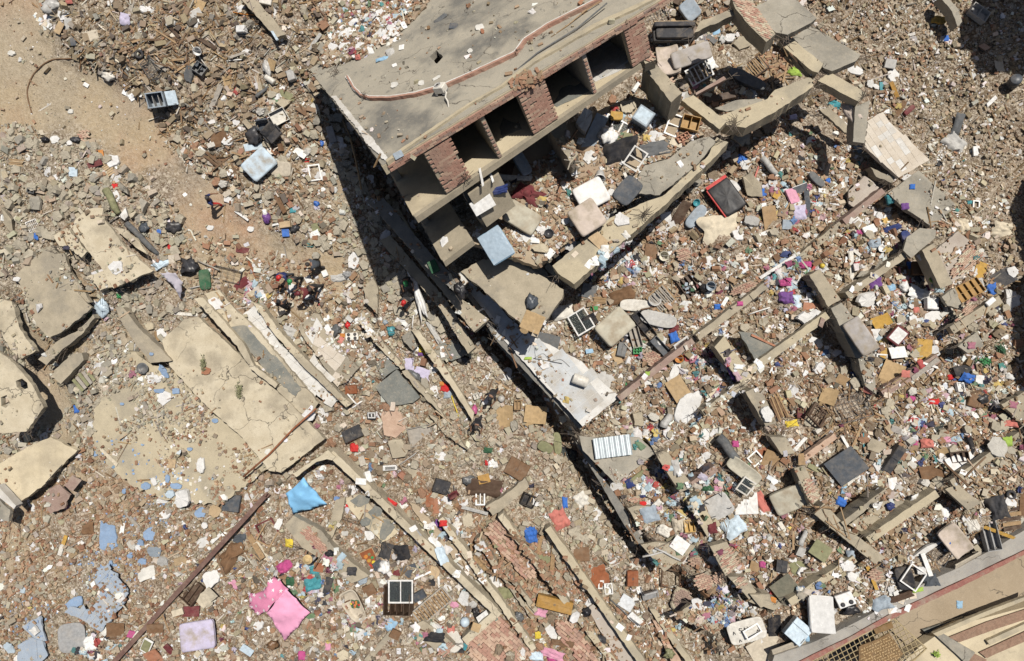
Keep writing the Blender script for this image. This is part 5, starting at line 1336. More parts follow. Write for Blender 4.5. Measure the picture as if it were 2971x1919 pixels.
KINDS=dict(mattress=k_mattress,board=k_board,cardboard_sheet=k_card,plaster_chunk=k_chunk,window_frame=k_window,refrigerator=k_fridge,cabinet=k_cabinet,sofa=k_sofa,chair=k_chair,bed_frame=k_bedframe,metal_rack=k_rack,bucket=k_bucket,basin=k_basin,sink=k_sink,appliance=k_appliance,plank=k_plank,pipe=k_pipe,log=k_log,cloth=k_cloth,bag=k_bag,padded_mat=k_panel3,bathtub=k_tub,tyre=k_tyre,satellite_dish=k_dish,barrel=k_barrel,wooden_tray=k_tray,slat_bundle=k_bundle,brickwork_slab=k_brickpanel,rebar_tuft=k_rebar,leafy_plant=k_plant,wire_cage=k_cage,table=k_table,metal_sheet=k_corrugated,ball=k_ball,picture_board=k_poster,flower_bunch=k_flowers,padded_headboard=k_suitcase,plastic_jug=k_jug,hollow_block=k_cinder,air_conditioner=k_ac,concrete_fragment=k_slab2)
CATS=dict(cardboard_sheet='cardboard',plaster_chunk='plaster piece',window_frame='window frame',refrigerator='refrigerator',bed_frame='bed frame',metal_rack='metal rack',padded_mat='padded panel',satellite_dish='satellite dish',wooden_tray='wooden drawer',slat_bundle='wooden slats',brickwork_slab='brick panel',rebar_tuft='steel bars',leafy_plant='plant',wire_cage='wire cage',metal_sheet='metal sheet',picture_board='picture',flower_bunch='flowers',padded_headboard='bed base',plastic_jug='jug',hollow_block='concrete block',air_conditioner='air conditioner',concrete_fragment='concrete piece')
FOOT=[]
ANCH=[]
TALL=dict(sofa=1,refrigerator=1)
def place(kind,pos,w,h,ang,color,label,o,cat=None):
	sd=R.randrange(10**6)
	loc,n,s=pick(*pos)
	if 'z' in o:
		loc=at(pos[0],pos[1],loc.z+o['z'])
	k=mpp(loc.z)
	w,h=w*k,h*k
	parts=KINDS[kind](w,h,color,o,sd)
	fl=o.get('follow',.45)
	up=(n*fl+Vector((0,0,1-fl))+Vector((R.gauss(0,.05),R.gauss(0,.05),0))*o.get('wob',1)).normalized()
	a=math.radians(ang)
	xa=Vector((math.cos(a),math.sin(a),0))
	if 'tx' in o:
		up=Quaternion(xa,math.radians(o['tx']))@up
	if 'ty' in o:
		up=Quaternion(Vector((-xa.y,xa.x,0)),math.radians(o['ty']))@up
	ya=up.cross(xa).normalized()
	xa=ya.cross(up)
	mw=Matrix.Translation(loc+Vector((0,0,.02)))@Matrix((xa,ya,up)).transposed().to_4x4()
	low=min((mw.to_3x3()@Vector((sx*w*.5,sy*h*.5,0))).z for sx in(-1,1)for sy in(-1,1))
	mw=Matrix.Translation((0,0,-low*o.get('lift',.55)))@mw
	cat=cat or CATS.get(kind,kind)
	if len(parts)==1:
		p=parts[0]
		ob=tag(link(kind,mesh_of(kind,*p[1],[p[2]],p[3]),None,mw),label,cat,kind='thing')
	else:
		ob=empty(kind,mw,label,cat)
		ob['kind']='thing'
		for p in parts:
			q=link(p[0],mesh_of(p[0],*p[1],[p[2]],p[3]),ob,mw)
			for sp in p[4]:
				link(sp[0],mesh_of(sp[0],*sp[1],[sp[2]]),q,mw)
	ANCH.append((pos[0],pos[1],label))
	if not o.get('nofoot'):
		pw,ph=w/k,h/k
		FOOT.append([(pos[0]+x*pw*.47*math.cos(a)-y*ph*.47*math.sin(a),pos[1]-(x*pw*.47*math.sin(a)+y*ph*.47*math.cos(a)))for x,y in((-1,-1),(1,-1),(1,1),(-1,1))])
	return ob
def items(txt):
	for line in txt.strip().splitlines():
		line=line.strip()
		if not line or line.startswith('#'):
			continue
		f=[x.strip()for x in line.split(';')]
		kind,t,geo,color,label=f[:5]
		o={}
		cat=None
		for kv in(f[5].split()if len(f)>5 else[]):
			a,b=kv.split('=')
			if a=='cat':
				cat=b.replace('_',' ')
				continue
			try:
				b=float(b)
				if b==int(b)and a in('n','nx','ny','bars','slats','shelves','stuffed','burners','glass','open'):
					b=int(b)
			except ValueError:
				pass
			o[a]=b
		g=[float(x)for x in geo.replace(',',' ').split()]
		if len(g)==8:
			p=[src(t,g[i],g[i+1])for i in(0,2,4,6)]
			wx,wy=(p[1][0]-p[0][0]+p[2][0]-p[3][0])/2,(p[1][1]-p[0][1]+p[2][1]-p[3][1])/2
			hx,hy=(p[2][0]-p[1][0]+p[3][0]-p[0][0])/2,(p[2][1]-p[1][1]+p[3][1]-p[0][1])/2
			pos=(sum(q[0]for q in p)/4,sum(q[1]for q in p)/4)
			w,h,ang=math.hypot(wx,wy),math.hypot(hx,hy),math.degrees(math.atan2(-wy,wx))
		else:
			pos=src(t,g[0],g[1])
			kk=TILE[t][2]
			w,h,ang=g[2]*kk,g[3]*kk,g[4]
		place(kind,pos,w,h,ang,color,label,o,cat)
#  named things: kind ; tile ; cx cy w h angle (or four corners) ; colour ; label ; options
items('''
refrigerator;1;1100,695,112,98,8;bluegrey;pale grey refrigerator lying open on the edge of the dirt lane;open=1 t=.65 z=.35 wob=0
appliance;1;1680,215,70,46,-3;white;white boxy appliance lying near the dark fallen beam at the top;t=.3
appliance;1;1838,18,84,52,-12;offwhite;white box at the top border beside the dark fallen beam;t=.3
bucket;1;1375,348,56,58,0;white;white plastic bucket among grey poles in the top left heap;tx=35
cardboard_sheet;1;1575,575,62,86,10;card;tan cardboard sheet standing out in the heap above the chairs
cardboard_sheet;1;1510,950,125,80,22;brown;brown cardboard sheet left of the black chairs
cardboard_sheet;1;1370,42,88,70,-22;card;cardboard piece at the top border above the grey panel
board;1;1350,100,80,60,30;lgrey;grey panel with a white frame edge near the top border;edge=white
plank;1;1490,672,165,34,62;greywood;thick weathered grey plank below the cardboard sheet
plank;1;1510,305,120,24,-52;greywood;grey squared timber right of the white bucket
plank;1;1420,300,150,26,-30;darkbrown;dark charred timber left of the grey squared timber
plank;1;1085,442,180,20,-36;greywood;long grey plank lying across the wire cage in the heap
plank;1;1180,200,170,22,-48;darkbrown;long dark timber in the upper middle of the brown heap
pipe;1;1372,385,170,8,-58;offwhite;thin white pole leaning over the white bucket
pipe;1;1620,420,120,9,6;white;thin white pipe lying flat right of the heap
plank;1;1640,385,110,18,30;greywood;grey stick beside the thin white pipe
plank;1;1465,1088,165,32,-8;brown;brown plank lying over splinters left of the stained mattress
plank;1;1372,1020,100,13,82;white;white painted stick standing by the brown plank
plank;1;1420,1050,90,12,-50;white;white stick crossing the white painted stick
plank;1;1540,1255,100,12,80;wood;thin wooden batten below the stained mattress
pipe;1;1710,105,215,9,-9;orange;bright orange red pole pointing to the dark fallen beam
wire_cage;1;1062,478,95,125,35;dgrey;crushed wire cage in the brown heap;t=.3
cabinet;1;1385,490,84,74,-32;dgrey;open white edged cabinet lying on its back among dark debris;shelves=1 stuffed=3 t=.3
plaster_chunk;1;1310,520,70,130,-10;dgrey;dark grey slab beside the open white edged cabinet
tyre;1;963,378,64,64,0;charcoal;black tyre at the edge of the brown heap
bag;1;755,528,92,52,-12;offwhite;translucent white plastic bag at the lane end of the heap
bag;1;530,968,52,40,10;charcoal;black rubbish bag beside the pale blocks, left
bag;1;318,965,48,36,0;black;small black bag left of the white plaster block
plaster_chunk;1;385,965,62,56,20;white;white plaster block between two black bags
plaster_chunk;1;483,985,42,38,0;white;small white plaster lump right of the big one near the lane
plaster_chunk;1;85,372,52,42,-20;plaster;lone pale stone lying on the clean dirt lane
plaster_chunk;1;490,770,40,34,0;plaster;pale stone on the dirt lane near the grey patch
board;1;595,587,36,26,-30;white;white triangular scrap on the dirt lane
brickwork_slab;1;590,935,60,90,-20;brick;broken red bricks at the lane edge beside the white dust
board;1;698,1054,32,42,5;orange;bright orange card at the edge of the pale stone heap
board;1;655,1128,102,42,18;maroon;dark red board in the pale stone heap
slat_bundle;1;120,1120,110,46,-5;wood;tan ribbed board at the left border;n=4 c2=tan
board;1;508,1185,55,62,-6;paleblue;light blue board lying in the pale stone heap
slat_bundle;1;750,1160,62,112,35;tan;bundle of pale ribbed slats at the lane edge;n=7
cloth;1;790,1282,34,34,0;red;small bright red cloth in the stones below the dirt lane
hollow_block;1;225,1312,46,34,-12;dgrey;dark hollow concrete block in the pale stone heap
concrete_fragment;1;258,1400,90,110,10;lgrey;big smooth pale stone slab in the stone heap;m=concgrey t=.15
concrete_fragment;1;865,1480,58,102,0;cream;white upright concrete block above the yellow slab;m=white t=.3 n=4
concrete_fragment;1;930,1478,52,72,-20;cream;cream concrete block right of the white upright block;m=yellow t=.3 n=4
concrete_fragment;1;1075,1468,64,56,-30;cream;pale concrete block near the walking person;m=yellow t=.3 n=4
concrete_fragment;1;1140,1490,60,50,-20;tan;tan concrete block right of the pale block near the walking person;m=conc t=.3 n=4
concrete_fragment;1;860,1300,120,46,-55;olive;grey green broken column piece in the stones;m=concgrey t=.3 n=4
concrete_fragment;1;1005,1420,58,110,5;olive;short grey column piece above the pale blocks;m=concgrey t=.3 n=4
log;1;790,1395,190,50,-60;olive;dark weathered beam stub in the stones above the yellow slab
concrete_fragment;5;85,100,210,56,-68;conc;tan concrete beam lying at the left border above the metal grille;m=conc t=.3 n=4
window_frame;1;30,1490,30,60,-10;white;small white window frame at the left border in the stones;bars=1
metal_rack;5;235,140,72,94,25;white;white metal radiator grille in the pale stones;nx=6 ny=3
cloth;1;865,140,62,76,-10;lilac;pale lilac cloth caught on the brown heap;amp=.25
cloth;1;640,250,90,70,20;beige;dirty beige rag in the brown heap
bag;1;370,60,120,90,20;lgrey;pile of translucent grey plastic bags at the heap corner
cloth;1;470,170,60,80,0;lgrey;pale grey crumpled sheet beside the plastic bags
cardboard_sheet;1;420,200,70,80,-30;tan;tan cardboard leaning at the heap corner
board;1;520,300,42,52,10;slate;small dark square box at the lane side of the heap;t=.2
plaster_chunk;1;765,28,52,44,0;white;white plaster lump at the top border in the heap
cloth;1;480,14,60,34,0;coral;red and white striped scrap at the top border
board;1;905,60,30,120,-8;greywood;thin pale door jamb sticking up near the top border
chair;1;1825,855,95,95,10;slate;black office chair tipped on the rubble above the stained mattress;tx=20
chair;2;135,940,130,120,40;charcoal;black armchair lying beside the open white drawer unit;tx=-25
bag;1;1755,940,90,120,10;charcoal;black plastic heap left of the black armchair
board;1;1745,1010,120,50,12;paleblue;pale blue board lying below the black chairs
cabinet;2;143,812,112,92,28;offwhite;open white drawer unit beside the black office chair;shelves=0 t=.25
mattress;1;1660,1150,1822,1010,1907,1122,1770,1256;paleblue;white blue stained mattress lying in the heap left of the shaded gap;t=.25 z=.25
padded_mat;2;165,1165,140,100,-5;beige;crumpled beige cushion against the stained mattress;t=.22
window_frame;2;390,1190,80,110,10;white;broken white window frame right of the beige cushion;bars=0 glass=0
board;2;290,1055,90,52,-30;white;white folded board at the edge of the shade
cloth;2;335,1105,32,28,0;red;bright red scrap under the white folded board
bag;2;435,990,26,40,10;blue;small blue packet in the shade
appliance;2;505,930,48,110,15;grey;grey slim appliance in the shade beside the roof pole;t=.2
cardboard_sheet;2;90,450,80,70,-20;card;cardboard box flap left of the roof corner
bag;2;60,470,50,110,10;lgrey;grey plastic sheet beside the cardboard flap
barrel;2;85,560,70,40,-35;offwhite;pale drum on its side below the cardboard flap
appliance;2;240,530,52,72,15;lgrey;pale grey upright box left of the roof corner;t=.3
board;2;200,660,112,48,-22;olive;green wooden panel left of the roof edge
board;2;165,603,38,30,-10;white;white card above the green panel
concrete_fragment;2;180,720,110,80,30;tan;tan triangular slab under the green panel;m=conc t=.12 n=4
log;2;30,640,110,24,45;dgrey;dark log left of the green panel
board;2;300,760,80,46,-30;brown;dark brown board close to the shade
bag;2;58,1498,52,80,10;purple;purple and white bundle below the beige cushion;c2=white
cloth;2;238,1446,46,34,0;teal;teal cloth scrap at the edge of the shade
bag;2;403,1402,36,36,0;blue;blue cloth bundle right of the teal scrap
plank;2;155,1405,140,34,-60;brown;brown plank left of the teal scrap
plank;2;300,1290,110,14,-60;wood;thin stick in the rubble above the teal scrap
plank;2;382,305,160,24,48;lgrey;pale grey plank leaning towards the roof edge
plank;2;115,250,70,16,-60;paleblue;small pale board in the shade of the dark beam
pipe;2;594,850,225,12,-70;wood;long thin wooden pole hanging off the left roof edge, upper half;z=.2 nofoot=1
pipe;2;672,1135,355,13,-78;wood;long thin wooden pole propped from the roof edge into the shade;z=1.2 nofoot=1
plank;2;825,1110,120,10,38;wood;thin batten sticking out of the roof corner;z=.1 nofoot=1
board;2;962,1068,66,46,28;bluegrey;small grey sheet of metal on the lower roof corner;
air_conditioner;2;1262,636,80,66,-22;offwhite;white air conditioner unit standing on the tilted roof;follow=1 wob=0 cat=air_conditioner
board;2;1340,186,58,46,-12;slate;dark grey square tile on the roof
cloth;2;1255,130,90,36,35;dgrey;dark grey ragged cloth on the upper roof
cloth;2;850,412,86,26,10;skyblue;pale blue cloth on the roof beside the rubble;amp=.25
cloth;2;685,400,40,34,10;coral;coral red cloth at the torn left of the roof;amp=.25
board;2;985,332,38,44,0;white;white papers at the edge of the roof rubble
board;2;936,453,34,26,20;white;white scrap between the two small roof holes
cloth;2;910,365,60,60,20;lgrey;grey cloth bunch above the pale blue cloth;amp=.3
plaster_chunk;2;1540,222,26,54,15;brick;brick lump on the roof near the round patch;
plaster_chunk;2;936,590,60,46,0;plaster;ring of broken plaster round a column stub on the roof, left;t=.03
plaster_chunk;2;1120,575,48,40,0;plaster;ring of broken plaster on the roof above the parapet line;t=.03
plaster_chunk;2;1456,355,44,38,0;plaster;pale plaster ring on the roof right of the square hole;t=.03
plaster_chunk;2;1520,195,70,56,0;plaster;pale plaster ring round the brick lump;t=.025
plaster_chunk;2;1225,540,64,28,25;plaster;pale scraped patch above the parapet stub;t=.012
rebar_tuft;2;545,505,110,90,0;dgrey;tuft of rusty bars at the curled end of the parapet stub
rebar_tuft;2;1060,625,60,60,0;dgrey;bars sticking from the parapet stub near the air conditioner;n=7
rebar_tuft;2;730,660,70,70,0;dgrey;bars sticking out where the parapet stub curls;n=9
rebar_tuft;2;1455,490,60,90,0;dgrey;bars bent over the parapet stub right of the middle;n=7
rebar_tuft;3;110,360,60,70,0;dgrey;bars on the right part of the parapet stub;n=7
rebar_tuft;3;300,260,60,60,0;dgrey;bars near the upper end of the parapet stub;n=6
pipe;3;380,300,900,5,38;dgrey;black cable stretched along the roof parallel to its edge;rad=.03 nofoot=1
pipe;3;520,140,420,8,37;wood;thin wooden pole lying along the upper roof;nofoot=1
sofa;3;1182,250,282,112,3;charcoal;black sofa tipped on its front in the upper rooms;z=.3
metal_rack;3;1050,110,190,180,25;dgrey;rusty window grille above the black sofa;nx=8 ny=5 tx=15
padded_mat;3;1215,60,1295,-5,1385,95,1290,178;bluegrey;thick grey mattress leaning at the top border right of the grille;t=.25 z=.2
board;3;1215,165,80,110,20;card;cardboard and foam pieces between the grille and the thick grey mattress
mattress;3;1150,440,150,215,4;pinkbeige;pinkish beige mattress folded below the black sofa;t=.2 bend=.15 z=.15
mattress;3;1165,378,1420,300,1452,402,1200,492;mattgrey;dirty grey mattress lying across the pinkish one;t=.22 z=.4
window_frame;3;1250,495,1400,430,1480,500,1340,600;white;white metal window frame with bars below the two mattresses;bars=4 glass=0 z=.2
cloth;3;1345,592,52,52,0;pink;pink cloth knotted on the white barred frame;amp=.25
cloth;3;1445,440,70,90,20;white;white cloth right of the dirty grey mattress;amp=.2
cloth;3;1490,215,60,80,0;skyblue;bright blue fabric among the rubble right of the black sofa;amp=.25
board;3;1440,265,110,36,-45;dgrey;narrow dark panel by the bright blue fabric
plaster_chunk;3;1576,272,74,66,0;white;white plaster lump right of the black sofa
bed_frame;3;1745,478,150,120,35;darkbrown;broken brown slatted bed base in the upper right room;c2=wood slats=8
concrete_fragment;3;1665,300,150,90,10;tan;tan floor fragment beside the pale brick pier;m=conc t=.1
cloth;4;320,495,90,64,-10;lime;lime green cloth beside the long front beam;amp=.3
padded_mat;3;1690,560,270,80,-28;dgrey;grey rolled padded panel over the dark pit;t=.25 corner=3 z=.1
cabinet;3;1510,685,200,50,8;darkbrown;brown broken furniture down in the dark pit;open=0 t=.2
padded_mat;2;1795,1120,90,205,30;bluegrey;blue grey headboard leaning in the second storey room;t=.12 ty=25 z=.3
plank;2;1730,1225,300,34,-5;offwhite;long pale timber in front of the blue grey headboard
plank;A;890,300,130,18,-75;white;white door frame post left of the long pale timber
plank;A;965,290,110,16,-70;white;second white post beside the door frame post
cardboard_sheet;A;1085,235,90,90,70;darkbrown;dark brown ribbed panel behind the headboard
cloth;A;1230,420,190,120,-30;maroon;dark magenta tasselled cloth trailing over the rubble;amp=.2 edge=.35
cloth;A;1030,390,110,60,10;navy;navy clothes bundle left of the magenta cloth;amp=.25
board;A;900,500,110,170,-60;white;white sheet of board on the tilted wall block
mattress;A;1035,610,1128,470,1345,592,1262,742;mattress;dirty beige mattress lying in the second storey rubble;t=.24 z=.2
mattress;A;858,755,1020,655,1148,862,990,958;skyblue;pale blue plastic wrapped mattress at the corner of the building;t=.26 wrap=1 label_patch=1 clean=1 z=.6 follow=.2
mattress;B;685,1295,900,1175,1022,1330,830,1420;white;bright white mattress with creased sheet on the sagging floor;t=.24 clean=1 z=.2
mattress;B;680,1425,870,1330,965,1500,790,1640;pinkbeige;lilac grey mattress overlapping the bright white one;t=.24 z=.42
concrete_fragment;B;805,775,110,210,-20;white;broken wall block with a white face in the second storey;m=white t=.5 n=5
board;B;880,850,95,300,-25;bluegrey;long blue grey door panel leaning beside the broken wall block;t=.06 tx=8
plaster_chunk;B;1135,652,125,105,-10;cream;cream white plaster slab among the second storey rubble;t=.12
padded_mat;B;1045,720,92,64,-5;ochre;mustard yellow cushion on the white window frame;z=.25 t=.16
window_frame;B;1050,785,200,100,-28;white;white double window frame under the mustard cushion;bars=2
appliance;B;1245,740,130,120,-35;bluegrey;grey washing machine with a silver lid lying open;t=.6 screen=1 c2=paleblue z=.1
window_frame;B;1400,860,1440,690,1560,715,1480,865;white;tall white window frame beside the orange wooden drawer;bars=1 glass=0
cabinet;B;1590,780,130,105,-15;gold;orange brown wooden drawer at the corner of the second storey;t=.35 shelves=1
plank;B;1195,495,75,26,55;white;white plank end in the second storey rubble
cloth;B;1075,980,240,180,10;black;large heap of black plastic sheeting in the second storey;amp=.22
bag;B;985,880,120,130,20;white;heap of white linen beside the black sheeting
cloth;B;960,800,60,50,10;magenta;dark red cloth under the white double window frame
window_frame;B;1065,1090,1190,955,1280,970,1215,1120;lgrey;weathered grey window frame on the black sheeting;bars=1 glass=0 z=.45
board;B;1130,870,66,50,-15;olive;small square olive box below the white double window frame;t=.15
wooden_tray;B;1540,880,100,50,30;brick;open brown wooden tray near the dark floor slab
board;B;1490,915,90,50,-25;cream;cream folded board beside the open brown tray
cloth;B;1330,960,220,110,10;dgrey;dark grey tarpaulin right of the black sheeting;amp=.12
bucket;B;925,1138,80,60,0;white;white bucket on its side above the bright white mattress;tx=60
padded_mat;B;1130,1275,150,210,-40;slate;dark slate padded panel beside the bright white mattress;t=.15
plank;B;1140,1215,180,22,-68;offwhite;pale plank standing on the dark slate panel;z=.15
plaster_chunk;B;1005,1285,60,60,0;white;white plaster piece right of the bright white mattress
plaster_chunk;A;1515,625,70,52,20;white;white plaster lump left of the lilac grey mattress
board;A;1760,765,130,90,-45;tan;flat tan board lying on the long front beam;
basin;A;1395,715,72,64,0;charcoal;black round pan in the rubble under the dirty beige mattress
board;A;1290,765,70,46,-5;white;white picture frame below the black pan;edge=black
board;A;1400,865,54,74,-40;white;white sheet card on the front slab
concrete_fragment;A;1305,1000,100,300,47;concgrey;long grey broken beam piece across the front slab;m=concgrey t=.25 n=6
concrete_fragment;A;1410,990,60,180,47;conc;cream broken slab strip beside the long grey piece;m=conc t=.2 n=6
concrete_fragment;A;1330,830,130,70,-10;cream;cream broken slab corner near the white sheet card;m=yellow t=.18
bag;A;1265,1225,88,104,-15;slate;dark grey rubbish bag lying alone on the front slab
cardboard_sheet;A;1270,1375,155,140,-24;card;brown cardboard square at the tip of the front slab;curl=.05
rebar_tuft;7;430,560,140,120,0;dgrey;tangle of bars at the broken front slab corner;n=22
rebar_tuft;7;990,60,150,150,0;dgrey;thick tangle of bars at the break of the long front beam;n=26
rebar_tuft;3;1610,860,140,140,0;dgrey;tangle of bars under the corner of the pale beam;n=26
concrete_fragment;3;1640,950,110,130,-10;concgrey;grey pier stump under the bar tangle;m=concgrey t=.5 n=5
rebar_tuft;4;790,660,110,110,0;dgrey;bars where the tan beam meets the leaning column;n=18
rebar_tuft;4;490,490,110,80,0;dgrey;bars at the joint of the lower balcony beam;n=14
rebar_tuft;4;180,265,100,80,0;dgrey;bars at the foot of the slanting brick pier;n=14
rebar_tuft;4;940,1270,150,100,0;dgrey;bars below the cream tiled slab corner;n=18
rebar_tuft;11;1090,90,110,90,0;dgrey;bars at the cross beam right of the corrugated sheet;n=14
rebar_tuft;7;1660,1230,90,70,0;dgrey;bars at the foot of the beige cross beam;n=12
rebar_tuft;2;1420,1220,110,70,0;dgrey;bars at the head of the fallen wall block;n=14
rebar_tuft;5;255,1090,150,120,0;dgrey;dark tangle of bars and stones between the tan beams, lower left;n=20
padded_headboard;3;1415,1320,1540,1232,1700,1412,1552,1500;black;black bed base with bright red sides in the rubble under the front beam;z=.3
basin;3;1345,1392,50,52,0;teal;turquoise bowl left of the black and red bed base
cloth;3;1660,1092,90,70,10;blue;blue fabric bunch above the black and red bed base;amp=.3
cloth;3;1795,1330,66,50,20;blue;dark blue fabric bunch right of the black and red bed base;amp=.3
concrete_fragment;3;1730,1290,120,190,25;tan;dusty wall block right of the black and red bed base;m=conc t=.4 n=5
plank;3;1765,1180,130,12,70;coral;thin pink stick above the dark blue fabric
log;4;140,1150,150,44,-48;lgrey;pale concrete post beside the thin pink stick
padded_mat;7;1340,70,80,180,-40;bluegrey;curved grey plastic panel left of the crumpled cream sheet;t=.2 corner=3
board;7;1140,70,70,60,10;white;white open box lid in the shade of the front beam
plank;7;1235,60,200,70,60;darkbrown;brown log in the shade below the front beam
cloth;7;1505,155,225,180,10;cream;large crumpled cream sheet in the rubble;amp=.16 edge=.2
plaster_chunk;7;1725,108,110,84,-5;lgrey;pale blue grey boulder right of the crumpled cream sheet
board;8;145,80,105,165,8;wood;orange tan door panel lying flat below the pink box;
plank;4;410,1470,24,320,4;slate;dark narrow steel plank right of the orange tan door;
board;8;265,125,75,65,-3;bluegrey;small grey panel right of the orange tan door
cloth;8;345,40,90,100,0;lilac;lilac cloth heap right of the orange tan door;amp=.25
board;4;292,1355,80,105,20;pink;pink doll box lying among coloured clothes;t=.12
board;4;350,1305,110,60,20;slate;dark open case with white stuff right of the pink box;t=.1 edge=white
board;4;200,1340,60,66,-25;ochre;ochre board left of the pink doll box
cloth;4;85,1330,50,50,0;blue;blue scrap left of the ochre board;amp=.3
cloth;4;585,720,110,50,-25;teal;pale green crumpled plastic in front of the leaning column;amp=.25
cloth;4;690,780,70,170,25;pinkbeige;pink beige fabric beside the leaning column;amp=.2
cloth;4;300,810,62,40,10;lilac;small white lilac cloth in the shade under the front beam;amp=.25
bucket;7;1130,332,66,66,0;ivory;ivory bucket standing in the rubble under the front beam;tx=15
board;7;1045,312,105,105,-8;brown;brown square board left of the ivory bucket
brickwork_slab;7;1265,330,120,110,-20;brick;broken ribbed brick panel right of the ivory bucket
cabinet;7;1210,520,1330,440,1395,560,1285,640;darkbrown;dark open crate full of bottles and books;shelves=3 stuffed=14 t=.25
bed_frame;7;990,640,1100,530,1220,630,1110,725;wood;wooden slatted bed frame left of the dark open crate;c2=greywood
basin;7;1060,645,90,90,0;lgrey;translucent bowl lying on the slatted bed frame
bucket;7;1452,532,64,64,0;bluegrey;grey blue bucket right of the dark open crate;tx=30
ball;7;1400,565,56,56,0;black;black ball beside the grey blue bucket
cloth;7;835,612,165,95,15;brown;brown leather sheet above the wavy white panel;amp=.14
slat_bundle;7;685,645,95,52,0;wood;small tan corrugated board left of the brown leather sheet;n=5
board;7;612,580,105,95,-12;dgrey;smoky grey plastic panel near the broken slab corner;
padded_mat;7;930,678,220,80,-4;offwhite;wavy white panel lying above the big mattress;corner=3 t=.08 bend=.12
padded_mat;7;1085,775,245,100,-15;lgrey;wavy grey panel right of the big mattress;corner=3 t=.08 bend=.1
window_frame;7;460,762,575,680,662,840,535,888;white;white double window frame with grilles by the front slab corner;bars=1 z=.25
appliance;7;615,785,105,80,30;black;black flat television leaning on the white double window frame;t=.08 screen=1 z=.3
cloth;7;430,725,150,90,10;offwhite;white plaster cloth left of the white double window frame;amp=.15
cloth;7;650,700,50,30,0;green;green scrap above the black television;amp=.3
mattress;7;630,845,810,690,935,810,755,972;mattress;big thick beige mattress right of the white window frame;t=.3 z=.35
cabinet;7;985,820,230,66,-50;black;black open cabinet lying between the big mattress and the wavy panel;shelves=2 t=.3
cabinet;7;1110,975,190,60,-47;slate;dark steel drawer below the black open cabinet;shelves=0 t=.25
cabinet;7;930,895,70,150,15;greywood;broken ribbed wooden box below the big mattress;shelves=1 t=.25
wooden_tray;7;945,988,60,46,0;green;small green plastic crate;nx=3
cloth;7;945,1022,40,22,0;red;red scrap under the small green crate;
cabinet;7;835,990,60,100,-15;dgrey;dark grey small cupboard below the big mattress;open=0 t=.25
board;7;800,1030,55,110,25;card;narrow tan board left of the dark small cupboard
brickwork_slab;7;1045,1040,150,110,-25;palebrick;pale ribbed brick panel right of the green crate
window_frame;7;1245,945,120,75,30;white;white triangular window frame by the orange bucket;bars=0 glass=0
cloth;7;1195,895,60,70,20;blue;bright blue cloth above the white triangular frame;amp=.3
cloth;7;1190,840,80,50,10;maroon;dark red cloth right of the wavy grey panel;amp=.3
bucket;7;1233,1040,58,58,0;orange;orange bucket standing at the end of a thin beam
plaster_chunk;7;1290,1375,160,255,-32;white;large white ceiling panel lying in the clothes heap;t=.08
board;7;1222,1252,120,160,30;card;tan wooden board on the large white ceiling panel;z=.1
board;7;1283,1272,45,75,12;darkbrown;small dark picture frame on the tan board;z=.16 edge=black
plaster_chunk;7;1200,1130,60,140,-25;white;white upper end of the ceiling panel;t=.08
barrel;7;550,1190,105,72,-20;offwhite;white drum lying on the white tiled slab
cabinet;7;500,1030,60,30,-20;darkbrown;small dark box on the white tiled slab;open=0 t=.1
cardboard_sheet;7;330,920,160,90,-15;dgrey;grey sheet on the upper part of the white tiled slab;curl=.1
pipe;7;330,1060,200,6,-10;dgrey;thin loose cable on the white tiled slab;rad=.015
cloth;7;195,1043,50,20,0;lime;lime green strip on the white tiled slab;amp=.2
board;7;715,1200,150,150,20;lgrey;grey dusty sheet beside the white drum;
cloth;7;876,1215,26,30,0;green;light green scrap on the stones by the thin beam;
cloth;7;1015,1148,32,30,0;lime;lime green round scrap near the white ceiling panel;
board;7;615,995,52,30,10;skyblue;pale blue carton near the narrow tan board;t=.06
concrete_fragment;7;940,1460,130,110,-40;conc;tan slab corner with papers below the thin beam;m=conc t=.25 n=4
plaster_chunk;7;1060,1445,90,55,-20;offwhite;white slab piece below the ceiling panel;t=.1
log;7;1140,1470,100,55,60;lgrey;grey post end right of the white slab piece
cloth;7;1550,1090,30,260,28;purple;dark purple cloth along the beige cross beam;amp=.2
cloth;7;1640,1100,62,32,-5;white;white cap like cloth on the beige cross beam;amp=.3
pipe;7;1570,993,110,8,15;navy;blue cord on the beige cross beam;rad=.02
plank;7;1810,920,180,14,-25;brick;thin red brown stick on the dark green grey slab
plaster_chunk;8;122,1430,84,116,25;white;white rock on the tan wall end beside the wooden slats
plank;8;210,405,300,22,35;white;long strip of white plaster along the thin dusty beam;z=.25
brickwork_slab;7;1665,560,210,66,25;palebrick;long fallen strip of pink bricks near the black ball
cloth;7;1590,540,36,80,0;black;small black figure like rag above the fallen brick strip;amp=.3
plank;7;1545,655,70,24,60;white;white shoe rack piece above the thin beam
cloth;7;1495,690,46,40,0;blue;blue scrap left of the white shoe rack piece;amp=.3
cloth;7;1650,668,40,30,0;magenta;pink scrap on the thin dusty beam;amp=.3
pipe;8;70,720,150,10,15;white;thin white pipe left of the dark red book
''')
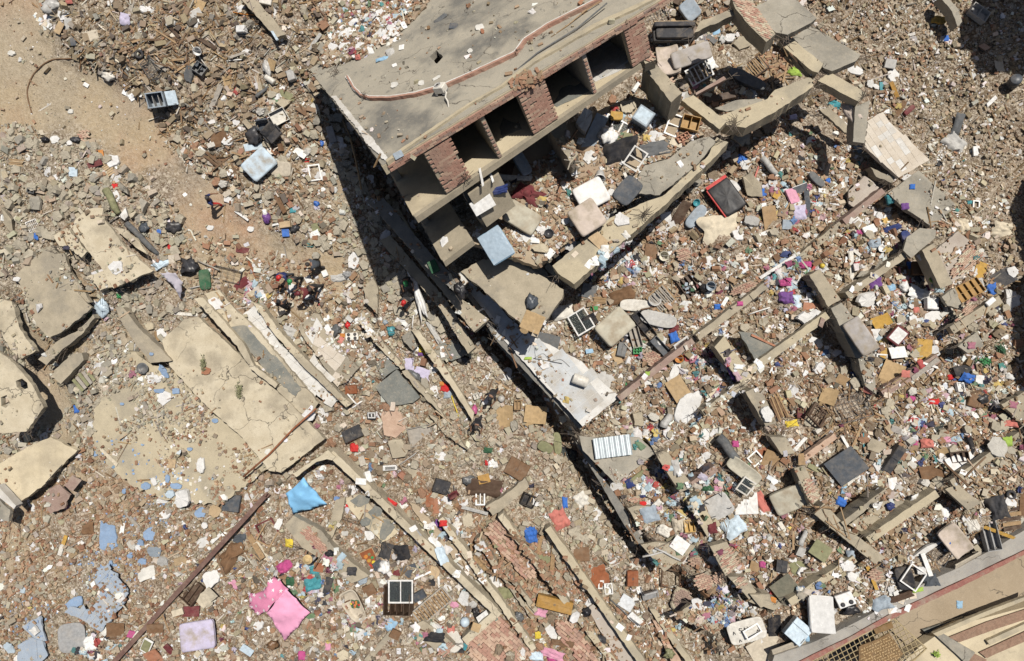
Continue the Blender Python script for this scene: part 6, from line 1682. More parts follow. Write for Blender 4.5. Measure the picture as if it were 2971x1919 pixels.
items('''
cloth;8;980,152,135,42,18;navy;navy blue cloth roll right of the white basin box;amp=.3
appliance;8;822,168,84,62,20;white;white basin box above the long thin beam;t=.2
cloth;8;758,176,40,34,0;magenta;magenta scrap left of the white basin box;amp=.3
padded_mat;8;1070,225,64,110,12;navy;blue curtain roll on the left edge of the tilted grey slab;corner=3
ball;8;500,405,34,34,0;yellow;yellow ball in the rubble
basin;8;910,294,50,50,0;white;white pan with a black rim
cloth;8;870,255,80,60,10;bluegrey;grey blue jeans near the white pan;amp=.25
concrete_fragment;8;790,468,112,70,20;lgrey;pale grey panel beside the thin vertical plank;m=concgrey t=.08 n=4
concrete_fragment;8;884,410,80,78,40;lgrey;pale grey panel piece right of the first one;m=concgrey t=.08 n=5
plank;8;705,400,30,190,3;offwhite;thin pale plank standing upright in the picture beside the grey panel
plank;8;640,205,100,22,-30;offwhite;pale stick above the thin pale plank
plank;8;760,335,110,20,-45;offwhite;pale broken plank right of the thin pale plank
board;8;440,690,135,52,-7;brick;dark red brown book like board beside the cross beam;t=.08
plaster_chunk;8;790,640,150,112,10;white;round white plaster boulder in the grid rubble
plaster_chunk;8;385,775,160,90,-25;white;white plaster chunk with a brown top by the tan beam
board;8;1105,408,36,60,5;blue;bright blue book on a brown box
cabinet;8;1168,430,105,92,-4;brown;squashed brown cardboard box left of the smooth fallen beam;open=0 t=.25
cabinet;8;1030,445,100,62,2;brown;brown box with pink things left of the squashed box;shelves=1 t=.2 c2=pink
cloth;8;1252,510,42,26,-20;lime;lime green scrap at the smooth fallen beam;amp=.3
bag;8;1060,552,66,72,10;white;white sack left of the heap of white sheets
cloth;8;1170,600,170,90,-20;white;heap of white sheets and papers;amp=.2
plaster_chunk;8;1258,755,150,76,8;white;jagged white ceiling chunk below the white box
appliance;8;1238,672,82,78,-3;white;white box standing on the jagged ceiling chunk;t=.3
cloth;8;1150,712,44,46,0;coral;coral red scrap left of the jagged ceiling chunk;amp=.3
cloth;8;985,560,60,50,20;skyblue;sky blue cloth left of the white sack;amp=.3
cloth;8;870,520,80,80,10;purple;dark purple clothes under the long thin beam;amp=.3
cloth;8;255,625,100,80,0;purple;purple flowered clothes heap;amp=.3
cloth;8;385,400,80,50,0;magenta;magenta clothes by the dusty beam;amp=.3
cloth;8;250,520,90,60,-10;magenta;bright magenta cloth near the purple flowered heap;amp=.3
cloth;8;335,655,60,100,0;paleblue;pale blue patterned cloth right of the purple heap;amp=.25
wooden_tray;8;1500,575,170,110,28;gold;divided wooden drawer front with square panels;nx=4 ny=2 z=.15
board;8;1590,440,80,120,-20;ochre;ochre board above the divided wooden drawer
appliance;8;1560,532,66,66,10;lgrey;silver grey appliance on the divided wooden drawer;t=.3 vents=1
cloth;8;1670,575,60,90,20;blue;blue cloth right of the divided wooden drawer;amp=.3
appliance;8;1655,655,70,36,40;white;white oblong box on a brown board;t=.12
board;8;1745,490,140,110,28;charcoal;black board at the edge of the right border shade
plaster_chunk;8;1798,650,88,200,15;white;tall white plaster rock at the right border
cloth;8;1470,130,70,95,15;cream;cream bundle of foam near the right border;amp=.3
cloth;8;1740,165,130,100,-20;cream;torn cream cloth at the edge of the shade on the right;amp=.2
mattress;8;648,822,772,720,848,990,768,1022;mattgrey;grey mattress leaning on the broad cross beam;t=.25 z=.35 ty=-14
board;8;828,905,50,170,4;brown;upright brown board against the leaning grey mattress;t=.04 z=.2
cardboard_sheet;8;905,790,120,80,20;ochre;torn ochre cardboard right of the leaning grey mattress
board;8;870,890,60,100,3;white;white sheet of papers right of the upright brown board
appliance;8;1012,885,95,120,-38;maroon;red and white stereo player lying in the heap;t=.25 screen=1 c2=white z=.2
board;8;1022,1002,112,80,6;white;white certificate like card with a red corner
board;8;1205,985,100,150,-5;ochre;large ochre torn board in the heap;
board;8;935,1000,52,84,-25;ochre;small ochre board left of the white card
window_frame;8;912,1050,80,78,-4;white;small square white window frame;bars=0 glass=1
board;8;820,1258,76,60,-10;coral;pink tile slab at the foot of the cross beam
cardboard_sheet;8;970,1140,130,150,-30;card;tan cardboard sheet below the white card
cardboard_sheet;8;545,1300,100,110,-20;card;tan cardboard sheet over the dark rack
board;8;660,1200,120,66,-25;wood;ochre wood panel above the tan cardboard sheet
cabinet;8;355,1415,52,66,0;maroon;red lined open box by the wooden slats;shelves=0 t=.15 c2=red
cloth;8;295,1490,84,46,10;yellow;pale yellow plastic scrap below the red box;amp=.2
slat_bundle;8;205,1375,190,80,-65;wood;bundle of long brown wooden slats;n=6 c2=brown
metal_rack;8;700,1370,220,190,15;charcoal;dark tangled metal rack in the right heap;nx=9 ny=6
bed_frame;8;460,1430,140,120,-40;darkbrown;dark wooden crate slats left of the metal rack;slats=6
leafy_plant;8;1620,1065,90,70,0;green;small green plant at the right
leafy_plant;8;1722,985,80,90,0;dkgreen;dark green plant near the right border
cloth;8;1500,1180,90,70,-20;blue;blue and white patterned cloth;amp=.25
cloth;8;1390,1172,44,36,0;red;bright red cloth left of the blue and white cloth;amp=.3
board;8;1465,1125,110,70,8;black;black board above the blue and white cloth
board;8;1585,1190,50,66,-10;white;white upright board right of the blue and white cloth
sink;8;1440,1245,54,66,0;white;small white sink in the right heap
cabinet;8;1572,1330,140,120,-20;brown;brown wardrobe panel under a black bag;open=0 t=.15
bag;8;1590,1315,90,80,-10;charcoal;black bag on the brown wardrobe panel
window_frame;8;1315,1515,110,70,30;white;white framed picture near the wood panels;bars=0
board;8;1495,1385,56,110,25;lgrey;pale grey board below the brown wardrobe panel
board;8;1555,1440,52,50,-20;white;white tile square below the pale grey board
cloth;8;1080,1150,60,50,0;coral;coral scrap under the large ochre board
plank;8;1210,1115,220,30,38;greywood;grey brown plank below the large ochre board
plank;8;1245,1090,110,14,-18;white;thin white stick across the grey brown plank
cloth;8;1110,1320,80,50,-20;magenta;pink magenta clothes below the cross beam;amp=.3
cloth;8;1270,1340,70,40,0;red;red cloth right of the pink magenta clothes;amp=.3
concrete_fragment;8;500,800,60,80,15;brick;rust brown slab end by the tan beam;m=maroon t=.1 n=4
cloth;8;1785,1490,90,50,0;coral;coral red clothes at the right border;amp=.3
padded_mat;4;1090,768,92,34,42;maroon;dark red padded roll lying on the brown slope
plank;4;1040,752,110,34,62;brown;brown rusty roll beside the dark red roll
cloth;4;1305,145,90,50,-10;ochre;ochre sheet at the top right;amp=.2
cloth;4;1350,268,44,40,0;blue;blue scrap on the brown slope;amp=.3
barrel;4;1800,590,90,74,0;slate;dark drum in the shade at the right border;stand=1
plaster_chunk;4;722,492,135,66,-12;white;white broken board below the balcony slabs
plaster_chunk;4;988,522,92,100,-30;white;white broken board on the brown slope;t=.08
board;4;965,447,70,60,-10;lgrey;pale grey box on the brown slope;t=.2
board;4;915,597,30,60,0;teal;teal tile near the white rubble
plank;4;995,620,120,26,-62;gold;golden wooden strip beside the teal tile
plaster_chunk;4;835,580,46,60,20;white;white plaster wedge left of the teal tile
plaster_chunk;4;872,598,52,30,-30;white;white plaster sliver beside the teal tile
cloth;4;1725,455,60,80,10;beige;pale sack near the shade at the right
concrete_fragment;4;1610,330,84,52,-8;palebrick;small brick coloured slab on the brown slope;m=palebrick t=.15 n=4
cabinet;4;1560,110,130,90,-35;lgrey;wrecked grey metal frame in the shade at the top right;shelves=1 t=.3
board;4;1560,1042,42,66,5;white;white upright sheet near the right border;t=.1
cloth;4;1415,985,150,110,-40;lgrey;twisted grey sheet metal right of the cream tiled slab;amp=.25
cloth;4;1430,860,60,140,-10;dgrey;dark grey twisted sheet above the grey metal;amp=.25
plank;4;1665,700,80,26,45;white;white board end near the right border
cloth;4;1530,1393,50,26,0;teal;teal cloth below the plain grey slab;amp=.3
window_frame;4;1560,1410,46,60,-10;white;thin bent white frame right of the teal cloth;bars=0 glass=0
cloth;4;1125,1285,34,34,0;blue;blue scrap on the plain grey slab;amp=.3
cloth;4;970,1370,60,70,30;teal;teal and white clothes left of the plain grey slab;amp=.3
cloth;4;1075,1420,50,44,0;purple;purple cloth on the plain grey slab corner;amp=.3
cloth;4;760,1020,60,60,40;bluegrey;blue grey cloth at the foot of the leaning column;amp=.3
cloth;4;545,1243,36,34,0;blue;blue scrap by the grey rolled mat;amp=.3
padded_mat;4;460,1240,130,52,-45;dgrey;grey rolled mat in the rubble;corner=3
brickwork_slab;4;800,1145,60,80,50;brick;red bricks lying left of the wall stub;mats=brick
satellite_dish;5;993,1110,78,74,0;dgrey;dark grey satellite dish on the dusty floor
slat_bundle;5;588,1192,120,130,-48;greywood;stack of five grey planks below the short tan beam;n=5 c2=olive
plaster_chunk;5;1130,1132,44,110,35;chipblue;long blue plaster shard right of the satellite dish;t=.08
plaster_chunk;5;1100,1266,80,34,0;chipblue;blue plaster shard below the satellite dish;t=.06
plaster_chunk;5;1212,1268,58,46,0;chipblue;blue plaster shard beside brown bricks;t=.06
plaster_chunk;5;1043,1013,32,24,0;chipblue;small blue shard on the tan beam;t=.04
plaster_chunk;5;842,1356,32,22,0;chipblue;small blue shard on the open dusty floor;t=.04
plaster_chunk;5;1480,1470,46,36,-20;chipblue;blue shard by the crack of the big yellow slab;t=.05
cloth;5;1115,392,125,56,32;paleblue;pale blue white cloth at the end of the dark log;amp=.2
bag;5;1318,412,130,105,-10;charcoal;black cushion like bag near the helpers;t=.35
padded_mat;5;1418,505,74,140,8;dkgreen;rolled dark green patterned rug beside the steel mesh
wire_cage;5;1570,470,185,90,-14;charcoal;black steel mesh frame lying on the dirt;nx=4 ny=3 t=.1
cloth;5;1660,535,120,60,40;maroon;brown red sheet below the black mesh frame;amp=.15
plank;5;1735,430,125,18,-62;rust;rusty plank on the dirt above the helpers
plank;5;1670,300,80,40,-10;maroon;brown board on the dirt track
pipe;5;1440,405,170,12,-22;greywood;grey pole above the black mesh frame
pipe;5;1380,550,140,10,12;lgrey;pale pole below the rolled green rug
log;5;1000,225,290,40,-48;dgrey;long dark log lying along the cracked yellow slab
pipe;5;762,112,200,12,38;greywood;thin grey pole on the cracked yellow slab
bag;5;725,690,90,110,10;paleblue;bundle of pale blue washing between the slabs
bag;5;1205,140,90,70,15;charcoal;black shoe like bag left of the dirt track
bag;5;1000,150,70,60,-20;slate;dark grey crate left of the black bag
cloth;5;1170,275,30,46,0;red;bright red scrap on the dirt track;amp=.3
plaster_chunk;5;1450,148,50,40,0;white;white lump on the dirt track
plaster_chunk;5;1725,158,52,40,0;white;white lump on the dirt track below the purple bundle
cloth;5;250,205,36,46,0;blue;blue scrap under the radiator grille;amp=.3
cloth;5;1095,172,36,34,0;blue;small blue scrap by the dark grey crate;amp=.3
cloth;5;835,612,60,36,0;green;green scrap below the worn pink patch;amp=.3
plaster_chunk;5;120,500,52,34,0;white;white lump at the edge of the grey tan slab
plank;5;1660,60,110,14,-35;white;thin white board above the track near the purple bundle
concrete_fragment;5;1035,705,54,72,10;dgrey;grey round slab piece in the yellow rubble;m=concgrey t=.12
concrete_fragment;5;1040,820,70,60,0;cream;cream slab piece in the yellow rubble;m=yellow t=.12
cloth;5;530,1390,40,56,10;blue;dark blue bag by the red fines, left;amp=.3
plank;5;1285,740,150,20,-4;offwhite;pale plank at the head of the big yellow slab
plank;5;1085,890,24,70,20;wood;short yellow batten left of the big yellow slab
leafy_plant;5;1405,1085,40,120,0;olive;dry weed tuft on the big yellow slab
leafy_plant;5;1650,1260,40,110,0;olive;dry weed tuft lower on the big yellow slab
plaster_chunk;5;1418,1130,70,60,0;brick;crumbled pink rubble on the big yellow slab;t=.04
pipe;C;270,790,700,9,43;rust;thin rusty rail lying across the big yellow slab;rad=.05 nofoot=1
cloth;6;215,868,100,80,-20;lgrey;grey plastic sheets on the white floor strip;amp=.25
bag;6;540,850,72,70,0;dgrey;grey rubbish bag below the tan slab in the centre
bag;6;915,852,58,62,0;teal;teal bag standing in the sun below the shade
bag;6;872,795,38,34,0;bluegrey;small grey blue bag above the teal bag
bag;6;617,815,40,44,0;red;bright red bag near the white cooker
appliance;6;647,895,86,52,5;offwhite;white cooker with two knobs in the rubble;t=.25 burners=4
cloth;6;578,885,36,30,0;orange;orange cloth left of the white cooker;amp=.3
board;6;568,918,34,46,-25;coral;pink card under the orange cloth;t=.05
board;6;642,1250,80,56,2;rust;rust brown box at the foot of the cracked paved slab;t=.2
pipe;6;650,1325,110,12,-50;white;crossed white pipe near the rust brown box
pipe;6;680,1360,90,12,35;white;white pipe crossing the other near the rust brown box
board;6;780,1432,58,50,2;charcoal;black box with a white four pane socket plate;t=.16
window_frame;6;780,1432,52,40,2;white;white four pane plate on the black box;bars=1 glass=0 bw=.04 z=.18
slat_bundle;6;420,590,70,44,-75;lgrey;striped grey grating right of the helpers;n=4 c2=white
board;6;460,462,38,44,25;white;white carton above the helpers;t=.12
board;6;345,500,44,44,25;white;white hollow tile above the helpers;t=.06
board;6;38,622,44,48,-8;white;white switch plate card in the clothes beside the helpers
cloth;6;1095,600,46,290,17;white;long twisted white sheet hanging off the shaded slab;amp=.25 z=.5 edge=.3
pipe;6;1062,790,90,8,85;white;white rope hanging from the twisted sheet;z=.1 rad=.03
cloth;6;1210,870,40,190,30;lgrey;grey wet cloth trailing over the tan ridge;amp=.3 edge=.3
cloth;6;1130,985,66,50,-20;yellow;yellow cloth at the end of the grey wet cloth;amp=.3
cloth;6;1115,1012,36,26,0;purple;purple scrap below the yellow cloth;amp=.3
cloth;6;1040,1085,62,90,5;lilac;pale lilac square sheet by the steel kettle;amp=.06
cloth;6;1130,1145,110,70,-20;lilac;second pale lilac sheet right of the steel kettle;amp=.08
bag;6;1075,1165,84,70,-30;dgrey;dark steel kettle like pot by the lilac sheets
concrete_fragment;6;1138,1212,64,120,20;olive;grey green oval slab below the lilac sheets;m=concgrey t=.1
cloth;6;1262,1216,38,30,0;orange;orange scarf on the colourful clothes by the yellow cable;amp=.3
cloth;6;1285,1245,56,60,-20;red;bright red jacket on the colourful clothes heap;amp=.3
cloth;6;1300,1290,60,60,0;bluegrey;grey blue clothes under the red jacket;amp=.3
bag;6;1410,1050,84,52,-8;charcoal;black jacket bundle on the grey rubble
plastic_jug;6;1480,1390,44,64,-5;magenta;magenta plastic jug near the crouching figure
hollow_block;6;1500,1302,46,40,20;offwhite;pale hollow block near the magenta jug
ball;6;1665,1315,48,48,0;lgrey;pale grey round ball right of the hollow block
pipe;6;1350,1370,150,9,-72;yellow;yellow cord hanging down the pale ridge
pipe;6;1535,1205,120,9,52;offwhite;thin white stick on the brick rubble
cardboard_sheet;6;1690,1440,110,150,0;card;brown cardboard box opened in front of the dark gap;curl=.3
cardboard_sheet;7;235,1430,140,120,-8;card;curled brown cardboard right of the opened box;curl=.45
cabinet;7;120,1360,50,66,0;wood;small open tan box behind the curled cardboard;shelves=1 t=.2
concrete_fragment;7;100,1500,56,86,15;lgrey;grey boulder below the curled cardboard;m=concgrey t=.3
board;6;1205,415,60,90,25;dkgreen;dark green fabric and timber hooked on the slab edge;t=.1
bag;6;1390,575,70,100,10;black;black sack lying in the shade between the slab edges
pipe;6;1520,715,80,14,25;white;white pipe end lying in the shade;z=.05
board;6;1645,775,34,52,-20;white;white packet on the upper white tiles
bag;6;615,465,56,50,0;grey;grey bucket like bundle at the edge of the shade
cloth;6;560,490,110,50,10;lgrey;grey white sheet at the edge of the shade;amp=.2
concrete_fragment;6;280,90,52,60,5;olive;grey stone block below the purple bundle;m=conc t=.2
board;6;188,175,48,66,5;blue;blue and yellow packet below the tan block;t=.06
board;6;190,130,74,42,8;tan;tan block above the blue and yellow packet;t=.2
board;6;400,145,66,60,10;olive;light green tile near the shade
bag;6;255,150,60,44,35;charcoal;dark bag right of the blue packet
cloth;6;385,190,70,50,20;white;white scraps heap below the light green tile;amp=.25
plank;6;150,118,110,12,10;white;thin white batten above the tan block
board;6;165,432,34,36,15;card;small orange tan card on the dirt above the helpers
concrete_fragment;6;400,340,60,54,0;grey;grey stone left of the green helmeted figure;m=concgrey t=.2
''')
items('''
plaster_chunk;9;745,680,140,215,0;chipblue;large lens shaped blue plaster shard;t=.06
plaster_chunk;9;1030,665,90,105,25;chipblue;large grey blue shard at the end of the stick;t=.08
plaster_chunk;9;1075,780,100,80,-10;bluegrey;grey blue broken shards below the large grey blue one;t=.08
plaster_chunk;9;968,722,56,52,0;chipblue;small grey blue shard left of the broken ones;t=.05
plaster_chunk;9;985,848,64,46,-20;chipblue;blue shard above the white plaster slab;t=.07
plaster_chunk;9;897,815,44,34,0;chipblue;blue shard left of the one above the white slab;t=.07
plaster_chunk;9;1005,335,74,54,10;chipblue;blue shard near the square drain hole;t=.06
plaster_chunk;9;1215,335,86,40,-10;chipblue;long blue shard above the white boulder;t=.06
plaster_chunk;9;1155,285,34,62,0;chipblue;upright blue shard above the long blue one;t=.06
plaster_chunk;9;1380,515,80,80,30;chipblue;bent blue shard right of the white boulder;t=.06
plaster_chunk;9;858,368,36,36,0;chipblue;small blue shard on bare ground;t=.05
plaster_chunk;9;1308,82,44,26,0;chipblue;small blue shard right of the drain hole;t=.05
plaster_chunk;9;660,112,32,42,0;chipblue;small blue shard by the reddish plaster;t=.05
plaster_chunk;9;765,865,30,44,0;chipblue;small blue shard hanging below the lens shaped one;t=.05
plaster_chunk;9;520,1135,130,80,30;chipblue;cracked blue floor piece above the big blue floor;t=.05
plaster_chunk;9;75,1445,66,110,10;paleblue;pale blue floor piece at the bottom left;t=.05
plaster_chunk;9;165,1045,50,56,0;paleblue;pale blue shard near the left border;t=.05
plaster_chunk;9;1260,412,104,130,-10;white;white plaster boulder in the lower left rubble;t=.2
plaster_chunk;9;1385,195,60,118,0;white;tall white plaster piece above the white boulder;t=.12
plaster_chunk;9;1118,432,80,40,-5;white;white plaster piece left of the white boulder;t=.1
plaster_chunk;9;1175,388,70,54,20;paleblue;pale blue white lump touching the white boulder;t=.12
plaster_chunk;9;1065,303,38,62,20;white;white wedge beside the blue shard;t=.08
plaster_chunk;9;1020,930,135,90,30;plaster;white plaster slab with a bitten corner;t=.08
plaster_chunk;9;1462,968,120,126,20;white;big white plaster slab by the dark girder;t=.1
plaster_chunk;9;1402,722,82,86,20;white;white plaster slab beside the long girder;t=.1
plaster_chunk;9;1410,602,44,46,0;white;small white lump beside the long girder;t=.1
plaster_chunk;9;1130,845,84,70,-15;lgrey;grey rock below the blue shards;t=.15
plaster_chunk;9;910,735,52,76,30;offwhite;cream white fragment left of the grey blue shard;t=.08
plaster_chunk;9;1482,505,100,90,0;tan;flat tan slab piece near the dark square box;t=.08
plaster_chunk;9;1245,845,90,70,0;tan;flat tan slab piece beside the girder;t=.08
plank;9;845,630,80,26,82;white;white batten right of the lens shaped shard
plank;9;1490,692,90,22,42;white;white batten beside the girder
plank;9;425,770,80,26,72;offwhite;white batten lying on red fines, left
plank;9;448,705,60,24,72;ochre;yellow batten end above the white one
plank;9;755,135,160,22,-45;cream;cream batten on the dusty floor
plank;9;905,550,210,26,-44;greywood;grey stick leading to the large grey blue shard
plank;9;1180,180,60,60,0;tan;small wood piece by the drain hole
cloth;9;600,630,110,80,10;brown;brown cloth lying on red rubble;amp=.12
board;9;1602,448,122,112,-6;slate;blue grey square board with rounded edge beside the girder;t=.14
padded_mat;9;450,1255,620,1300,560,1430,385,1500;grey;dark grey carpet covered board with a pale edge;t=.08 corner=4 bend=0
mattress;9;1240,1282,1468,1242,1502,1430,1270,1460;lilac;lavender grey mattress right of the girder;t=.22 z=.25
cardboard_sheet;9;1430,1090,170,90,42;cream;curved cream board above the lavender mattress;curl=.35 z=.2
board;9;1320,1192,104,70,-3;maroon;ribbed brown tile above the lavender mattress;t=.06
board;9;1230,1190,72,44,12;cream;cream block left of the ribbed tile;t=.2
cabinet;9;1335,1055,120,150,-35;darkbrown;dark wooden crate left of the curved board;shelves=2 t=.2
cloth;9;1600,800,190,120,45;brown;dirty golden brown cloth over a frame right of the girder;amp=.3 edge=.25
cloth;9;1650,700,100,80,0;slate;dark cloth above the golden brown cloth;amp=.25
appliance;9;1015,1428,72,100,-25;white;white framed dark screen by the girder;t=.08 screen=1 c2=olive
cardboard_sheet;9;800,1320,118,100,-3;brown;brown corrugated cardboard on the blue floor;curl=.05
board;9;1075,1305,110,60,-2;brown;brown box lid left of the lavender mattress;t=.12
board;9;905,1350,42,46,-20;magenta;crimson square scrap at the girder
cloth;9;620,1415,90,100,20;white;white cloth beside the carpet board;amp=.25
concrete_fragment;9;1230,935,64,30,0;white;white block near the girder;m=white t=.15 n=4
concrete_fragment;9;250,1325,72,76,10;white;white square block on washed out blue floor;m=white t=.15 n=4
board;9;1065,1500,90,110,25;brick;ribbed orange brick tile at the bottom border;t=.08
plank;9;1175,1460,110,40,-60;maroon;crimson folded board at the bottom border
plank;9;1770,750,190,36,-52;wood;wooden beam right of the golden cloth
window_frame;9;1850,660,110,150,-28;wood;wooden frame near the golden cloth;bars=0 glass=0
plank;9;1760,1220,230,50,-35;conc;
'''.replace('plank;9;1760,1220,230,50,-35;conc;\n',''))
items('''
cloth;9;1620,1010,50,80,30;pink;pale pink cloth left of the flowered sheet;amp=.3
board;9;1700,1460,90,60,-35;paleblue;blue and white magazine below the flowered sheet
bag;10;905,205,20,20,0;white;small white sachet beside the white gutter box
appliance;10;905,205,98,36,-3;white;white gutter box on the rubble right of the yellow slab;t=.12 vents=1
appliance;10;750,275,40,78,20;white;white upright appliance left of the gutter box;t=.25
board;10;706,302,72,44,-6;white;white panel left of the white upright appliance;t=.06
pipe;10;1035,140,190,8,35;lgrey;grey hose bent behind the gutter box
pipe;10;740,145,120,10,-8;orange;orange pipe above the gutter box
cloth;10;660,70,60,60,0;red;red cloth heap above the orange pipe;amp=.3
board;10;845,80,30,66,0;white;white upright strip right of the red cloth heap
suitcase;C;0,0,0,0,0;black;x
'''.replace("suitcase;C;0,0,0,0,0;black;x\n",''))
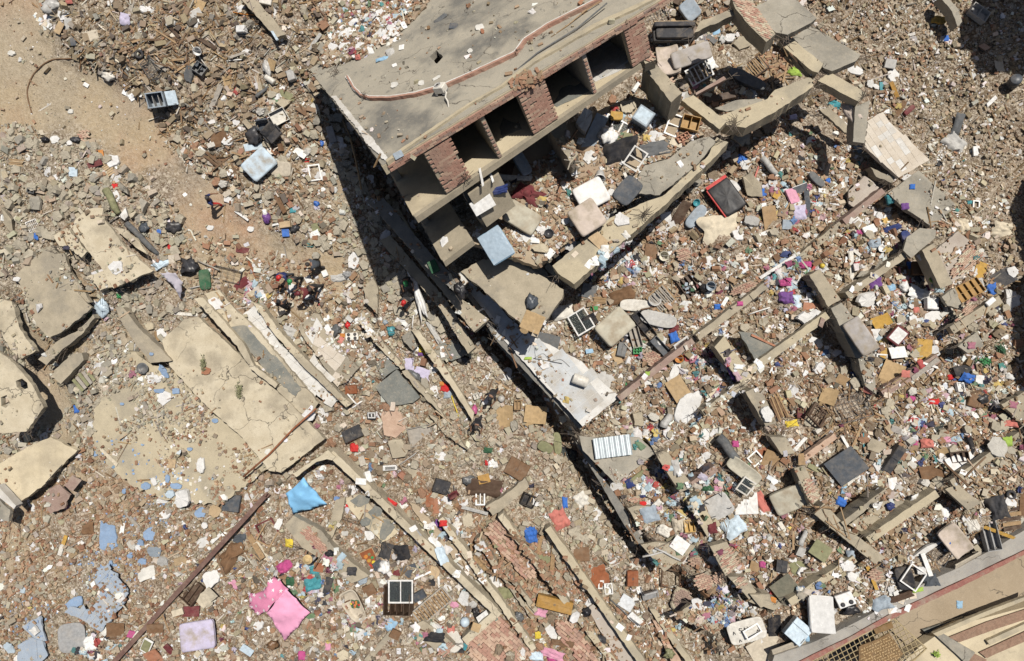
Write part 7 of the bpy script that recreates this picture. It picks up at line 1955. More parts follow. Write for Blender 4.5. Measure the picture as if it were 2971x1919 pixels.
items('''
cabinet;C;772,732,130,84,25;charcoal;black suitcase lying in the centre rubble;open=0 t=.25 c2=black
wooden_tray;C;1235,740,165,130,12;greywood;empty wooden frame in the centre rubble;nx=1 ny=1
cloth;10;920,445,78,60,-20;red;bright red cloth bunch by the long wall;amp=.3
cloth;10;1580,90,66,40,-5;dkgreen;dark green drum like roll near the brown cabinet;amp=.3
cloth;10;1570,175,26,36,0;red;red scrap below the dark green roll;amp=.3
cloth;10;1610,180,70,60,10;white;white cloth right of the red scrap;amp=.25
cabinet;10;1780,215,150,120,-28;brown;brown cabinet panel tipped near the wall end;open=0 t=.2
appliance;10;1255,330,110,90,-20;charcoal;black broken appliance on the rubble;t=.25 burners=2
chair;10;1325,345,70,70,30;maroon;small maroon chair right of the black appliance;tx=30
cloth;10;1560,345,230,125,-8;darkbrown;dark maroon blanket spread over the rubble;amp=.1
board;10;1550,285,80,60,15;gold;golden board on the dark maroon blanket;z=.1
bag;10;1450,290,90,60,10;dgrey;dark grey bundle left of the golden board
plank;10;1250,395,90,24,-20;wood;orange brown plank below the black appliance
board;10;1215,470,46,110,5;brick;brown ribbed tile standing in the rubble
board;10;1175,430,60,90,10;rust;rusty plate above the brown ribbed tile
plank;10;1490,500,180,22,-12;lgrey;pale grey plank lying above the white slab
plaster_chunk;10;1440,570,80,140,8;cream;cream plaster slab near the pale grey plank;t=.08
window_frame;10;1525,420,66,90,0;white;white cross shaped frame right of the blanket;bars=1 glass=0
cabinet;10;1850,425,100,80,-25;black;black open frame in the shade of the wall end;shelves=1 t=.25
concrete_fragment;10;1870,480,90,80,10;olive;grey green slab in the shade of the wall end;m=conc t=.1
cloth;10;1870,668,84,120,10;blue;strong blue fabric bunch near the crossed planks;amp=.3
cloth;11;410,560,110,140,25;coral;pink crumpled dress lying on the rubble;amp=.25
cloth;11;448,445,38,70,0;blue;royal blue cloth above the pink dress;amp=.3
cloth;11;560,430,90,110,30;offwhite;white and pink clothes right of the royal blue cloth;amp=.25
board;10;1660,740,84,34,3;olive;tan tray with a green centre by the alley;t=.06
cloth;10;1270,590,50,40,0;red;red parcel in the alley litter;amp=.3
board;10;1300,565,48,40,10;white;white paper parcel beside the red one
cloth;10;1240,600,70,60,-20;purple;pale purple clothes in the alley litter;amp=.3
board;10;1160,612,46,36,-10;white;white envelope in the alley
cloth;10;1210,730,110,70,-30;white;spread of white papers on the alley wall;amp=.1
cloth;10;1260,800,70,120,25;paleblue;pale turquoise sheet on the alley wall;amp=.12
pipe;10;980,480,130,8,-60;cream;bent cream pipe on the long wall
cloth;10;607,470,24,22,0;red;small red scrap on the ribbed beam;amp=.3
plaster_chunk;10;770,665,70,90,10;white;white plaster lump on the stained tan floor
board;10;595,660,44,30,0;lgrey;grey card on the tan floor
picture_board;10;770,835,88,150,22;rust;picture board of coloured fruit lying in the rubble
cloth;10;985,790,120,110,10;black;black jacket on the grid frame;amp=.2
cloth;10;880,775,80,110,-20;charcoal;black cloth left of the black jacket;amp=.25
cloth;10;820,880,70,60,30;slate;dark cloth at the corner of the fruit picture;amp=.25
bag;10;868,890,70,80,10;white;white shirt bundle right of the fruit picture
cloth;10;940,930,70,56,0;maroon;deep red cloth above the white window frame;amp=.3
board;10;990,830,80,56,-10;pinkbeige;pink and cream card by the black jacket
board;10;1035,925,120,90,20;slate;dark stained board above the white window frame
plank;10;1130,945,120,14,22;white;white batten right of the dark stained board
plank;10;1240,990,80,14,95;white;white batten by the tan board
board;10;1210,925,70,70,-20;tan;tan board above the black square tray
board;10;1190,995,54,44,-5;black;black square tray near the wall corner;t=.04
cabinet;10;985,1095,180,190,0;darkbrown;dark brown cupboard carcass under the white window frame;shelves=3 t=.8 open=1
window_frame;10;978,1058,170,160,0;white;white two pane window frame on top of the dark cupboard;bars=1 z=.95 wob=0 follow=0
bed_frame;10;1195,1150,270,120,38;greywood;long slatted wooden bed frame right of the white two pane window;c2=wood slats=12
cabinet;10;1110,1080,90,60,30;slate;small dark radio cabinet by the slatted frame;open=0 t=.2
bathtub;10;665,1140,230,130,-60;beige;beige tub shaped trough with flowers in it
flower_bunch;10;668,1145,66,66,0;red;red and orange flower bunch lying in the beige trough;z=.12 nofoot=1
board;10;765,1040,80,74,25;brown;brown box right of the beige trough;t=.2
plank;10;850,1030,130,30,-70;greywood;grey timber left of the white window frame
plaster_chunk;10;1412,1105,80,120,-15;white;white plaster slab in the room corner;t=.08
cloth;10;1348,1148,56,60,-20;pink;bright pink cloth left of the white slab;amp=.2
cloth;10;1470,1145,60,60,10;lgrey;grey blue cloth right of the white slab;amp=.25
bag;10;1500,1195,60,60,0;black;black bundle in the room corner
ball;10;1425,1262,66,66,0;paleblue;blue and white helmet like ball in the room corner
board;10;1545,1235,90,60,35;white;white sheets in the room corner
board;10;1495,1305,60,56,-20;card;orange brown board below the blue and white ball
board;10;1395,1430,56,100,-10;black;black upright board beside the paving
board;10;1415,1435,40,46,-20;teal;teal card in front of the black upright board
cloth;10;1325,1315,56,50,0;coral;coral cloth with white scraps;amp=.3
plaster_chunk;10;1350,1390,110,160,20;offwhite;white plaster sheet by the broken beam end;t=.06
cloth;10;1215,1370,140,70,-5;black;black net cloth on the broken beam end;amp=.15
cloth;10;910,1290,70,80,-30;skyblue;pale blue cloth below the dark cupboard;amp=.2
board;10;940,1345,70,60,-30;brown;brown box below the pale blue cloth;t=.15
board;10;745,1350,34,34,20;skyblue;bright blue card in the clothes litter
cloth;10;480,1435,40,46,0;pink;pink fabric scrap at the bottom;amp=.3
cloth;10;300,1500,50,60,0;magenta;magenta fabric at the bottom border;amp=.3
bag;10;100,1415,70,60,0;brown;brown leather bag below the pink sheet
concrete_fragment;10;590,1485,90,70,-20;cream;cream rock at the bottom border;m=yellow t=.2
cloth;10;390,910,80,60,0;teal;turquoise cloth beside the straw hatted person;amp=.3
board;10;418,892,66,58,-10;rust;brown guitar like panel beside the turquoise cloth;t=.1
cloth;10;380,1005,110,90,10;teal;teal clothes heap right of the pink sheet;amp=.3
cloth;10;220,985,66,60,0;dkgreen;dark teal clothes above the pink sheet;amp=.3
cloth;10;180,890,110,70,30;magenta;rose pink scarf above the pink sheet;amp=.3
cloth;10;215,725,66,60,0;yellow;mustard yellow cloth above the rose scarf;amp=.3
plank;10;470,1040,50,170,-15;charcoal;dark timber post between the teal clothes and trough
window_frame;10;75,650,130,170,25;maroon;broken brown window frame left of the fallen pier;bars=0 glass=0
plaster_chunk;10;142,590,46,90,-20;white;white plaster chunk left of the fallen pier
plank;10;25,780,150,40,-55;cream;pale timber below the broken brown frame
cloth;10;640,920,70,60,0;charcoal;dark clothes on the fallen pier end;amp=.3
cloth;10;720,985,70,46,20;bluegrey;blue grey jeans at the fallen pier end;amp=.3
bag;10;490,795,56,40,0;black;black bag lying on the fallen pier
bag;10;1640,980,10,10,0;white;small white scrap by the rolled sheet
plaster_chunk;10;1620,980,70,110,25;white;white rolled sheet at the alley wall
cloth;10;1700,1065,90,80,20;olive;pale green plastic bag at the alley wall;amp=.25
cloth;10;1665,1058,26,24,0;lime;lime scrap by the pale green plastic bag;amp=.3
bag;10;1785,1225,60,60,0;dgrey;grey fibre ball near the brick paving
log;10;1520,860,160,40,-45;wood;brown log lying by the alley wall
plank;10;1570,830,180,22,-30;lgrey;grey plank by the alley litter
plank;11;258,800,350,24,76;wood;long wooden plank leaning left across the wall top
plank;11;368,780,260,26,85;wood;long wooden plank crossing beside the leaning one
plank;11;405,795,110,18,55;wood;short wooden brace right of the crossing planks
board;11;305,835,90,46,-15;olive;grey tray at the foot of the crossing planks
metal_sheet;11;630,8,892,-20,905,112,665,150;silver;silver corrugated metal sheet lying on a slab;z=.1 follow=.8
window_frame;11;400,88,530,62,528,185,415,120;black;dark window frame tipped at the edge of the dark gap;bars=1 z=.2
padded_mat;11;385,40,60,150,5;olive;olive grey bolster left of the dark window frame;corner=3
padded_mat;11;310,60,110,70,-30;olive;grey stone bench left of the olive bolster;corner=3
bag;11;345,60,34,34,0;maroon;dark red pot on the stone bench
board;11;545,800,138,92,2;brown;brown flat board above the leather pieces
cloth;11;680,940,160,200,15;rust;rust brown leather pieces in the brick rubble;amp=.15
cabinet;11;907,960,76,104,0;rust;rust red wooden box right of the leather pieces;open=0 t=.25
sink;11;747,1035,56,72,5;white;white sink basin below the leather pieces
window_frame;11;695,1010,40,60,0;white;small white frame left of the white sink;bars=0 glass=0
chair;11;1012,1032,115,112,15;grey;grey armchair tipped right of the white sink;tx=25
board;11;872,1135,100,90,-30;silver;shiny bent metal sheet below the white sink;r=.3
board;11;930,1245,130,50,-45;white;white narrow board below the shiny metal sheet;t=.06
pipe;11;860,1200,260,10,-40;dgrey;dark rod crossing the shiny metal sheet
pipe;11;960,1140,150,9,-75;cream;thin cream pole above the white narrow board
cabinet;11;252,1125,278,1048,495,1135,488,1218;gold;golden wooden desk lying on its back;open=0 t=.4 z=.15
bag;11;590,1195,60,60,0;black;black bundle right of the golden desk
plaster_chunk;11;350,1330,60,170,35;white;white long plaster sliver at the bottom centre;t=.08
cloth;11;262,1358,40,52,0;yellow;yellow scrap left of the white sliver;amp=.3
cloth;11;280,1200,80,50,-20;pink;pink and white litter below the golden desk;amp=.3
bag;11;130,1230,64,64,0;dgrey;dark fibre bundle left of the golden desk
plank;11;430,1410,150,44,-5;brown;brown board at the bottom centre
cloth;11;360,1480,170,70,-10;pink;pale pink fabric at the bottom border;amp=.2
cloth;11;370,1525,90,34,0;magenta;bright magenta fabric at the bottom border;amp=.3
cloth;11;250,1500,90,60,0;paleblue;white and blue clothes at the bottom border;amp=.25
bag;11;690,1385,70,56,-10;charcoal;black tangled bundle on the pink floor strip
bag;11;1160,1475,70,60,10;olive;dark green bundle at the bottom
window_frame;11;1068,1005,1110,892,1262,915,1220,1042;darkbrown;dark wooden frame with a pale rim below the mossy corner slab;bars=0 glass=0 z=.25
brickwork_slab;11;1400,985,150,120,20;palebrick;fallen pale brick panel beside a second smaller one
brickwork_slab;11;1500,962,90,90,-40;palebrick;smaller fallen pale brick panel
brickwork_slab;11;1240,1105,170,170,-20;brick;dark weathered brick panel leaning by the clothes slab;mats=maroon
brickwork_slab;11;1345,850,90,80,10;palebrick;small brick panel by the mossy corner slab
board;11;1235,740,110,95,-35;white;white folded boards near the grey poles;t=.04
board;11;1240,790,60,36,10;dkgreen;dark green plate beside the white folded boards
pipe;11;1060,800,170,14,10;lgrey;grey pole lying on the mossy corner slab
pipe;11;1150,800,190,14,-25;lgrey;second grey pole lying on the mossy corner slab
plank;11;850,610,110,26,40;lgrey;grey steel bar end sticking over the dark gap
cloth;11;1030,530,110,110,20;bluegrey;grey jeans and shirts on the small slab corner;amp=.2
cloth;11;985,460,50,40,0;red;bright red cloth above the grey jeans;amp=.3
cloth;11;890,315,60,70,20;navy;navy cloth below the corrugated sheet slab;amp=.3
bag;11;950,340,46,46,0;white;white bundle right of the navy cloth
brickwork_slab;11;925,425,80,40,20;brick;row of tan bricks beside the bright red cloth
plank;11;905,300,220,34,40;olive;mossy plank below the corrugated sheet slab
cabinet;11;1295,610,70,80,5;ochre;ochre box beside the cross beam with holes;shelves=1 t=.2
cloth;11;1230,610,90,110,10;beige;beige bundle left of the ochre box;amp=.25
cloth;11;1125,640,90,70,-20;offwhite;cream cloth left of the beige bundle;amp=.25
cloth;11;1460,625,60,70,15;maroon;deep red cloth at the end of the cross beam with holes;amp=.3
cloth;11;1600,610,150,130,30;paleblue;pale blue fabric below the white tilted panel;amp=.2
table;11;1500,470,170,150,30;lgrey;oval metal table lying with its legs up;legs=1
cabinet;11;1600,410,1765,335,1752,545,1605,492;white;large white tilted cupboard panel;open=0 t=.3 z=.1
window_frame;11;1598,350,1690,270,1745,300,1715,410;offwhite;open white window frame on the white cupboard panel;bars=1 z=.55
padded_mat;11;1500,255,1600,180,1798,188,1780,268;mattress;green grey curved pad above the white cupboard panel;t=.2 z=.2 bend=.1
cloth;11;1495,350,54,40,0;pink;bright pink cloth near the oval table;amp=.3
cloth;11;1430,345,80,46,0;dkgreen;dark green cloth left of the bright pink cloth;amp=.3
log;11;1560,75,190,70,-50;dgrey;dark grey round pipe lying by the brick rubble
cloth;11;1615,45,46,46,0;magenta;hot pink cloth right of the dark grey pipe;amp=.3
cloth;11;1210,205,50,110,10;lgrey;grey cloth lying on the tan cross beam;amp=.25
bag;11;1230,245,44,50,0;white;white bag on the tan cross beam
cloth;12;90,440,70,150,30;coral;rose coloured sheet left of the green grey mattress;amp=.15
table;11;1692,1325,248,155,18;offwhite;rounded white table top with dark painted marks;marks=1 z=.2
window_frame;11;1732,1330,120,66,30;white;small white frame lying on the marked table top;bars=0 glass=0 z=.3
board;11;1760,1395,70,56,35;white;white board below the marked table top
board;11;1830,1440,250,150,30;beige;large beige board lying below the marked table top;t=.08
board;12;270,1440,240,110,22;beige;large tan board by the parapet wall;t=.08
appliance;12;175,1290,90,140,2;black;black flat television beside the marked table top;t=.1 screen=1
refrigerator;12;245,1320,330,1200,402,1322,300,1422;paleblue;pale blue refrigerator on its side by the parapet wall;t=.5 z=.1
mattress;12;385,1080,560,1090,572,1330,397,1312;white;silver white foil covered mattress beside the parapet wall;t=.22 clean=1 wrap=1 z=.25
cloth;12;380,1370,60,60,0;skyblue;blue cloth beside the pale blue refrigerator;amp=.3
appliance;12;652,1105,115,88,22;white;white cooker lying on its back by the parapet wall;t=.3 burners=2
window_frame;12;782,1108,40,48,-10;white;tiny white frame right of the white cooker;bars=0 glass=0
cloth;12;905,1135,130,90,20;bluegrey;dark blue tarpaulin by the parapet wall;amp=.25
cloth;12;1045,1090,160,44,18;darkbrown;dark brown blanket strip by the parapet wall;amp=.15
bag;12;695,1180,100,70,10;black;black cabinet like bundle below the white cooker
plaster_chunk;12;700,955,80,66,-10;white;white paper board with a red spot
cloth;12;732,972,24,30,0;red;red cap beside the white paper board;amp=.3
plank;12;840,960,150,22,-72;ochre;orange timber leaning on a brick panel
brickwork_slab;12;870,935,100,90,10;palebrick;pale brick panel under the orange timber
plaster_chunk;12;978,1045,46,60,20;white;white lump with an orange rim by the parapet wall
board;12;520,180,680,70,822,190,622,335;slate;large black board lying in the lower right rubble;t=.05 z=.2
slat_bundle;12;720,290,110,26,38;offwhite;white comb like strip under the large black board;n=2
cabinet;12;900,215,985,40,1062,62,945,232;charcoal;tall black cabinet right of the large black board;open=0 t=.35 z=.1
concrete_fragment;12;870,60,140,100,-25;olive;green grey slab left of the tall black cabinet;m=conc t=.15
pipe;12;785,50,160,10,88;teal;thin pale green pole above the large black board
plank;12;665,40,110,18,-65;white;thin white post above the large black board
mattress;12;125,392,352,300,395,436,212,545;mattress;green grey mattress right of the white cupboard panel;t=.24 z=.2
board;12;160,155,130,120,-20;wood;orange brown square boards left of the black board;t=.08
board;12;110,110,90,80,20;rust;rust brown board behind the orange brown boards
window_frame;12;45,145,90,80,40;white;white frame left of the rust brown board;bars=0 glass=0
plank;12;332,65,180,24,45;white;white plank on the brick edged beam
plank;12;365,150,40,80,5;wood;short upright timber by the brick edged beam
board;12;455,215,100,36,-35;olive;pale green plank left of the large black board
cloth;12;635,440,66,60,-20;blue;bright blue plastic bag below the large black board;amp=.3
cloth;12;655,360,36,56,0;skyblue;sky blue cloth below the large black board;amp=.3
board;12;1460,165,200,110,22;white;white broken worktop near the right;t=.06
cabinet;12;1440,130,110,70,10;darkbrown;brown basket standing on the white worktop;shelves=2 t=.2
plaster_chunk;12;1690,60,120,140,-15;offwhite;white panel leaning at the right beside the worktop;t=.08
cloth;12;1780,30,60,70,10;lime;lime green leaves bunch near the right border;amp=.3
cloth;12;1530,60,30,130,8;black;black strap hanging over the worktop;amp=.2
cloth;12;1225,40,80,60,0;coral;coral pink clothes heap left of the worktop;amp=.3
cloth;12;1150,35,50,70,0;magenta;crimson cloth left of the coral pink heap;amp=.3
cloth;12;1350,15,60,40,0;pink;pink clothes at the heap top;amp=.3
cardboard_sheet;12;1320,110,90,60,30;card;ochre cardboard left of the white worktop
cardboard_sheet;12;1250,250,140,110,10;brown;crumpled brown box in front of the worktop
cloth;12;990,320,60,90,0;white;white papers left of the crumpled brown box;amp=.15
cloth;12;1125,415,60,80,10;white;white cloth lumps by the long tan beam;amp=.25
board;12;1690,235,54,36,0;cream;cream sheet of paper at the right
board;12;1635,297,56,36,12;cream;cream sheet of paper left of the other
bucket;12;855,460,36,36,0;white;white tin on the dusty floor strip
board;12;890,468,34,72,-8;white;white folded card beside the white tin
bag;12;970,470,56,50,0;navy;dark blue bag on the long tan beam
cloth;12;1355,520,50,70,10;white;white plaster cloth in the pale stones;amp=.2
cloth;12;1540,605,84,80,20;offwhite;white torn foam near the dirty mattress;amp=.25
mattress;12;1280,660,1390,575,1530,740,1410,832;pinkbeige;dirty sunlit mattress slumped by the parapet wall;t=.2 z=.2 bend=.1
bag;12;1352,700,56,86,10;blue;bright blue cloth bag on the dirty mattress;z=.2
concrete_fragment;12;1215,762,225,50,28;white;long white beam left of the bright blue bag;m=white t=.2 n=4
metal_rack;12;1300,800,140,120,-35;charcoal;black wire rack under the dirty mattress;nx=7 ny=5
cabinet;12;1580,545,1640,520,1722,758,1592,768;grey;tall grey wardrobe lying open by the parapet wall;shelves=1 t=.35 z=.1
plank;12;1715,650,230,22,-22;ochre;orange brown plank across the grey wardrobe;z=.4
slat_bundle;12;1800,560,150,160,10;wood;stack of timber and tyres at the right border;n=5 c2=darkbrown
tyre;12;1795,395,70,70,0;charcoal;black tyre at the right border
cloth;12;1700,480,110,150,10;charcoal;black plastic heap left of the timber stack;amp=.25
board;12;1880,450,80,170,0;brown;brown upright door at the right border;t=.06
board;12;1490,845,210,90,22;beige;grey beige board lying on the parapet wall;t=.06
window_frame;12;1130,960,130,150,-35;white;white window frame leaning in the dark by the parapet wall;bars=0 glass=0 z=.2
padded_mat;12;1060,960,110,150,10;black;black armchair back by the leaning window frame
board;12;1215,870,30,150,10;white;white door jamb beside the leaning window frame
plaster_chunk;12;1180,910,66,60,0;white;white lump behind the leaning window frame
cloth;12;1240,975,90,80,0;slate;dark cloth heap on the parapet wall side;amp=.25
cloth;12;1165,1048,70,30,12;lime;lime green leaf like scrap on the parapet wall;amp=.2
board;12;490,775,120,110,-35;olive;square grey brown board leaning in the lower rubble;t=.05 z=.1
cloth;12;695,800,52,50,0;bluegrey;grey blue cloth bundle by the fallen long beam;amp=.3
cloth;12;735,762,44,30,0;black;black triangle scrap on the fallen long beam;amp=.1
board;12;145,1030,272,920,362,1060,235,1150;mossy;mossy dark square plate tilted in the lower rubble;t=.07 z=.2
concrete_fragment;12;80,1100,170,130,-30;conc;tan slab left of the mossy square plate;m=conc t=.2 n=4
cloth;12;170,1115,40,34,-20;orange;bright orange scrap by the mossy square plate;amp=.2
cabinet;12;225,880,70,80,-10;charcoal;dark grey speaker box below the green sheet;open=0 t=.3
cloth;12;350,890,130,90,25;olive;pale green crumpled sheet in the lower rubble;amp=.12
board;12;350,775,50,60,-20;lgrey;pale grey box with a curved pipe;t=.25
log;12;365,690,110,34,65;lgrey;curved grey pipe above the pale grey box
board;12;40,885,60,66,-15;wood;orange brown brick slab at the clothes heap
cloth;12;95,872,40,40,0;magenta;hot pink scrap right of the orange brown slab;amp=.3
appliance;12;815,1365,118,105,18;offwhite;white stove top with dark marks on the wire mesh cage;t=.3 burners=2 z=.05
cloth;12;1450,1150,40,50,0;skyblue;pale blue scrap lying in the street
leafy_plant;12;1285,1485,46,40,0;lime;lime green weed on the low wing roof
basin;12;1595,508,40,40,0;offwhite;cream round tin by the dirty mattress
''')
#  tarpaulins and sheets strung over frames
def sheet(name,label,cat,pts,mid,mat,wr=.05,seed=3,dens=.16):
	"""Cloth through the given edge points (tile x y height-above-ground) and inner points."""
	def w3(q):
		t,x,y,dz=q
		p=src(t,x,y)
		loc,n,s=pick(*p)
		return at(p[0],p[1],loc.z+dz)
	B=[w3(q)for q in pts];M=[w3(q)for q in mid]
	ref=B+M
	edge=[]
	for i in range(len(B)):
		a,b=B[i],B[(i+1)%len(B)]
		k=max(1,int((b-a).length/dens))
		for j in range(k):
			q=a.lerp(b,j/k)
			q=q-(q-sum(B,Vector())/len(B)).normalized()*.06*math.sin(math.pi*j/k)
			edge.append(q)
	xs=[p.x for p in edge];ys=[p.y for p in edge]
	inner=[]
	x=min(xs)
	while x<max(xs):
		y=min(ys)
		while y<max(ys):
			if inside(x,y,[(p.x,p.y)for p in edge]):
				inner.append(Vector((x+R.uniform(-.03,.03),y+R.uniform(-.03,.03),0)))
			y+=dens
		x+=dens
	for p in inner:
		sw=sum(1/((p-Vector((q.x,q.y,0))).length**2.2+.02)for q in ref)
		p.z=sum(q.z/((p-Vector((q.x,q.y,0))).length**2.2+.02)for q in ref)/sw
		c=M[0]if M else ref[0]
		a=math.atan2(p.y-c.y,p.x-c.x)
		p.z+=wr*math.sin(a*11+2*mnoise.noise(Vector((p.x,p.y,seed))))*.5+wr*mnoise.noise(Vector((p.x*3,p.y*3,seed)))
	al=edge+inner+M
	n=len(edge)
	res=delaunay_2d_cdt([Vector((p.x,p.y))for p in al],[(i,(i+1)%n)for i in range(n)],[],1,1e-4)
	vz=[]
	for i,org in enumerate(res[3]):
		vz.append(Vector((res[0][i].x,res[0][i].y,al[org[0]].z if org else 0)))
	o=world_obj(name,vz,[tuple(f)for f in res[2]],mat,smooth=True,label=label,cat=cat)
	o['kind']='thing'
	m=o.modifiers.new('cloth','SOLIDIFY');m.thickness=.012
	FOOT.append([src(q[0],q[1],q[2])for q in pts])
	ANCH.append((FOOT[-1][0][0],FOOT[-1][0][1],label))
	return o
sheet('blue_tarpaulin','sky blue cloth tent stretched over the rubble in the lower left','tarpaulin',[(10,310,275,1.5),(10,400,375,.9),(10,472,460,.35),(10,355,500,.5),(10,235,530,.35),(10,205,460,.8),(10,185,388,.9)],[(10,285,400,1.25),(10,330,330,1.45)],paint('tarp_blue',(.24,.52,.80),.7,.06,.0,sc=2,bump=.1),.05)
sheet('pink_sheet','plain pink sheet hung like a tent roof at the bottom left','sheet',[(10,190,1040,1.6),(10,260,1110,1.3),(10,356,1205,.9),(10,270,1310,.7),(10,180,1402,.5),(10,120,1310,.8),(10,55,1210,1.2),(10,120,1120,1.5)],[(10,170,1200,1.2)],paint('sheet_pink',(.78,.36,.53),.75,.05,.0,sc=2,bump=.1),.05,5)
fl=sheet('flowered_sheet','pink sheet with white flowers tied beside the plain pink one','sheet',[(10,110,948,.9),(10,150,985,1.1),(10,205,1045,1.55),(10,130,1115,1.5),(10,60,1200,1.2),(9,1770,1228,.7),(9,1715,1170,.5),(9,1702,1072,.6),(9,1760,1075,.9),(9,1840,1020,1.0),(10,60,1000,1.1)],[(10,60,1090,1.3)],paint('sheet_rose',(.66,.24,.38),.75,.06,.0,sc=2,bump=.1),.07,8)
bv_=BVHTree.FromPolygons([fl.matrix_world@v.co for v in fl.data.vertices],[tuple(p.vertices)for p in fl.data.polygons])
wf=paint('print_white',(.78,.72,.74),.8,.05,0)
cen=[]
for i in range(400):
	x,y=R.uniform(-70,205),R.uniform(950,1220)
	p=src(10,x,y)
	h_=bv_.ray_cast(EYE,(at(p[0],p[1],0)-EYE).normalized())
	if h_[0]is None or any((h_[0]-c).length<.34 for c in cen)or len(cen)>30:
		continue
	cen.append(h_[0])
	nrm=h_[1]if h_[1].z>0 else-h_[1]
	V,F=[(0,0,0)],[]
	k=R.uniform(.08,.17)
	for j in range(20):
		a=6.2832*j/20
		r_=k*(.62+.38*math.cos(5*a))
		V.append((r_*math.cos(a),r_*math.sin(a),0))
	F=[(0,j,j%20+1)for j in range(1,21)]
	mw=Matrix.Translation(h_[0]+nrm*.022)@nrm.to_track_quat('Z','X').to_matrix().to_4x4()@Matrix.Rotation(R.uniform(0,6),4,'Z')
	link('printed_flower',mesh_of('printed_flower',V,F,[wf]),fl,mw)
sheet('lilac_sheet','lilac grey sheet stretched from a post left of the helpers','sheet',[(5,1098,456,.7),(5,1150,448,.9),(5,1205,455,1.0),(5,1258,520,.8),(5,1252,580,.6),(5,1242,642,.3),(5,1200,560,.7),(5,1150,510,.8)],[(5,1210,520,.85)],paint('sheet_lilac',(.48,.45,.50),.8,.06,.05,sc=2,bump=.1),.05,2)
#  long girder, cables
def girder():
	a,b=src(9,790,1545),src(9,1845,385)
	za,zb=pick(*a)[0].z+.12,pick(*b)[0].z+.3
	A,B=at(a[0],a[1],za),at(b[0],b[1],zb)
	L=(B-A).length
	g=empty('steel_girder',Matrix.Translation((A+B)/2)@(B-A).to_track_quat('X','Z').to_matrix().to_4x4(),'long dark maroon steel girder lying diagonally in the lower left rubble','girder')
	g['kind']='thing'
	m=paint('girder',(.15,.085,.07),.65,.3,.3)
	for nm,vf in(('web',box_vf(L,.05,.26,(0,0,.15))),('flange',box_vf(L,.24,.04,(0,0,0))),('flange',box_vf(L*.98,.24,.04,(0,0,.30)))):
		link(nm,mesh_of(nm,*vf,[m]),g,g.matrix_world)
	FOOT.append(poly(beamline('9:790,1545 9:1845,385',16)))
	ANCH.append((*src(9,1300,980),'long dark maroon steel girder'))
girder()
def cable(label,pts,r,col,dz=.04):
	P3=[]
	for q in pts:
		p=src(*q)
		loc=pick(*p)[0]
		P3.append(loc+Vector((0,0,dz)))
	S_=[]
	n=len(P3)
	for i in range(n-1):
		p0,p1,p2,p3=P3[max(0,i-1)],P3[i],P3[i+1],P3[min(n-1,i+2)]
		for j in range(5):
			t=j/5
			S_.append(.5*((2*p1)+(p2-p0)*t+(2*p0-5*p1+4*p2-p3)*t*t+(3*p1-p0-3*p2+p3)*t**3))
	S_.append(P3[-1])
	v,f=tube(S_,r,5)
	o=world_obj('cable',v,f,cm(col,.6),smooth=True,label=label,cat='cable')
	o['kind']='thing'
cable('long brown hose curving over the clean dirt lane',[('1',550,404),('1',450,408),('1',370,412),('1',300,445),('1',235,510),('1',198,590),('1',190,650),('1',205,725),('1',222,780)],.035,'brown',.03)
cable('upper of two black cables over the bottom left floor',[('9',545,70),('9',420,200),('9',320,310),('9',200,440),('9',90,570)],.02,'black',.03)
cable('lower of two black cables over the bottom left floor',[('9',535,80),('9',400,240),('9',310,335),('9',185,465),('9',75,590)],.02,'black',.03)
cable('white cord trailing over the brick rubble at the bottom centre',[('11',940,1090),('11',985,1180),('11',975,1220),('11',1020,1300),('11',1070,1420)],.03,'cream',.05)
cable('thin dark cord looped on the white tiled slab',[('7',240,1040),('7',300,1010),('7',350,1060),('7',420,1050),('7',480,1100)],.015,'grey',.03)
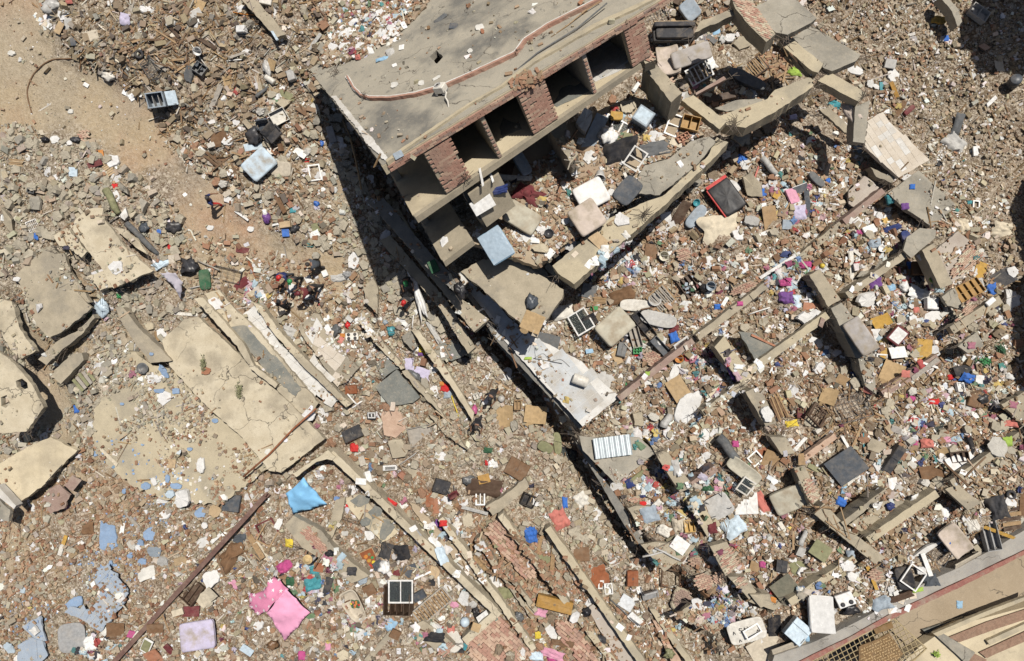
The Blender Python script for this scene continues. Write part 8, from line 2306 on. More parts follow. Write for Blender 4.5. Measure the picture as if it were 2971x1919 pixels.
#  people
def person(pos,face,label,shirt,legs,hat=None,hair='black',bend=.25,arms=(.5,.3),stride=.12,zoff=0,crouch=0,skin='skin'):
	"""Standing, stooping or crouching figure: one skinned body, helmet or hair as children. pos = head in the photograph."""
	loc,n,s=pick(*pos)
	Hh=1.55-bend*.35-crouch*.5
	hd=at(pos[0],pos[1],loc.z+Hh)
	g=drop(hd.x,hd.y)[0]
	J,E_,Rd={},[],{}
	def j(nm,x,y,z,r,par=None):
		J[nm]=(x,y,z);Rd[nm]=r
		if par:
			E_.append((par,nm))
	bend*=.75
	stride*=.8
	hp=.93-crouch*.42
	fw=bend
	j('pelvis',0,-.05*bend,hp,.135)
	j('belly',0,.10*fw,hp+.2,.15,'pelvis')
	j('chest',0,.28*fw,hp+.40,.19,'belly')
	j('neck',0,.46*fw,hp+.55-.1*fw,.06,'chest')
	j('head0',0,.52*fw,hp+.62-.12*fw,.075,'neck')
	j('head1',0,.60*fw+.02,hp+.74-.16*fw,.098,'head0')
	j('crown',0,.64*fw,hp+.82-.2*fw,.07,'head1')
	j('nose',0,.60*fw+.125,hp+.72-.17*fw,.016,'head1')
	for sd,sx in(('l',-1),('r',1)):
		ph=stride*sx
		j('ear'+sd,sx*.10,.60*fw,hp+.72-.16*fw,.018,'head1')
		j('hip'+sd,sx*.09,-.03,hp-.06,.105,'pelvis')
		j('knee'+sd,sx*.10,ph+.22*crouch*1.4,hp*.53,.08,'hip'+sd)
		j('ankle'+sd,sx*.12,ph*1.3-.05,.09,.058,'knee'+sd)
		j('toe'+sd,sx*.14,ph*1.3+.15,.04,.04,'ankle'+sd)
		j('sh'+sd,sx*.19,.30*fw,hp+.47-.05*fw,.085,'chest')
		a=arms[0 if sx<0 else 1]
		sh=J['sh'+sd]
		el=(sh[0]+sx*.10,sh[1]+.26*a,sh[2]-.26*(1-a*.5))
		wr=(el[0]-sx*.02,el[1]+.22*min(1,a+.35),el[2]-.20*(1-a))
		j('el'+sd,*el,.055,'sh'+sd)
		j('wr'+sd,*wr,.032,'el'+sd)
		d=(Vector(wr)-Vector(el)).normalized()
		pm=Vector(wr)+d*.07
		j('palm'+sd,*pm,.034,'wr'+sd)
		side=Vector((1,0,0))
		for q,(off,L)in enumerate(((-.030,.06),(-.010,.075),(.012,.07),(.032,.055))):
			k1=pm+d*.045+side*off
			k2=k1+(d+Vector((0,0,-.5))).normalized()*L
			j('fa%d%s'%(q,sd),*k1,.010,'palm'+sd)
			j('fb%d%s'%(q,sd),*k2,.008,'fa%d%s'%(q,sd))
		th=Vector(wr)+d*.03-side*sx*.045
		j('ta'+sd,*th,.012,'palm'+sd)
		j('tb'+sd,*(th+d*.045-side*sx*.012),.009,'ta'+sd)
	nm=list(J)
	idx={k:i for i,k in enumerate(nm)}
	me=bpy.data.meshes.new('body')
	me.from_pydata([J[k]for k in nm],[(idx[a],idx[b])for a,b in E_],[])
	tmp=bpy.data.objects.new('tmp_body',me)
	COL.objects.link(tmp)
	tmp.modifiers.new('skin','SKIN').use_smooth_shade=True
	for v,k in zip(me.skin_vertices[0].data,nm):
		v.radius=(Rd[k],Rd[k])
		v.use_root=k=='pelvis'
	tmp.modifiers.new('sub','SUBSURF').levels=1
	dg=bpy.context.evaluated_depsgraph_get()
	dg.update()
	nmz=bpy.data.meshes.new_from_object(tmp.evaluated_get(dg))
	bpy.data.objects.remove(tmp)
	nmz.name='body'
	nmz.materials.clear()
	for mm in(cm(skin,.6,dust=.05),paint('cloth_'+shirt,CN[shirt],.9,.22,.12,sc=4,bump=.3),paint('cloth_'+legs,CN[legs],.9,.22,.12,sc=4,bump=.3),cm('charcoal')):
		nmz.materials.append(mm)
	def cls(b):
		if b[:3]in('pel','hip','kne'):
			return 2
		if b[:3]in('bel','che','she')or b[:2]=='sh':
			return 1
		if b[:3]in('ank','toe'):
			return 3
		return 0
	keys=[(Vector(J[k]),cls(k))for k in nm]
	keys+=[((Vector(J['knee'+s_])*.4+Vector(J['ankle'+s_])*.6),2)for s_ in 'lr']+[((Vector(J['sh'+s_])+Vector(J['el'+s_]))/2,1)for s_ in 'lr']
	for p in nmz.polygons:
		c=p.center
		p.material_index=min(keys,key=lambda q:(q[0]-c).length_squared)[1]
		p.use_smooth=True
	off=Matrix.Rotation(math.radians(face-90),4,'Z')@Vector((J['head1'][0],J['head1'][1],0))
	base=Vector((hd.x-off.x,hd.y-off.y,0))
	base.z=drop(base.x,base.y)[0].z-.01+zoff
	mw=Matrix.Translation(base)@Matrix.Rotation(math.radians(face-90),4,'Z')
	root=empty('person',mw,label,'person')
	root['kind']='thing'
	link('body',nmz,root,mw)
	h1=Vector(J['head1'])
	if hat=='straw':
		link('straw_hat',mesh_of('straw_hat',*lathe([(.25,.03),(.24,.045),(.125,.05),(.115,.13),(.08,.15)],22),[cm('straw',.9)],True),root,mw@Matrix.Translation(h1+Vector((0,0,.02))))
	elif hat:
		g_=merge(lathe([(.125,.0),(.13,.02),(.12,.08),(.085,.125),(.03,.142)],20,False,True),xf(box_vf(.17,.12,.012),T_(0,.13,.012)))
		link('helmet',mesh_of('helmet',*g_,[cm(hat,.4,dust=0)],True),root,mw@Matrix.Translation(h1+Vector((0,0,.015))))
	else:
		link('hair',mesh_of('hair',*blob(.215,.235,.17,3,14,8,.06),[cm(hair,.7)],True),root,mw@Matrix.Translation(h1+Vector((0,-.02,-.02))))
	for sx in(-1,1):
		link('eye',mesh_of('eye',*blob(.028,.016,.022,1,8,5,0),[cm('white',.3)],True),root,mw@Matrix.Translation(h1+Vector((sx*.036,.094,.0))))
	ANCH.append((pos[0],pos[1],label))
S6=lambda x,y:src(6,x,y)
person(src(1,1442,1368),20,'person in a navy top and red shorts walking on the dirt track','navy','red',bend=.35,arms=(.5,.2),stride=.24)
person(S6(152,490),250,'helper in a navy top and red helmet at the left of the group','navy','slate','red',bend=.4,arms=(.6,.5))
person(S6(230,516),260,'helper in black with a green helmet standing in the group','charcoal','black','green',bend=.35,arms=(.4,.6))
person(S6(288,600),200,'helper in a red top stooping in the middle of the group','maroon','charcoal','maroon',bend=.9,arms=(.8,.7))
person(S6(362,574),250,'bareheaded helper in black at the right of the group','black','charcoal',bend=.5,arms=(.5,.5))
person(S6(148,650),110,'bareheaded helper in black nearest to the yellow ridges','black','black',bend=.45,arms=(.5,.5))
person(S6(350,402),190,'dark clothed person crouching in the rubble above the group','slate','black',bend=.8,arms=(.7,.7),crouch=.7)
person(S6(1016,526),280,'helper with a green helmet working in the deep shade','black','slate','green',bend=.5,arms=(.7,.6))
person(S6(1001,660),240,'helper with a red helmet working at the edge of the deep shade','charcoal','slate','red',bend=.4,arms=(.5,.6))
person(S6(1590,1320),240,'person in black stooping near the magenta jug','black','black',bend=.8,arms=(.7,.6))
person(src('C',1615,690),260,'second person in black below the one near the magenta jug','black','charcoal',bend=.6,arms=(.6,.6))
person(src(10,345,832),80,'person in a wide straw hat and grey clothes among the clothes heaps','grey','slate','straw',bend=.3,arms=(.5,.5))
cloth_dark=0
TAN=[(0.444,0.380,0.284),(0.384,0.320,0.232),(0.504,0.440,0.336),(0.358,0.310,0.238),(0.544,0.480,0.376)]
GREY=[(0.409,0.369,0.289),(0.457,0.409,0.321),(0.343,0.319,0.271),(0.507,0.459,0.363),(0.407,0.359,0.271)]
REDS=[(0.352,0.200,0.126),(0.360,0.248,0.162),(0.304,0.224,0.146),(0.280,0.152,0.093),(0.368,0.288,0.194),(0.400,0.344,0.243)]
MIX=TAN+TAN[:2]+REDS[:4]+[(0.613,0.589,0.541),(0.566,0.510,0.422),(0.247,0.191,0.135),(0.155,0.131,0.107)]
EARTH=[(0.323,0.251,0.167),(0.381,0.301,0.205),(0.442,0.370,0.266),(0.266,0.202,0.138),(0.351,0.267,0.183)]
DARKM=EARTH+[(0.171,0.131,0.095),(0.116,0.096,0.080),(0.334,0.310,0.270),(0.485,0.429,0.333)]
WHITE=[(.74,.72,.69),(.68,.66,.62),(.76,.75,.74),(.62,.57,.49)]
WOOD=[(.24,.15,.08),(.34,.23,.13),(.45,.36,.25),(.16,.10,.06),(.60,.55,.47),(.30,.27,.23)]
CLOTH=[(.66,.65,.66),(.60,.58,.57),(.34,.14,.19),(.46,.32,.36),(.06,.08,.20),(.13,.21,.38),(.04,.04,.05),(.40,.07,.07),(.08,.22,.22),(.40,.37,.45),(.50,.38,.14),(.05,.05,.08),(.28,.26,.26),(.68,.68,.69),(.20,.06,.10),(.36,.46,.52),(.54,.48,.40),(.13,.20,.12),(.62,.60,.56),(.30,.22,.16),(.10,.09,.09),(.45,.40,.34)]
BLUE=[(.25,.36,.55),(.30,.42,.60),(.22,.31,.46)]
REG=[('on the dirt lane','D:-20,-20 105,-20 130,70 200,160 330,225 385,320 380,345 500,430 560,500 680,560 800,600 790,660 650,590 540,560 470,545 430,500 350,430 270,380 220,330 130,325 60,290 -20,280',.07,.55,(.75,.1,.1,.02,.02,.01),TAN),('on the dirt track','D:385,340 500,430 620,560 800,600 800,660 700,690 560,560 470,545 400,470 330,400',.55,.5,(.7,.22,.05,.01,.01,.01),REDS),('in the brown heap at the top left','D:105,-20 720,-20 740,150 560,300 480,330 385,320 330,225 200,160 130,70',1.0,.75,(.76,.06,.02,.14,.01,.02),DARKM),('in the heap left of the toppled block','D:480,330 560,300 740,130 760,250 780,600 690,560 500,430 390,330',1.0,.8,(.72,.12,.04,.06,.03,.03),MIX),('in the pale stone heap at the left','D:-20,280 60,290 130,325 220,330 270,380 350,430 430,500 470,545 380,620 300,520 200,480 130,560 -20,700',1.0,.88,(.88,.05,.04,.02,.01,.0),GREY+TAN[:2]),('in the litter above the roof edge','D:720,-20 1000,-20 900,100 860,130 800,140 770,90',1.0,.8,(.50,.20,.12,.03,.10,.12),MIX),('in the rubble among the yellow slabs','D:-20,600 130,560 420,640 480,700 380,800 480,900 420,1000 200,1010 -20,1100',.95,.8,(.82,.09,.05,.03,.0,.01),GREY),('among the blue floor pieces','D:-20,1100 130,1120 300,1060 560,1060 620,1130 480,1280 240,1545 -20,1545',.95,.62,(.58,.30,.09,.02,.0,.01),REDS+GREY[:3]),('in the rubble beside the climbing helpers','D:560,600 800,600 960,760 1100,800 860,1000 700,820 640,740',1.0,.75,(.70,.13,.08,.03,.03,.03),MIX),('in the shaded gap left of the toppled block','D:740,130 850,430 960,640 1100,800 960,780 830,640 790,590',1.0,.9,(.8,.08,.05,.02,.03,.02),GREY),('in the rubble at the picture centre','D:860,900 1100,800 1300,1000 1500,1280 1300,1300 1000,1060 760,980',1.0,.78,(.78,.12,.04,.03,.01,.02),GREY[:2]+TAN),('in the rubble round the blue and pink sheets','D:480,1280 620,1110 760,1060 960,1250 1160,1420 1100,1545 240,1545',.95,.7,(.60,.13,.06,.05,.06,.10),MIX),('between the walls at the bottom centre','D:960,1130 1200,1200 1300,1180 1560,1545 1100,1545 1160,1420',1.0,.85,(.40,.46,.05,.03,.03,.03),REDS),('in the rubble of the sofa rooms','D:1280,300 1480,160 1650,-20 1900,100 1890,250 1640,420 1500,480 1250,640 1130,560 1130,420',1.0,.85,(.55,.25,.08,.04,.05,.03),MIX),('on the brown slope at the top right','D:1880,-20 2400,-20 2400,560 2150,380 2020,300 2000,180',1.0,.5,(.84,.06,.06,.02,.01,.01),EARTH+[(.46,.38,.28),(.60,.57,.52)]),('in the rubble along the right border','D:2130,380 2400,500 2400,900 2330,650 2230,500',1.0,.62,(.82,.06,.06,.02,.02,.02),EARTH+GREY[:2]),('in the rubble under the front beam','D:1340,640 1650,420 1900,240 2030,330 2080,440 1700,700 1450,900 1300,800',1.0,.72,(.50,.24,.09,.03,.06,.08),REDS+TAN[:3]+[(.62,.59,.54)]),('in the middle grid rubble','D:1450,900 1700,700 2080,440 2230,500 2300,640 2000,830 1760,1000 1540,1150 1400,1000',1.0,.75,(.48,.2,.09,.04,.09,.10),REDS+TAN+[(.64,.61,.56),(.2,.15,.1)]),('in the littered heap at the right','D:1940,740 2300,620 2400,700 2400,1080 2150,1140 1950,1000',1.0,.85,(.38,.18,.09,.09,.10,.16),REDS+TAN+WOOD[:2]+[(.64,.61,.56)]),('in the lower grid rubble','D:1400,1000 1540,1150 1760,1000 1950,1000 2150,1140 2390,1040 2400,1200 1950,1450 1750,1545 1560,1545',1.0,.7,(.50,.22,.09,.04,.06,.09),REDS+TAN+[(.64,.61,.56),(.2,.15,.1)]),]
REGP=[poly(r[1])for r in REG]
PILES=[('D:870,25',75,5,90),('D:880,70',60,4,70),('D:1420,300',45,5,70),('D:1380,640',0,5,0),('D:1450,615',60,5,130),('D:1430,620',60,4,70),('D:1850,470',60,5,80),('D:1640,870',70,5,190),('D:1660,900',60,4,60),('D:1830,640',55,5,110),('D:1850,690',40,5,60),('D:2130,700',70,5,90),('D:2100,690',70,4,60),('D:2060,640',80,4,50),('D:1680,1410',50,5,150),('D:1690,1420',45,4,40),('D:1540,1130',70,5,110),('D:1590,1190',45,5,70),('D:1660,1140',45,5,70),('D:1700,1230',30,5,40),('D:2240,900',90,5,130),('D:2200,960',80,4,60),('D:2150,1020',60,5,60),('D:740,1350',70,5,130),('D:680,1400',60,5,60),('D:870,1420',70,5,90),('D:860,1440',60,4,40),('D:1000,1480',60,5,60),('D:215,1505',45,5,110),('D:600,680',35,5,60),('D:610,690',30,4,30),('D:690,700',50,2,40),('D:240,720',22,5,50),('D:1030,1210',60,4,55),('D:1045,1230',45,5,45),('D:1100,1320',45,4,35),('D:700,90',50,2,30),('D:660,260',45,4,25),('D:820,790',60,2,150),('D:810,770',50,4,50),('D:2260,1120',40,4,45),('D:2080,1090',60,4,30),('D:1500,1000',45,5,70),('D:1620,1250',50,5,60),('D:1180,400',45,5,50),('D:1240,470',35,5,30),('D:1150,440',40,4,25),('D:1660,100',40,5,30),('D:1740,560',60,4,35),('D:2030,530',60,4,50),('D:2010,580',60,5,50),('D:1930,430',50,4,25),('D:2310,500',60,4,30),('D:2210,180',70,2,50),('D:2210,350',45,2,90),('D:2040,230',35,4,25),('D:2240,420',45,2,60),('D:2170,1250',60,2,90),('D:2040,1390',60,2,70),('D:2080,1400',45,4,25),('D:120,40',30,4,70),('D:310,215',20,4,25),('D:290,1060',60,6,35),('D:380,1130',70,6,60),('D:270,1320',90,6,150),('D:330,1240',70,6,60),('D:70,1440',60,6,60),('D:410,1130',60,2,60),('D:420,1250',60,2,50),('D:1980,1330',40,4,25),('D:1890,1400',50,5,40),('D:2300,940',60,5,60),('D:2090,830',60,5,50),('D:1760,880',50,4,30),('D:1250,770',40,4,30),('D:1490,800',50,5,40),('D:1340,1400',60,4,30),('D:1500,1460',60,4,30),('B:400,430',32,1,45),('B:310,430',22,1,20),('3:1780,200',40,1,40),('10:1700,760',60,1,110),('10:1800,900',60,1,90),('11:150,850',60,1,110),('11:330,930',50,1,70),('11:450,1000',40,1,50),('11:470,1330',50,1,60),('11:1100,1350',40,1,50),('3:1800,480',40,1,50),('4:180,430',40,1,45),('D:1930,940',70,3,110),('D:1990,965',60,3,90),('D:2130,880',80,3,60),('D:1000,1010',60,3,40),('D:1180,930',50,3,30),('D:480,100',110,3,90),('D:340,120',80,3,70),('D:640,350',60,3,45),('D:530,390',45,3,45),('D:1800,150',50,3,50),('D:1900,1210',60,3,30),('D:1180,1290',80,3,30),('D:2250,1130',60,3,40),('D:560,1330',50,3,35),('D:960,1390',70,3,50)]
rec=[]
def region_of(px,py):
	for i in range(len(REG)):
		if inside(px,py,REGP[i]):
			return i
	return-1
NCAND=360000
cx_=NR.uniform(-28.5,28.5,NCAND);cy_=NR.uniform(-18.8,18.8,NCAND)
clump=np.clip(.55+1.5*vnoise(cx_*.8,cy_*.8,51)+1.0*vnoise(cx_*2.2,cy_*2.2,52),.08,1)
tint=vnoise(cx_*.5,cy_*.5,53)
rr=NR.random((NCAND,6))
road_side=side_dist(ROADL,cx_/GS+1485.5,-cy_/GS+959.5)
for i in range(NCAND):
	if road_side[i]<25:
		if rr[i,0]>.012:
			continue
	loc,n,s=drop(cx_[i],cy_[i])
	if rr[i,1]>(litl[s]if s==0 or litl[s]>.5 else litl[s]*2*clump[i]**3):
		continue
	k=CAMH/(CAMH-loc.z)
	px=loc.x/GS*k+1485.5;py=-loc.y/GS*k+959.5
	rg=region_of(px,py)
	if rg<0:
		if not(-60<px<3030 and-60<py<1980):
			continue
		keep,sf,wts,pal,wh=.8,.8,(.7,.15,.05,.03,.03,.04),MIX,'in the loose rubble'
	else:
		wh,_,keep,sf,wts,pal=REG[rg]
	ck=clump[i]
	if px<1500:
		ck=min(1,max(0,(ck-.22)*1.55))
	if rr[i,2]>keep*(.22+.78*ck):
		continue
	t=rr[i,3]
	wts=(wts[0],wts[1]*.8,wts[2],wts[3],wts[4]*.4,wts[5]*.13)
	t*=sum(wts)
	kind=0
	acc=0
	for q,w_ in enumerate(wts):
		acc+=w_
		if t<acc:
			kind=q
			break
	size=(.05+.06*rr[i,4]+.13*rr[i,4]**4+.36*rr[i,4]**15)*sf*1.2
	if s and kind==0 and size>.3:
		size*=.6
	col=R.choice(pal)
	if kind==1:
		col=R.choice(REDS[:4]+[(.38,.24,.155),(.42,.30,.20)]);size=R.uniform(.08,.25)
	elif kind==2:
		col=R.choice(WHITE);size=max(.07,size*1.5)
	elif kind==3:
		col=R.choice(WOOD);size=R.uniform(.3,1.3)
	elif kind==4:
		col=R.choice(WHITE[:3]+[(.70,.72,.76),(.62,.52,.40),(.60,.60,.62)]);size=R.uniform(.12,.34)
	elif kind==5:
		col=R.choice(CLOTH);size=R.uniform(.10,.36)
	rec.append((kind,loc.x,loc.y,loc.z,n,size,col,rg))
for pos,rad,kind,cnt in PILES:
	(x0,y0),=poly(pos)
	for j in range(int(cnt*{5:.55,4:.7}.get(kind,1))):
		a=R.uniform(0,6.283);q=rad*1.2462*math.sqrt(R.random())*(1 if R.random()<.8 else 1.4)
		loc,n,s=pick(x0+q*math.cos(a),y0+q*math.sin(a)*.8)
		if litl[s]<.02:
			continue
		if kind==5:
			col,size=R.choice(CLOTH),R.uniform(.14,.5)
		elif kind==4:
			col,size=R.choice(WHITE[:3]+[(.62,.64,.68),(.60,.52,.42)]),R.uniform(.14,.4)
		elif kind==1:
			col,size=R.choice(REDS[:4]+[(.46,.27,.18)]),R.uniform(.16,.3)
		elif kind==3:
			col,size=R.choice(WOOD[:4]),R.uniform(.4,1.6)
		elif kind==6:
			col,size=R.choice(BLUE),R.uniform(.06,.22)
		else:
			col,size=R.choice(WHITE),R.uniform(.08,.28)
		rec.append((2 if kind==6 else kind,loc.x,loc.y,loc.z,n,size,col,region_of(x0,y0)))
KN=['chunk','brick','flake','stick','paper','cloth']
def build_stuff(name,kind,items):
	"""One mesh of many loose pieces, each its own convex solid (or folded sheet) with its own colour."""
	N=len(items)
	if not N:
		return
	P=np.array([(r[1],r[2],r[3])for r in items]);Sz=np.array([r[5]for r in items]);C=np.array([r[6]for r in items])
	Nn=np.array([tuple(r[4])for r in items])
	C=np.clip(C*NR.normal(1,.13,(N,1))*NR.normal(1,.03,(N,3)),.01,.8)
	if kind in(0,2):
		k=5
		ang=np.linspace(0,2*np.pi,k,endpoint=False)[None]+NR.uniform(-.35,.35,(N,k))+NR.uniform(0,6.28,(N,1))
		rad=NR.uniform(.55,1.1,(N,k))*.5
		asp=NR.uniform(.55,1.0,(N,1))
		hgt=(NR.uniform(.22,.6,(N,1))if kind==0 else NR.uniform(.08,.22,(N,1)))
		sh=NR.uniform(.74,1.0,(N,k))
		x=np.cos(ang)*rad;y=np.sin(ang)*rad*asp
		bot=np.stack([x,y,np.repeat(-.5*hgt,k,1)],2)
		ox=NR.uniform(-.07,.07,(N,1));oy=NR.uniform(-.12,.12,(N,1))
		top=np.stack([x*sh+ox,y*sh+oy,.5*hgt+NR.uniform(-.10,.10,(N,k))*(hgt+.1)],2)
		V=np.concatenate([bot,top],1)
		F=[(k,k+1,k+2),(k,k+2,k+3),(k,k+3,k+4)]
		for i in range(k):
			j=(i+1)%k
			F+=[(i,j,k+j),(i,k+j,k+i)]
		tiltv=.35 if kind==0 else .22
	elif kind in(1,3):
		d=np.array([(-.5,-.5,-.5),(.5,-.5,-.5),(.5,.5,-.5),(-.5,.5,-.5),(-.5,-.5,.5),(.5,-.5,.5),(.5,.5,.5),(-.5,.5,.5)])
		if kind==1:
			dim=np.stack([NR.uniform(.6,1,N),NR.uniform(.4,.6,N),NR.uniform(.25,.5,N)],1)
		else:
			wd=NR.uniform(.025,.07,N)/np.maximum(Sz,.1)
			dim=np.stack([np.ones(N),wd,wd*NR.uniform(.4,1,N)],1)
		V=d[None]*dim[:,None]+NR.normal(0,.02,(N,8,3))*(1 if kind==1 else .2)
		F=[(3,2,1),(3,1,0),(4,5,6),(4,6,7),(0,1,5),(0,5,4),(1,2,6),(1,6,5),(2,3,7),(2,7,6),(3,0,4),(3,4,7)]
		tiltv=.25 if kind==1 else .14
	else:
		g=3 if kind==4 else 5
		t=np.linspace(-.5,.5,g)
		gx_,gy_=np.meshgrid(t,t)
		base=np.stack([gx_.ravel(),gy_.ravel(),np.zeros(g*g)],1)
		V=np.repeat(base[None],N,0)*np.stack([np.ones(N),NR.uniform(.5,.95,N),np.ones(N)],1)[:,None]
		V=V+NR.normal(0,.03 if kind==4 else .10,V.shape)*np.array([1,1,.9 if kind==4 else 1.1])
		if kind==5:
			V[:,:,2]=np.abs(V[:,:,2])*1.6+.12*(1-2.6*(base[None,:,0]**2+base[None,:,1]**2))
		F=[]
		for a in range(g-1):
			for b in range(g-1):
				q=a*g+b
				F+=[(q,q+1,q+g+1),(q,q+g+1,q+g)]
		tiltv=.22 if kind==4 else .2
	V=V*Sz[:,None,None]
	lowz=V[:,:,2].min(1)
	up=Nn*.6+np.array([0,0,.55])+NR.normal(0,tiltv,(N,3))*np.array([1,1,0])
	up/=np.linalg.norm(up,axis=1,keepdims=True)
	sp=NR.uniform(0,6.283,N)
	if kind in(1,3):
		al=NR.random(N)<.35
		sp=np.where(al,.54+NR.integers(0,2,N)*1.57+NR.normal(0,.15,N),sp)
	xa=np.stack([np.cos(sp),np.sin(sp),np.zeros(N)],1)
	ya=np.cross(up,xa);ya/=np.linalg.norm(ya,axis=1,keepdims=True)
	xa=np.cross(ya,up)
	lift=-lowz-Sz*(.10 if kind==0 else .02)+.01+(Sz*.12 if kind==5 else 0)
	Pw=P+up*lift[:,None]
	W=V[:,:,0:1]*xa[:,None]+V[:,:,1:2]*ya[:,None]+V[:,:,2:3]*up[:,None]+Pw[:,None]
	nv=V.shape[1]
	FF=(np.array(F)[None]+(np.arange(N)*nv)[:,None,None]).reshape(-1,3).astype(np.int32)
	me=bpy.data.meshes.new(name)
	me.vertices.add(N*nv);me.vertices.foreach_set('co',W.reshape(-1).astype(np.float32))
	me.loops.add(FF.size);me.loops.foreach_set('vertex_index',FF.ravel())
	me.polygons.add(len(FF));me.polygons.foreach_set('loop_start',(np.arange(len(FF))*3).astype(np.int32))
	me.polygons.foreach_set('use_smooth',np.full(len(FF),kind==5))
	me.update(calc_edges=True)
	c=me.color_attributes.new('Col','FLOAT_COLOR','POINT')
	cc=np.repeat(C,nv,0)
	c.data.foreach_set('color',np.column_stack([cc,np.ones(len(cc))]).astype(np.float32).ravel())
	me.materials.append(attr_mat('loose_'+KN[kind],var={0:.4,1:.4,2:.25,3:.4,4:.12,5:.2}[kind],bump=.25))
	o=link(name,me)
	tag(o,kind='stuff')
	return o
#  loose pieces: the largest singly, the rest as stuff
keep=[]
for r in rec:
	k=CAMH/(CAMH-r[3])
	px,py=r[1]/GS*k+1485.5,-r[2]/GS*k+959.5
	bad=False
	if r[5]>.09 or r[0]in(3,):
		for q in FOOT:
			if abs(q[0][0]-px)<220 and abs(q[0][1]-py)<220 and inside(px,py,q):
				bad=True
				break
	else:
		for q in FOOT:
			if abs(q[0][0]-px)<120 and abs(q[0][1]-py)<120 and inside(px,py,q):
				bad=True
				break
	if not bad:
		keep.append(r+(px,py))
NAMES=['rubble_chunk','loose_brick','plaster_flake','splintered_stick','paper_sheet','garment']
CATN=['rubble','brick','plaster','stick','paper','clothing']
STUFFN=['rubble_chunks','brick_bits','plaster_flakes','splinters','paper_scraps','rag_scraps']
NOUN=['broken concrete chunk','loose brick piece','plaster flake','splintered stick','paper sheet','crumpled garment']
SINGLE=[290,290,200,200,250,290]
def cname(c):
	r,g,b=c
	mx,mn=max(c),min(c)
	if mx<.07:
		return 'black' if b<r*1.4 else 'navy'
	if mx-mn<.12*mx:
		return 'white' if mx>.6 else 'grey'
	if r>=g>=b:
		if mn/mx>.72:
			return 'white' if mx>.6 else 'pale'
		if g/r<.35:
			return 'red'
		if g/r<.62:
			return 'reddish'
		if mx>.5 and b/r<.25:
			return 'orange'
		return 'tan' if mx>.33 else 'brown'
	if b>=g>=r:
		return 'blue' if mn/mx<.8 else 'white'
	if r>=b>=g:
		return 'pink' if mx>.4 else 'purple'
	if b>=r>=g:
		return 'lilac'
	return 'green'
def solo_mesh(kind,sd,mat):
	rd=random.Random(sd)
	if kind==0:
		g=ragplate(1,rd.uniform(.6,1),rd.uniform(.3,.6),sd,rd.choice((5,6,7)),.03)
	elif kind==1:
		g=box_vf(1,.5,.36,(0,0,.18),.03,rd)
	elif kind==2:
		g=ragplate(1,rd.uniform(.6,.95),.14,sd,6,.06)
	elif kind==3:
		w=rd.uniform(.03,.07)
		g=box_vf(1,w,w*.6,(0,0,w*.3),.004,rd)
	elif kind==4:
		V,F=[],[]
		for j in range(4):
			for i in range(4):
				V.append((i/3-.5,(j/3-.5)*.72,.06*abs(mnoise.noise(Vector((i*.9,j*.9,sd))))+.01))
		for j in range(3):
			for i in range(3):
				a=j*4+i
				F.append((a,a+1,a+5,a+4))
		g=(V,F)
	else:
		g=crumple(1,rd.uniform(.5,.9),.22,sd,8,.2,4)
	return mesh_of(NAMES[kind],*g,[mat],kind==5)
_solo={}
STOPW=set('lying in on beside at near below above right left under with by of from among across standing between along tipped leaning over behind sticking hanging caught running stretched against working walking stooping to out around the'.split())
used={}
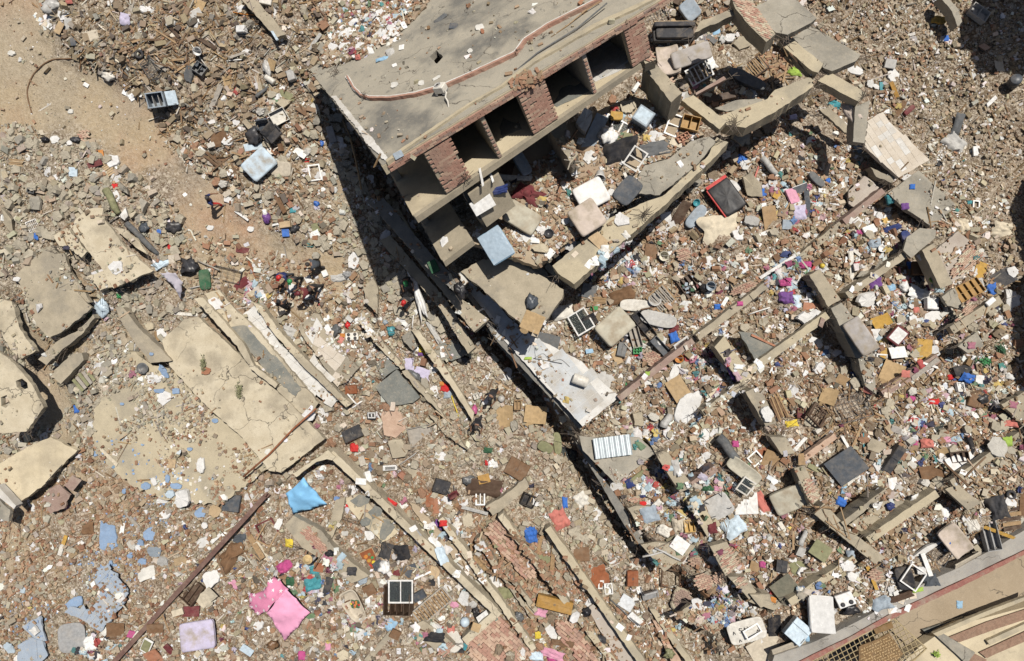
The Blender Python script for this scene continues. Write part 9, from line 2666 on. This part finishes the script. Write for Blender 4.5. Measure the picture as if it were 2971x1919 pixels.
for kind in range(6):
	its=[r for r in keep if r[0]==kind]
	vis=[]
	for i,r in enumerate(its):
		if 4<r[8]<2967 and 4<r[9]<1915:
			vis.append((r[5]*CAMH/(CAMH-r[3]),i))
	vis.sort(reverse=True)
	chosen=[]
	for sz,i in vis:
		if len(chosen)>=SINGLE[kind]:
			break
		r=its[i]
		p,n,s=pick(r[8],r[9])
		if(p-Vector((r[1],r[2],r[3]))).length<.25:
			chosen.append(i)
	cs=set(chosen)
	rest=[r for i,r in enumerate(its)if i not in cs]
	if kind==0:
		build_stuff('broken_blocks',1,rest[::2])
		rest=rest[1::2]
	build_stuff(STUFFN[kind],kind,rest)
	for i in chosen:
		_,x,y,z,n,size,col,rg,px,py=its[i]
		cn=cname(col)
		key=(kind,cn,R.randrange(5))
		if key not in _solo:
			base={0:'lump',1:'lump'}.get(kind)
			m=surf('solo_%d_%s'%(kind,cn),tuple(c*.8 for c in col),col,tuple(c*.6 for c in col),.4,4.0,dust=.25)if kind<3 else paint('solo_%d_%s'%(kind,cn),col,.85,.2,.15 if kind>3 else .3,sc=5)
			_solo[key]=solo_mesh(kind,R.randrange(9999),m)
		up=(n*.5+Vector((0,0,.5))+Vector((R.gauss(0,.1),R.gauss(0,.1),0))).normalized()
		q=up.to_track_quat('Z','X')
		o=bpy.data.objects.new(NAMES[kind],_solo[key])
		COL.objects.link(o)
		if kind==1:
			size*=1.0
		o.matrix_world=Matrix.Translation((x,y,z-(.04*size if kind<3 else-.015)))@q.to_matrix().to_4x4()@Matrix.Rotation(R.uniform(0,6.28),4,'Z')@Matrix.Diagonal((size,size,size,1))
		best=sorted(ANCH,key=lambda a:(a[0]-px)**2+(a[1]-py)**2)[:3]
		sz={True:'large ',False:''}[size>{0:.38,1:.24,2:.25,3:1.0,4:.3,5:.4}[kind]]
		dirn=lambda a:('above' if py<a[1]else 'below')if abs(py-a[1])>abs(px-a[0])else('left of' if px<a[0]else 'right of')
		lab=None
		first=None
		def short(a,n):
			cut=[]
			for w_ in a[2].split():
				if w_ in STOPW and len(cut)>=2:
					break
				cut.append(w_)
			return ' '.join(cut[:n])
		best=sorted(ANCH,key=lambda a:(a[0]-px)**2+(a[1]-py)**2)[:5]
		head=sz+cn+' '+NOUN[kind]
		cands=[head+' '+dirn(a)+' the '+short(a,7)for a in best[:3]]
		cands+=[(head+' between the '+short(a,4)+' and the '+short(b,4)).replace('broken ','').replace('crumpled ','').replace('splintered ','')for ia,a in enumerate(best)for b in best[ia+1:]]
		for cand in cands:
			cand=' '.join(cand.split()[:16])
			first=first or cand
			if cand not in used:
				lab=cand
				break
		cand=first
		if lab is None:
			lab=cand
			used[lab].append(o)
		else:
			used[lab]=[o]
		tag(o,lab,CATN[kind],('%ss %s'%(NOUN[kind],REG[rg][0]if rg>=0 else 'in the loose rubble')).replace('  ',' '),'thing')
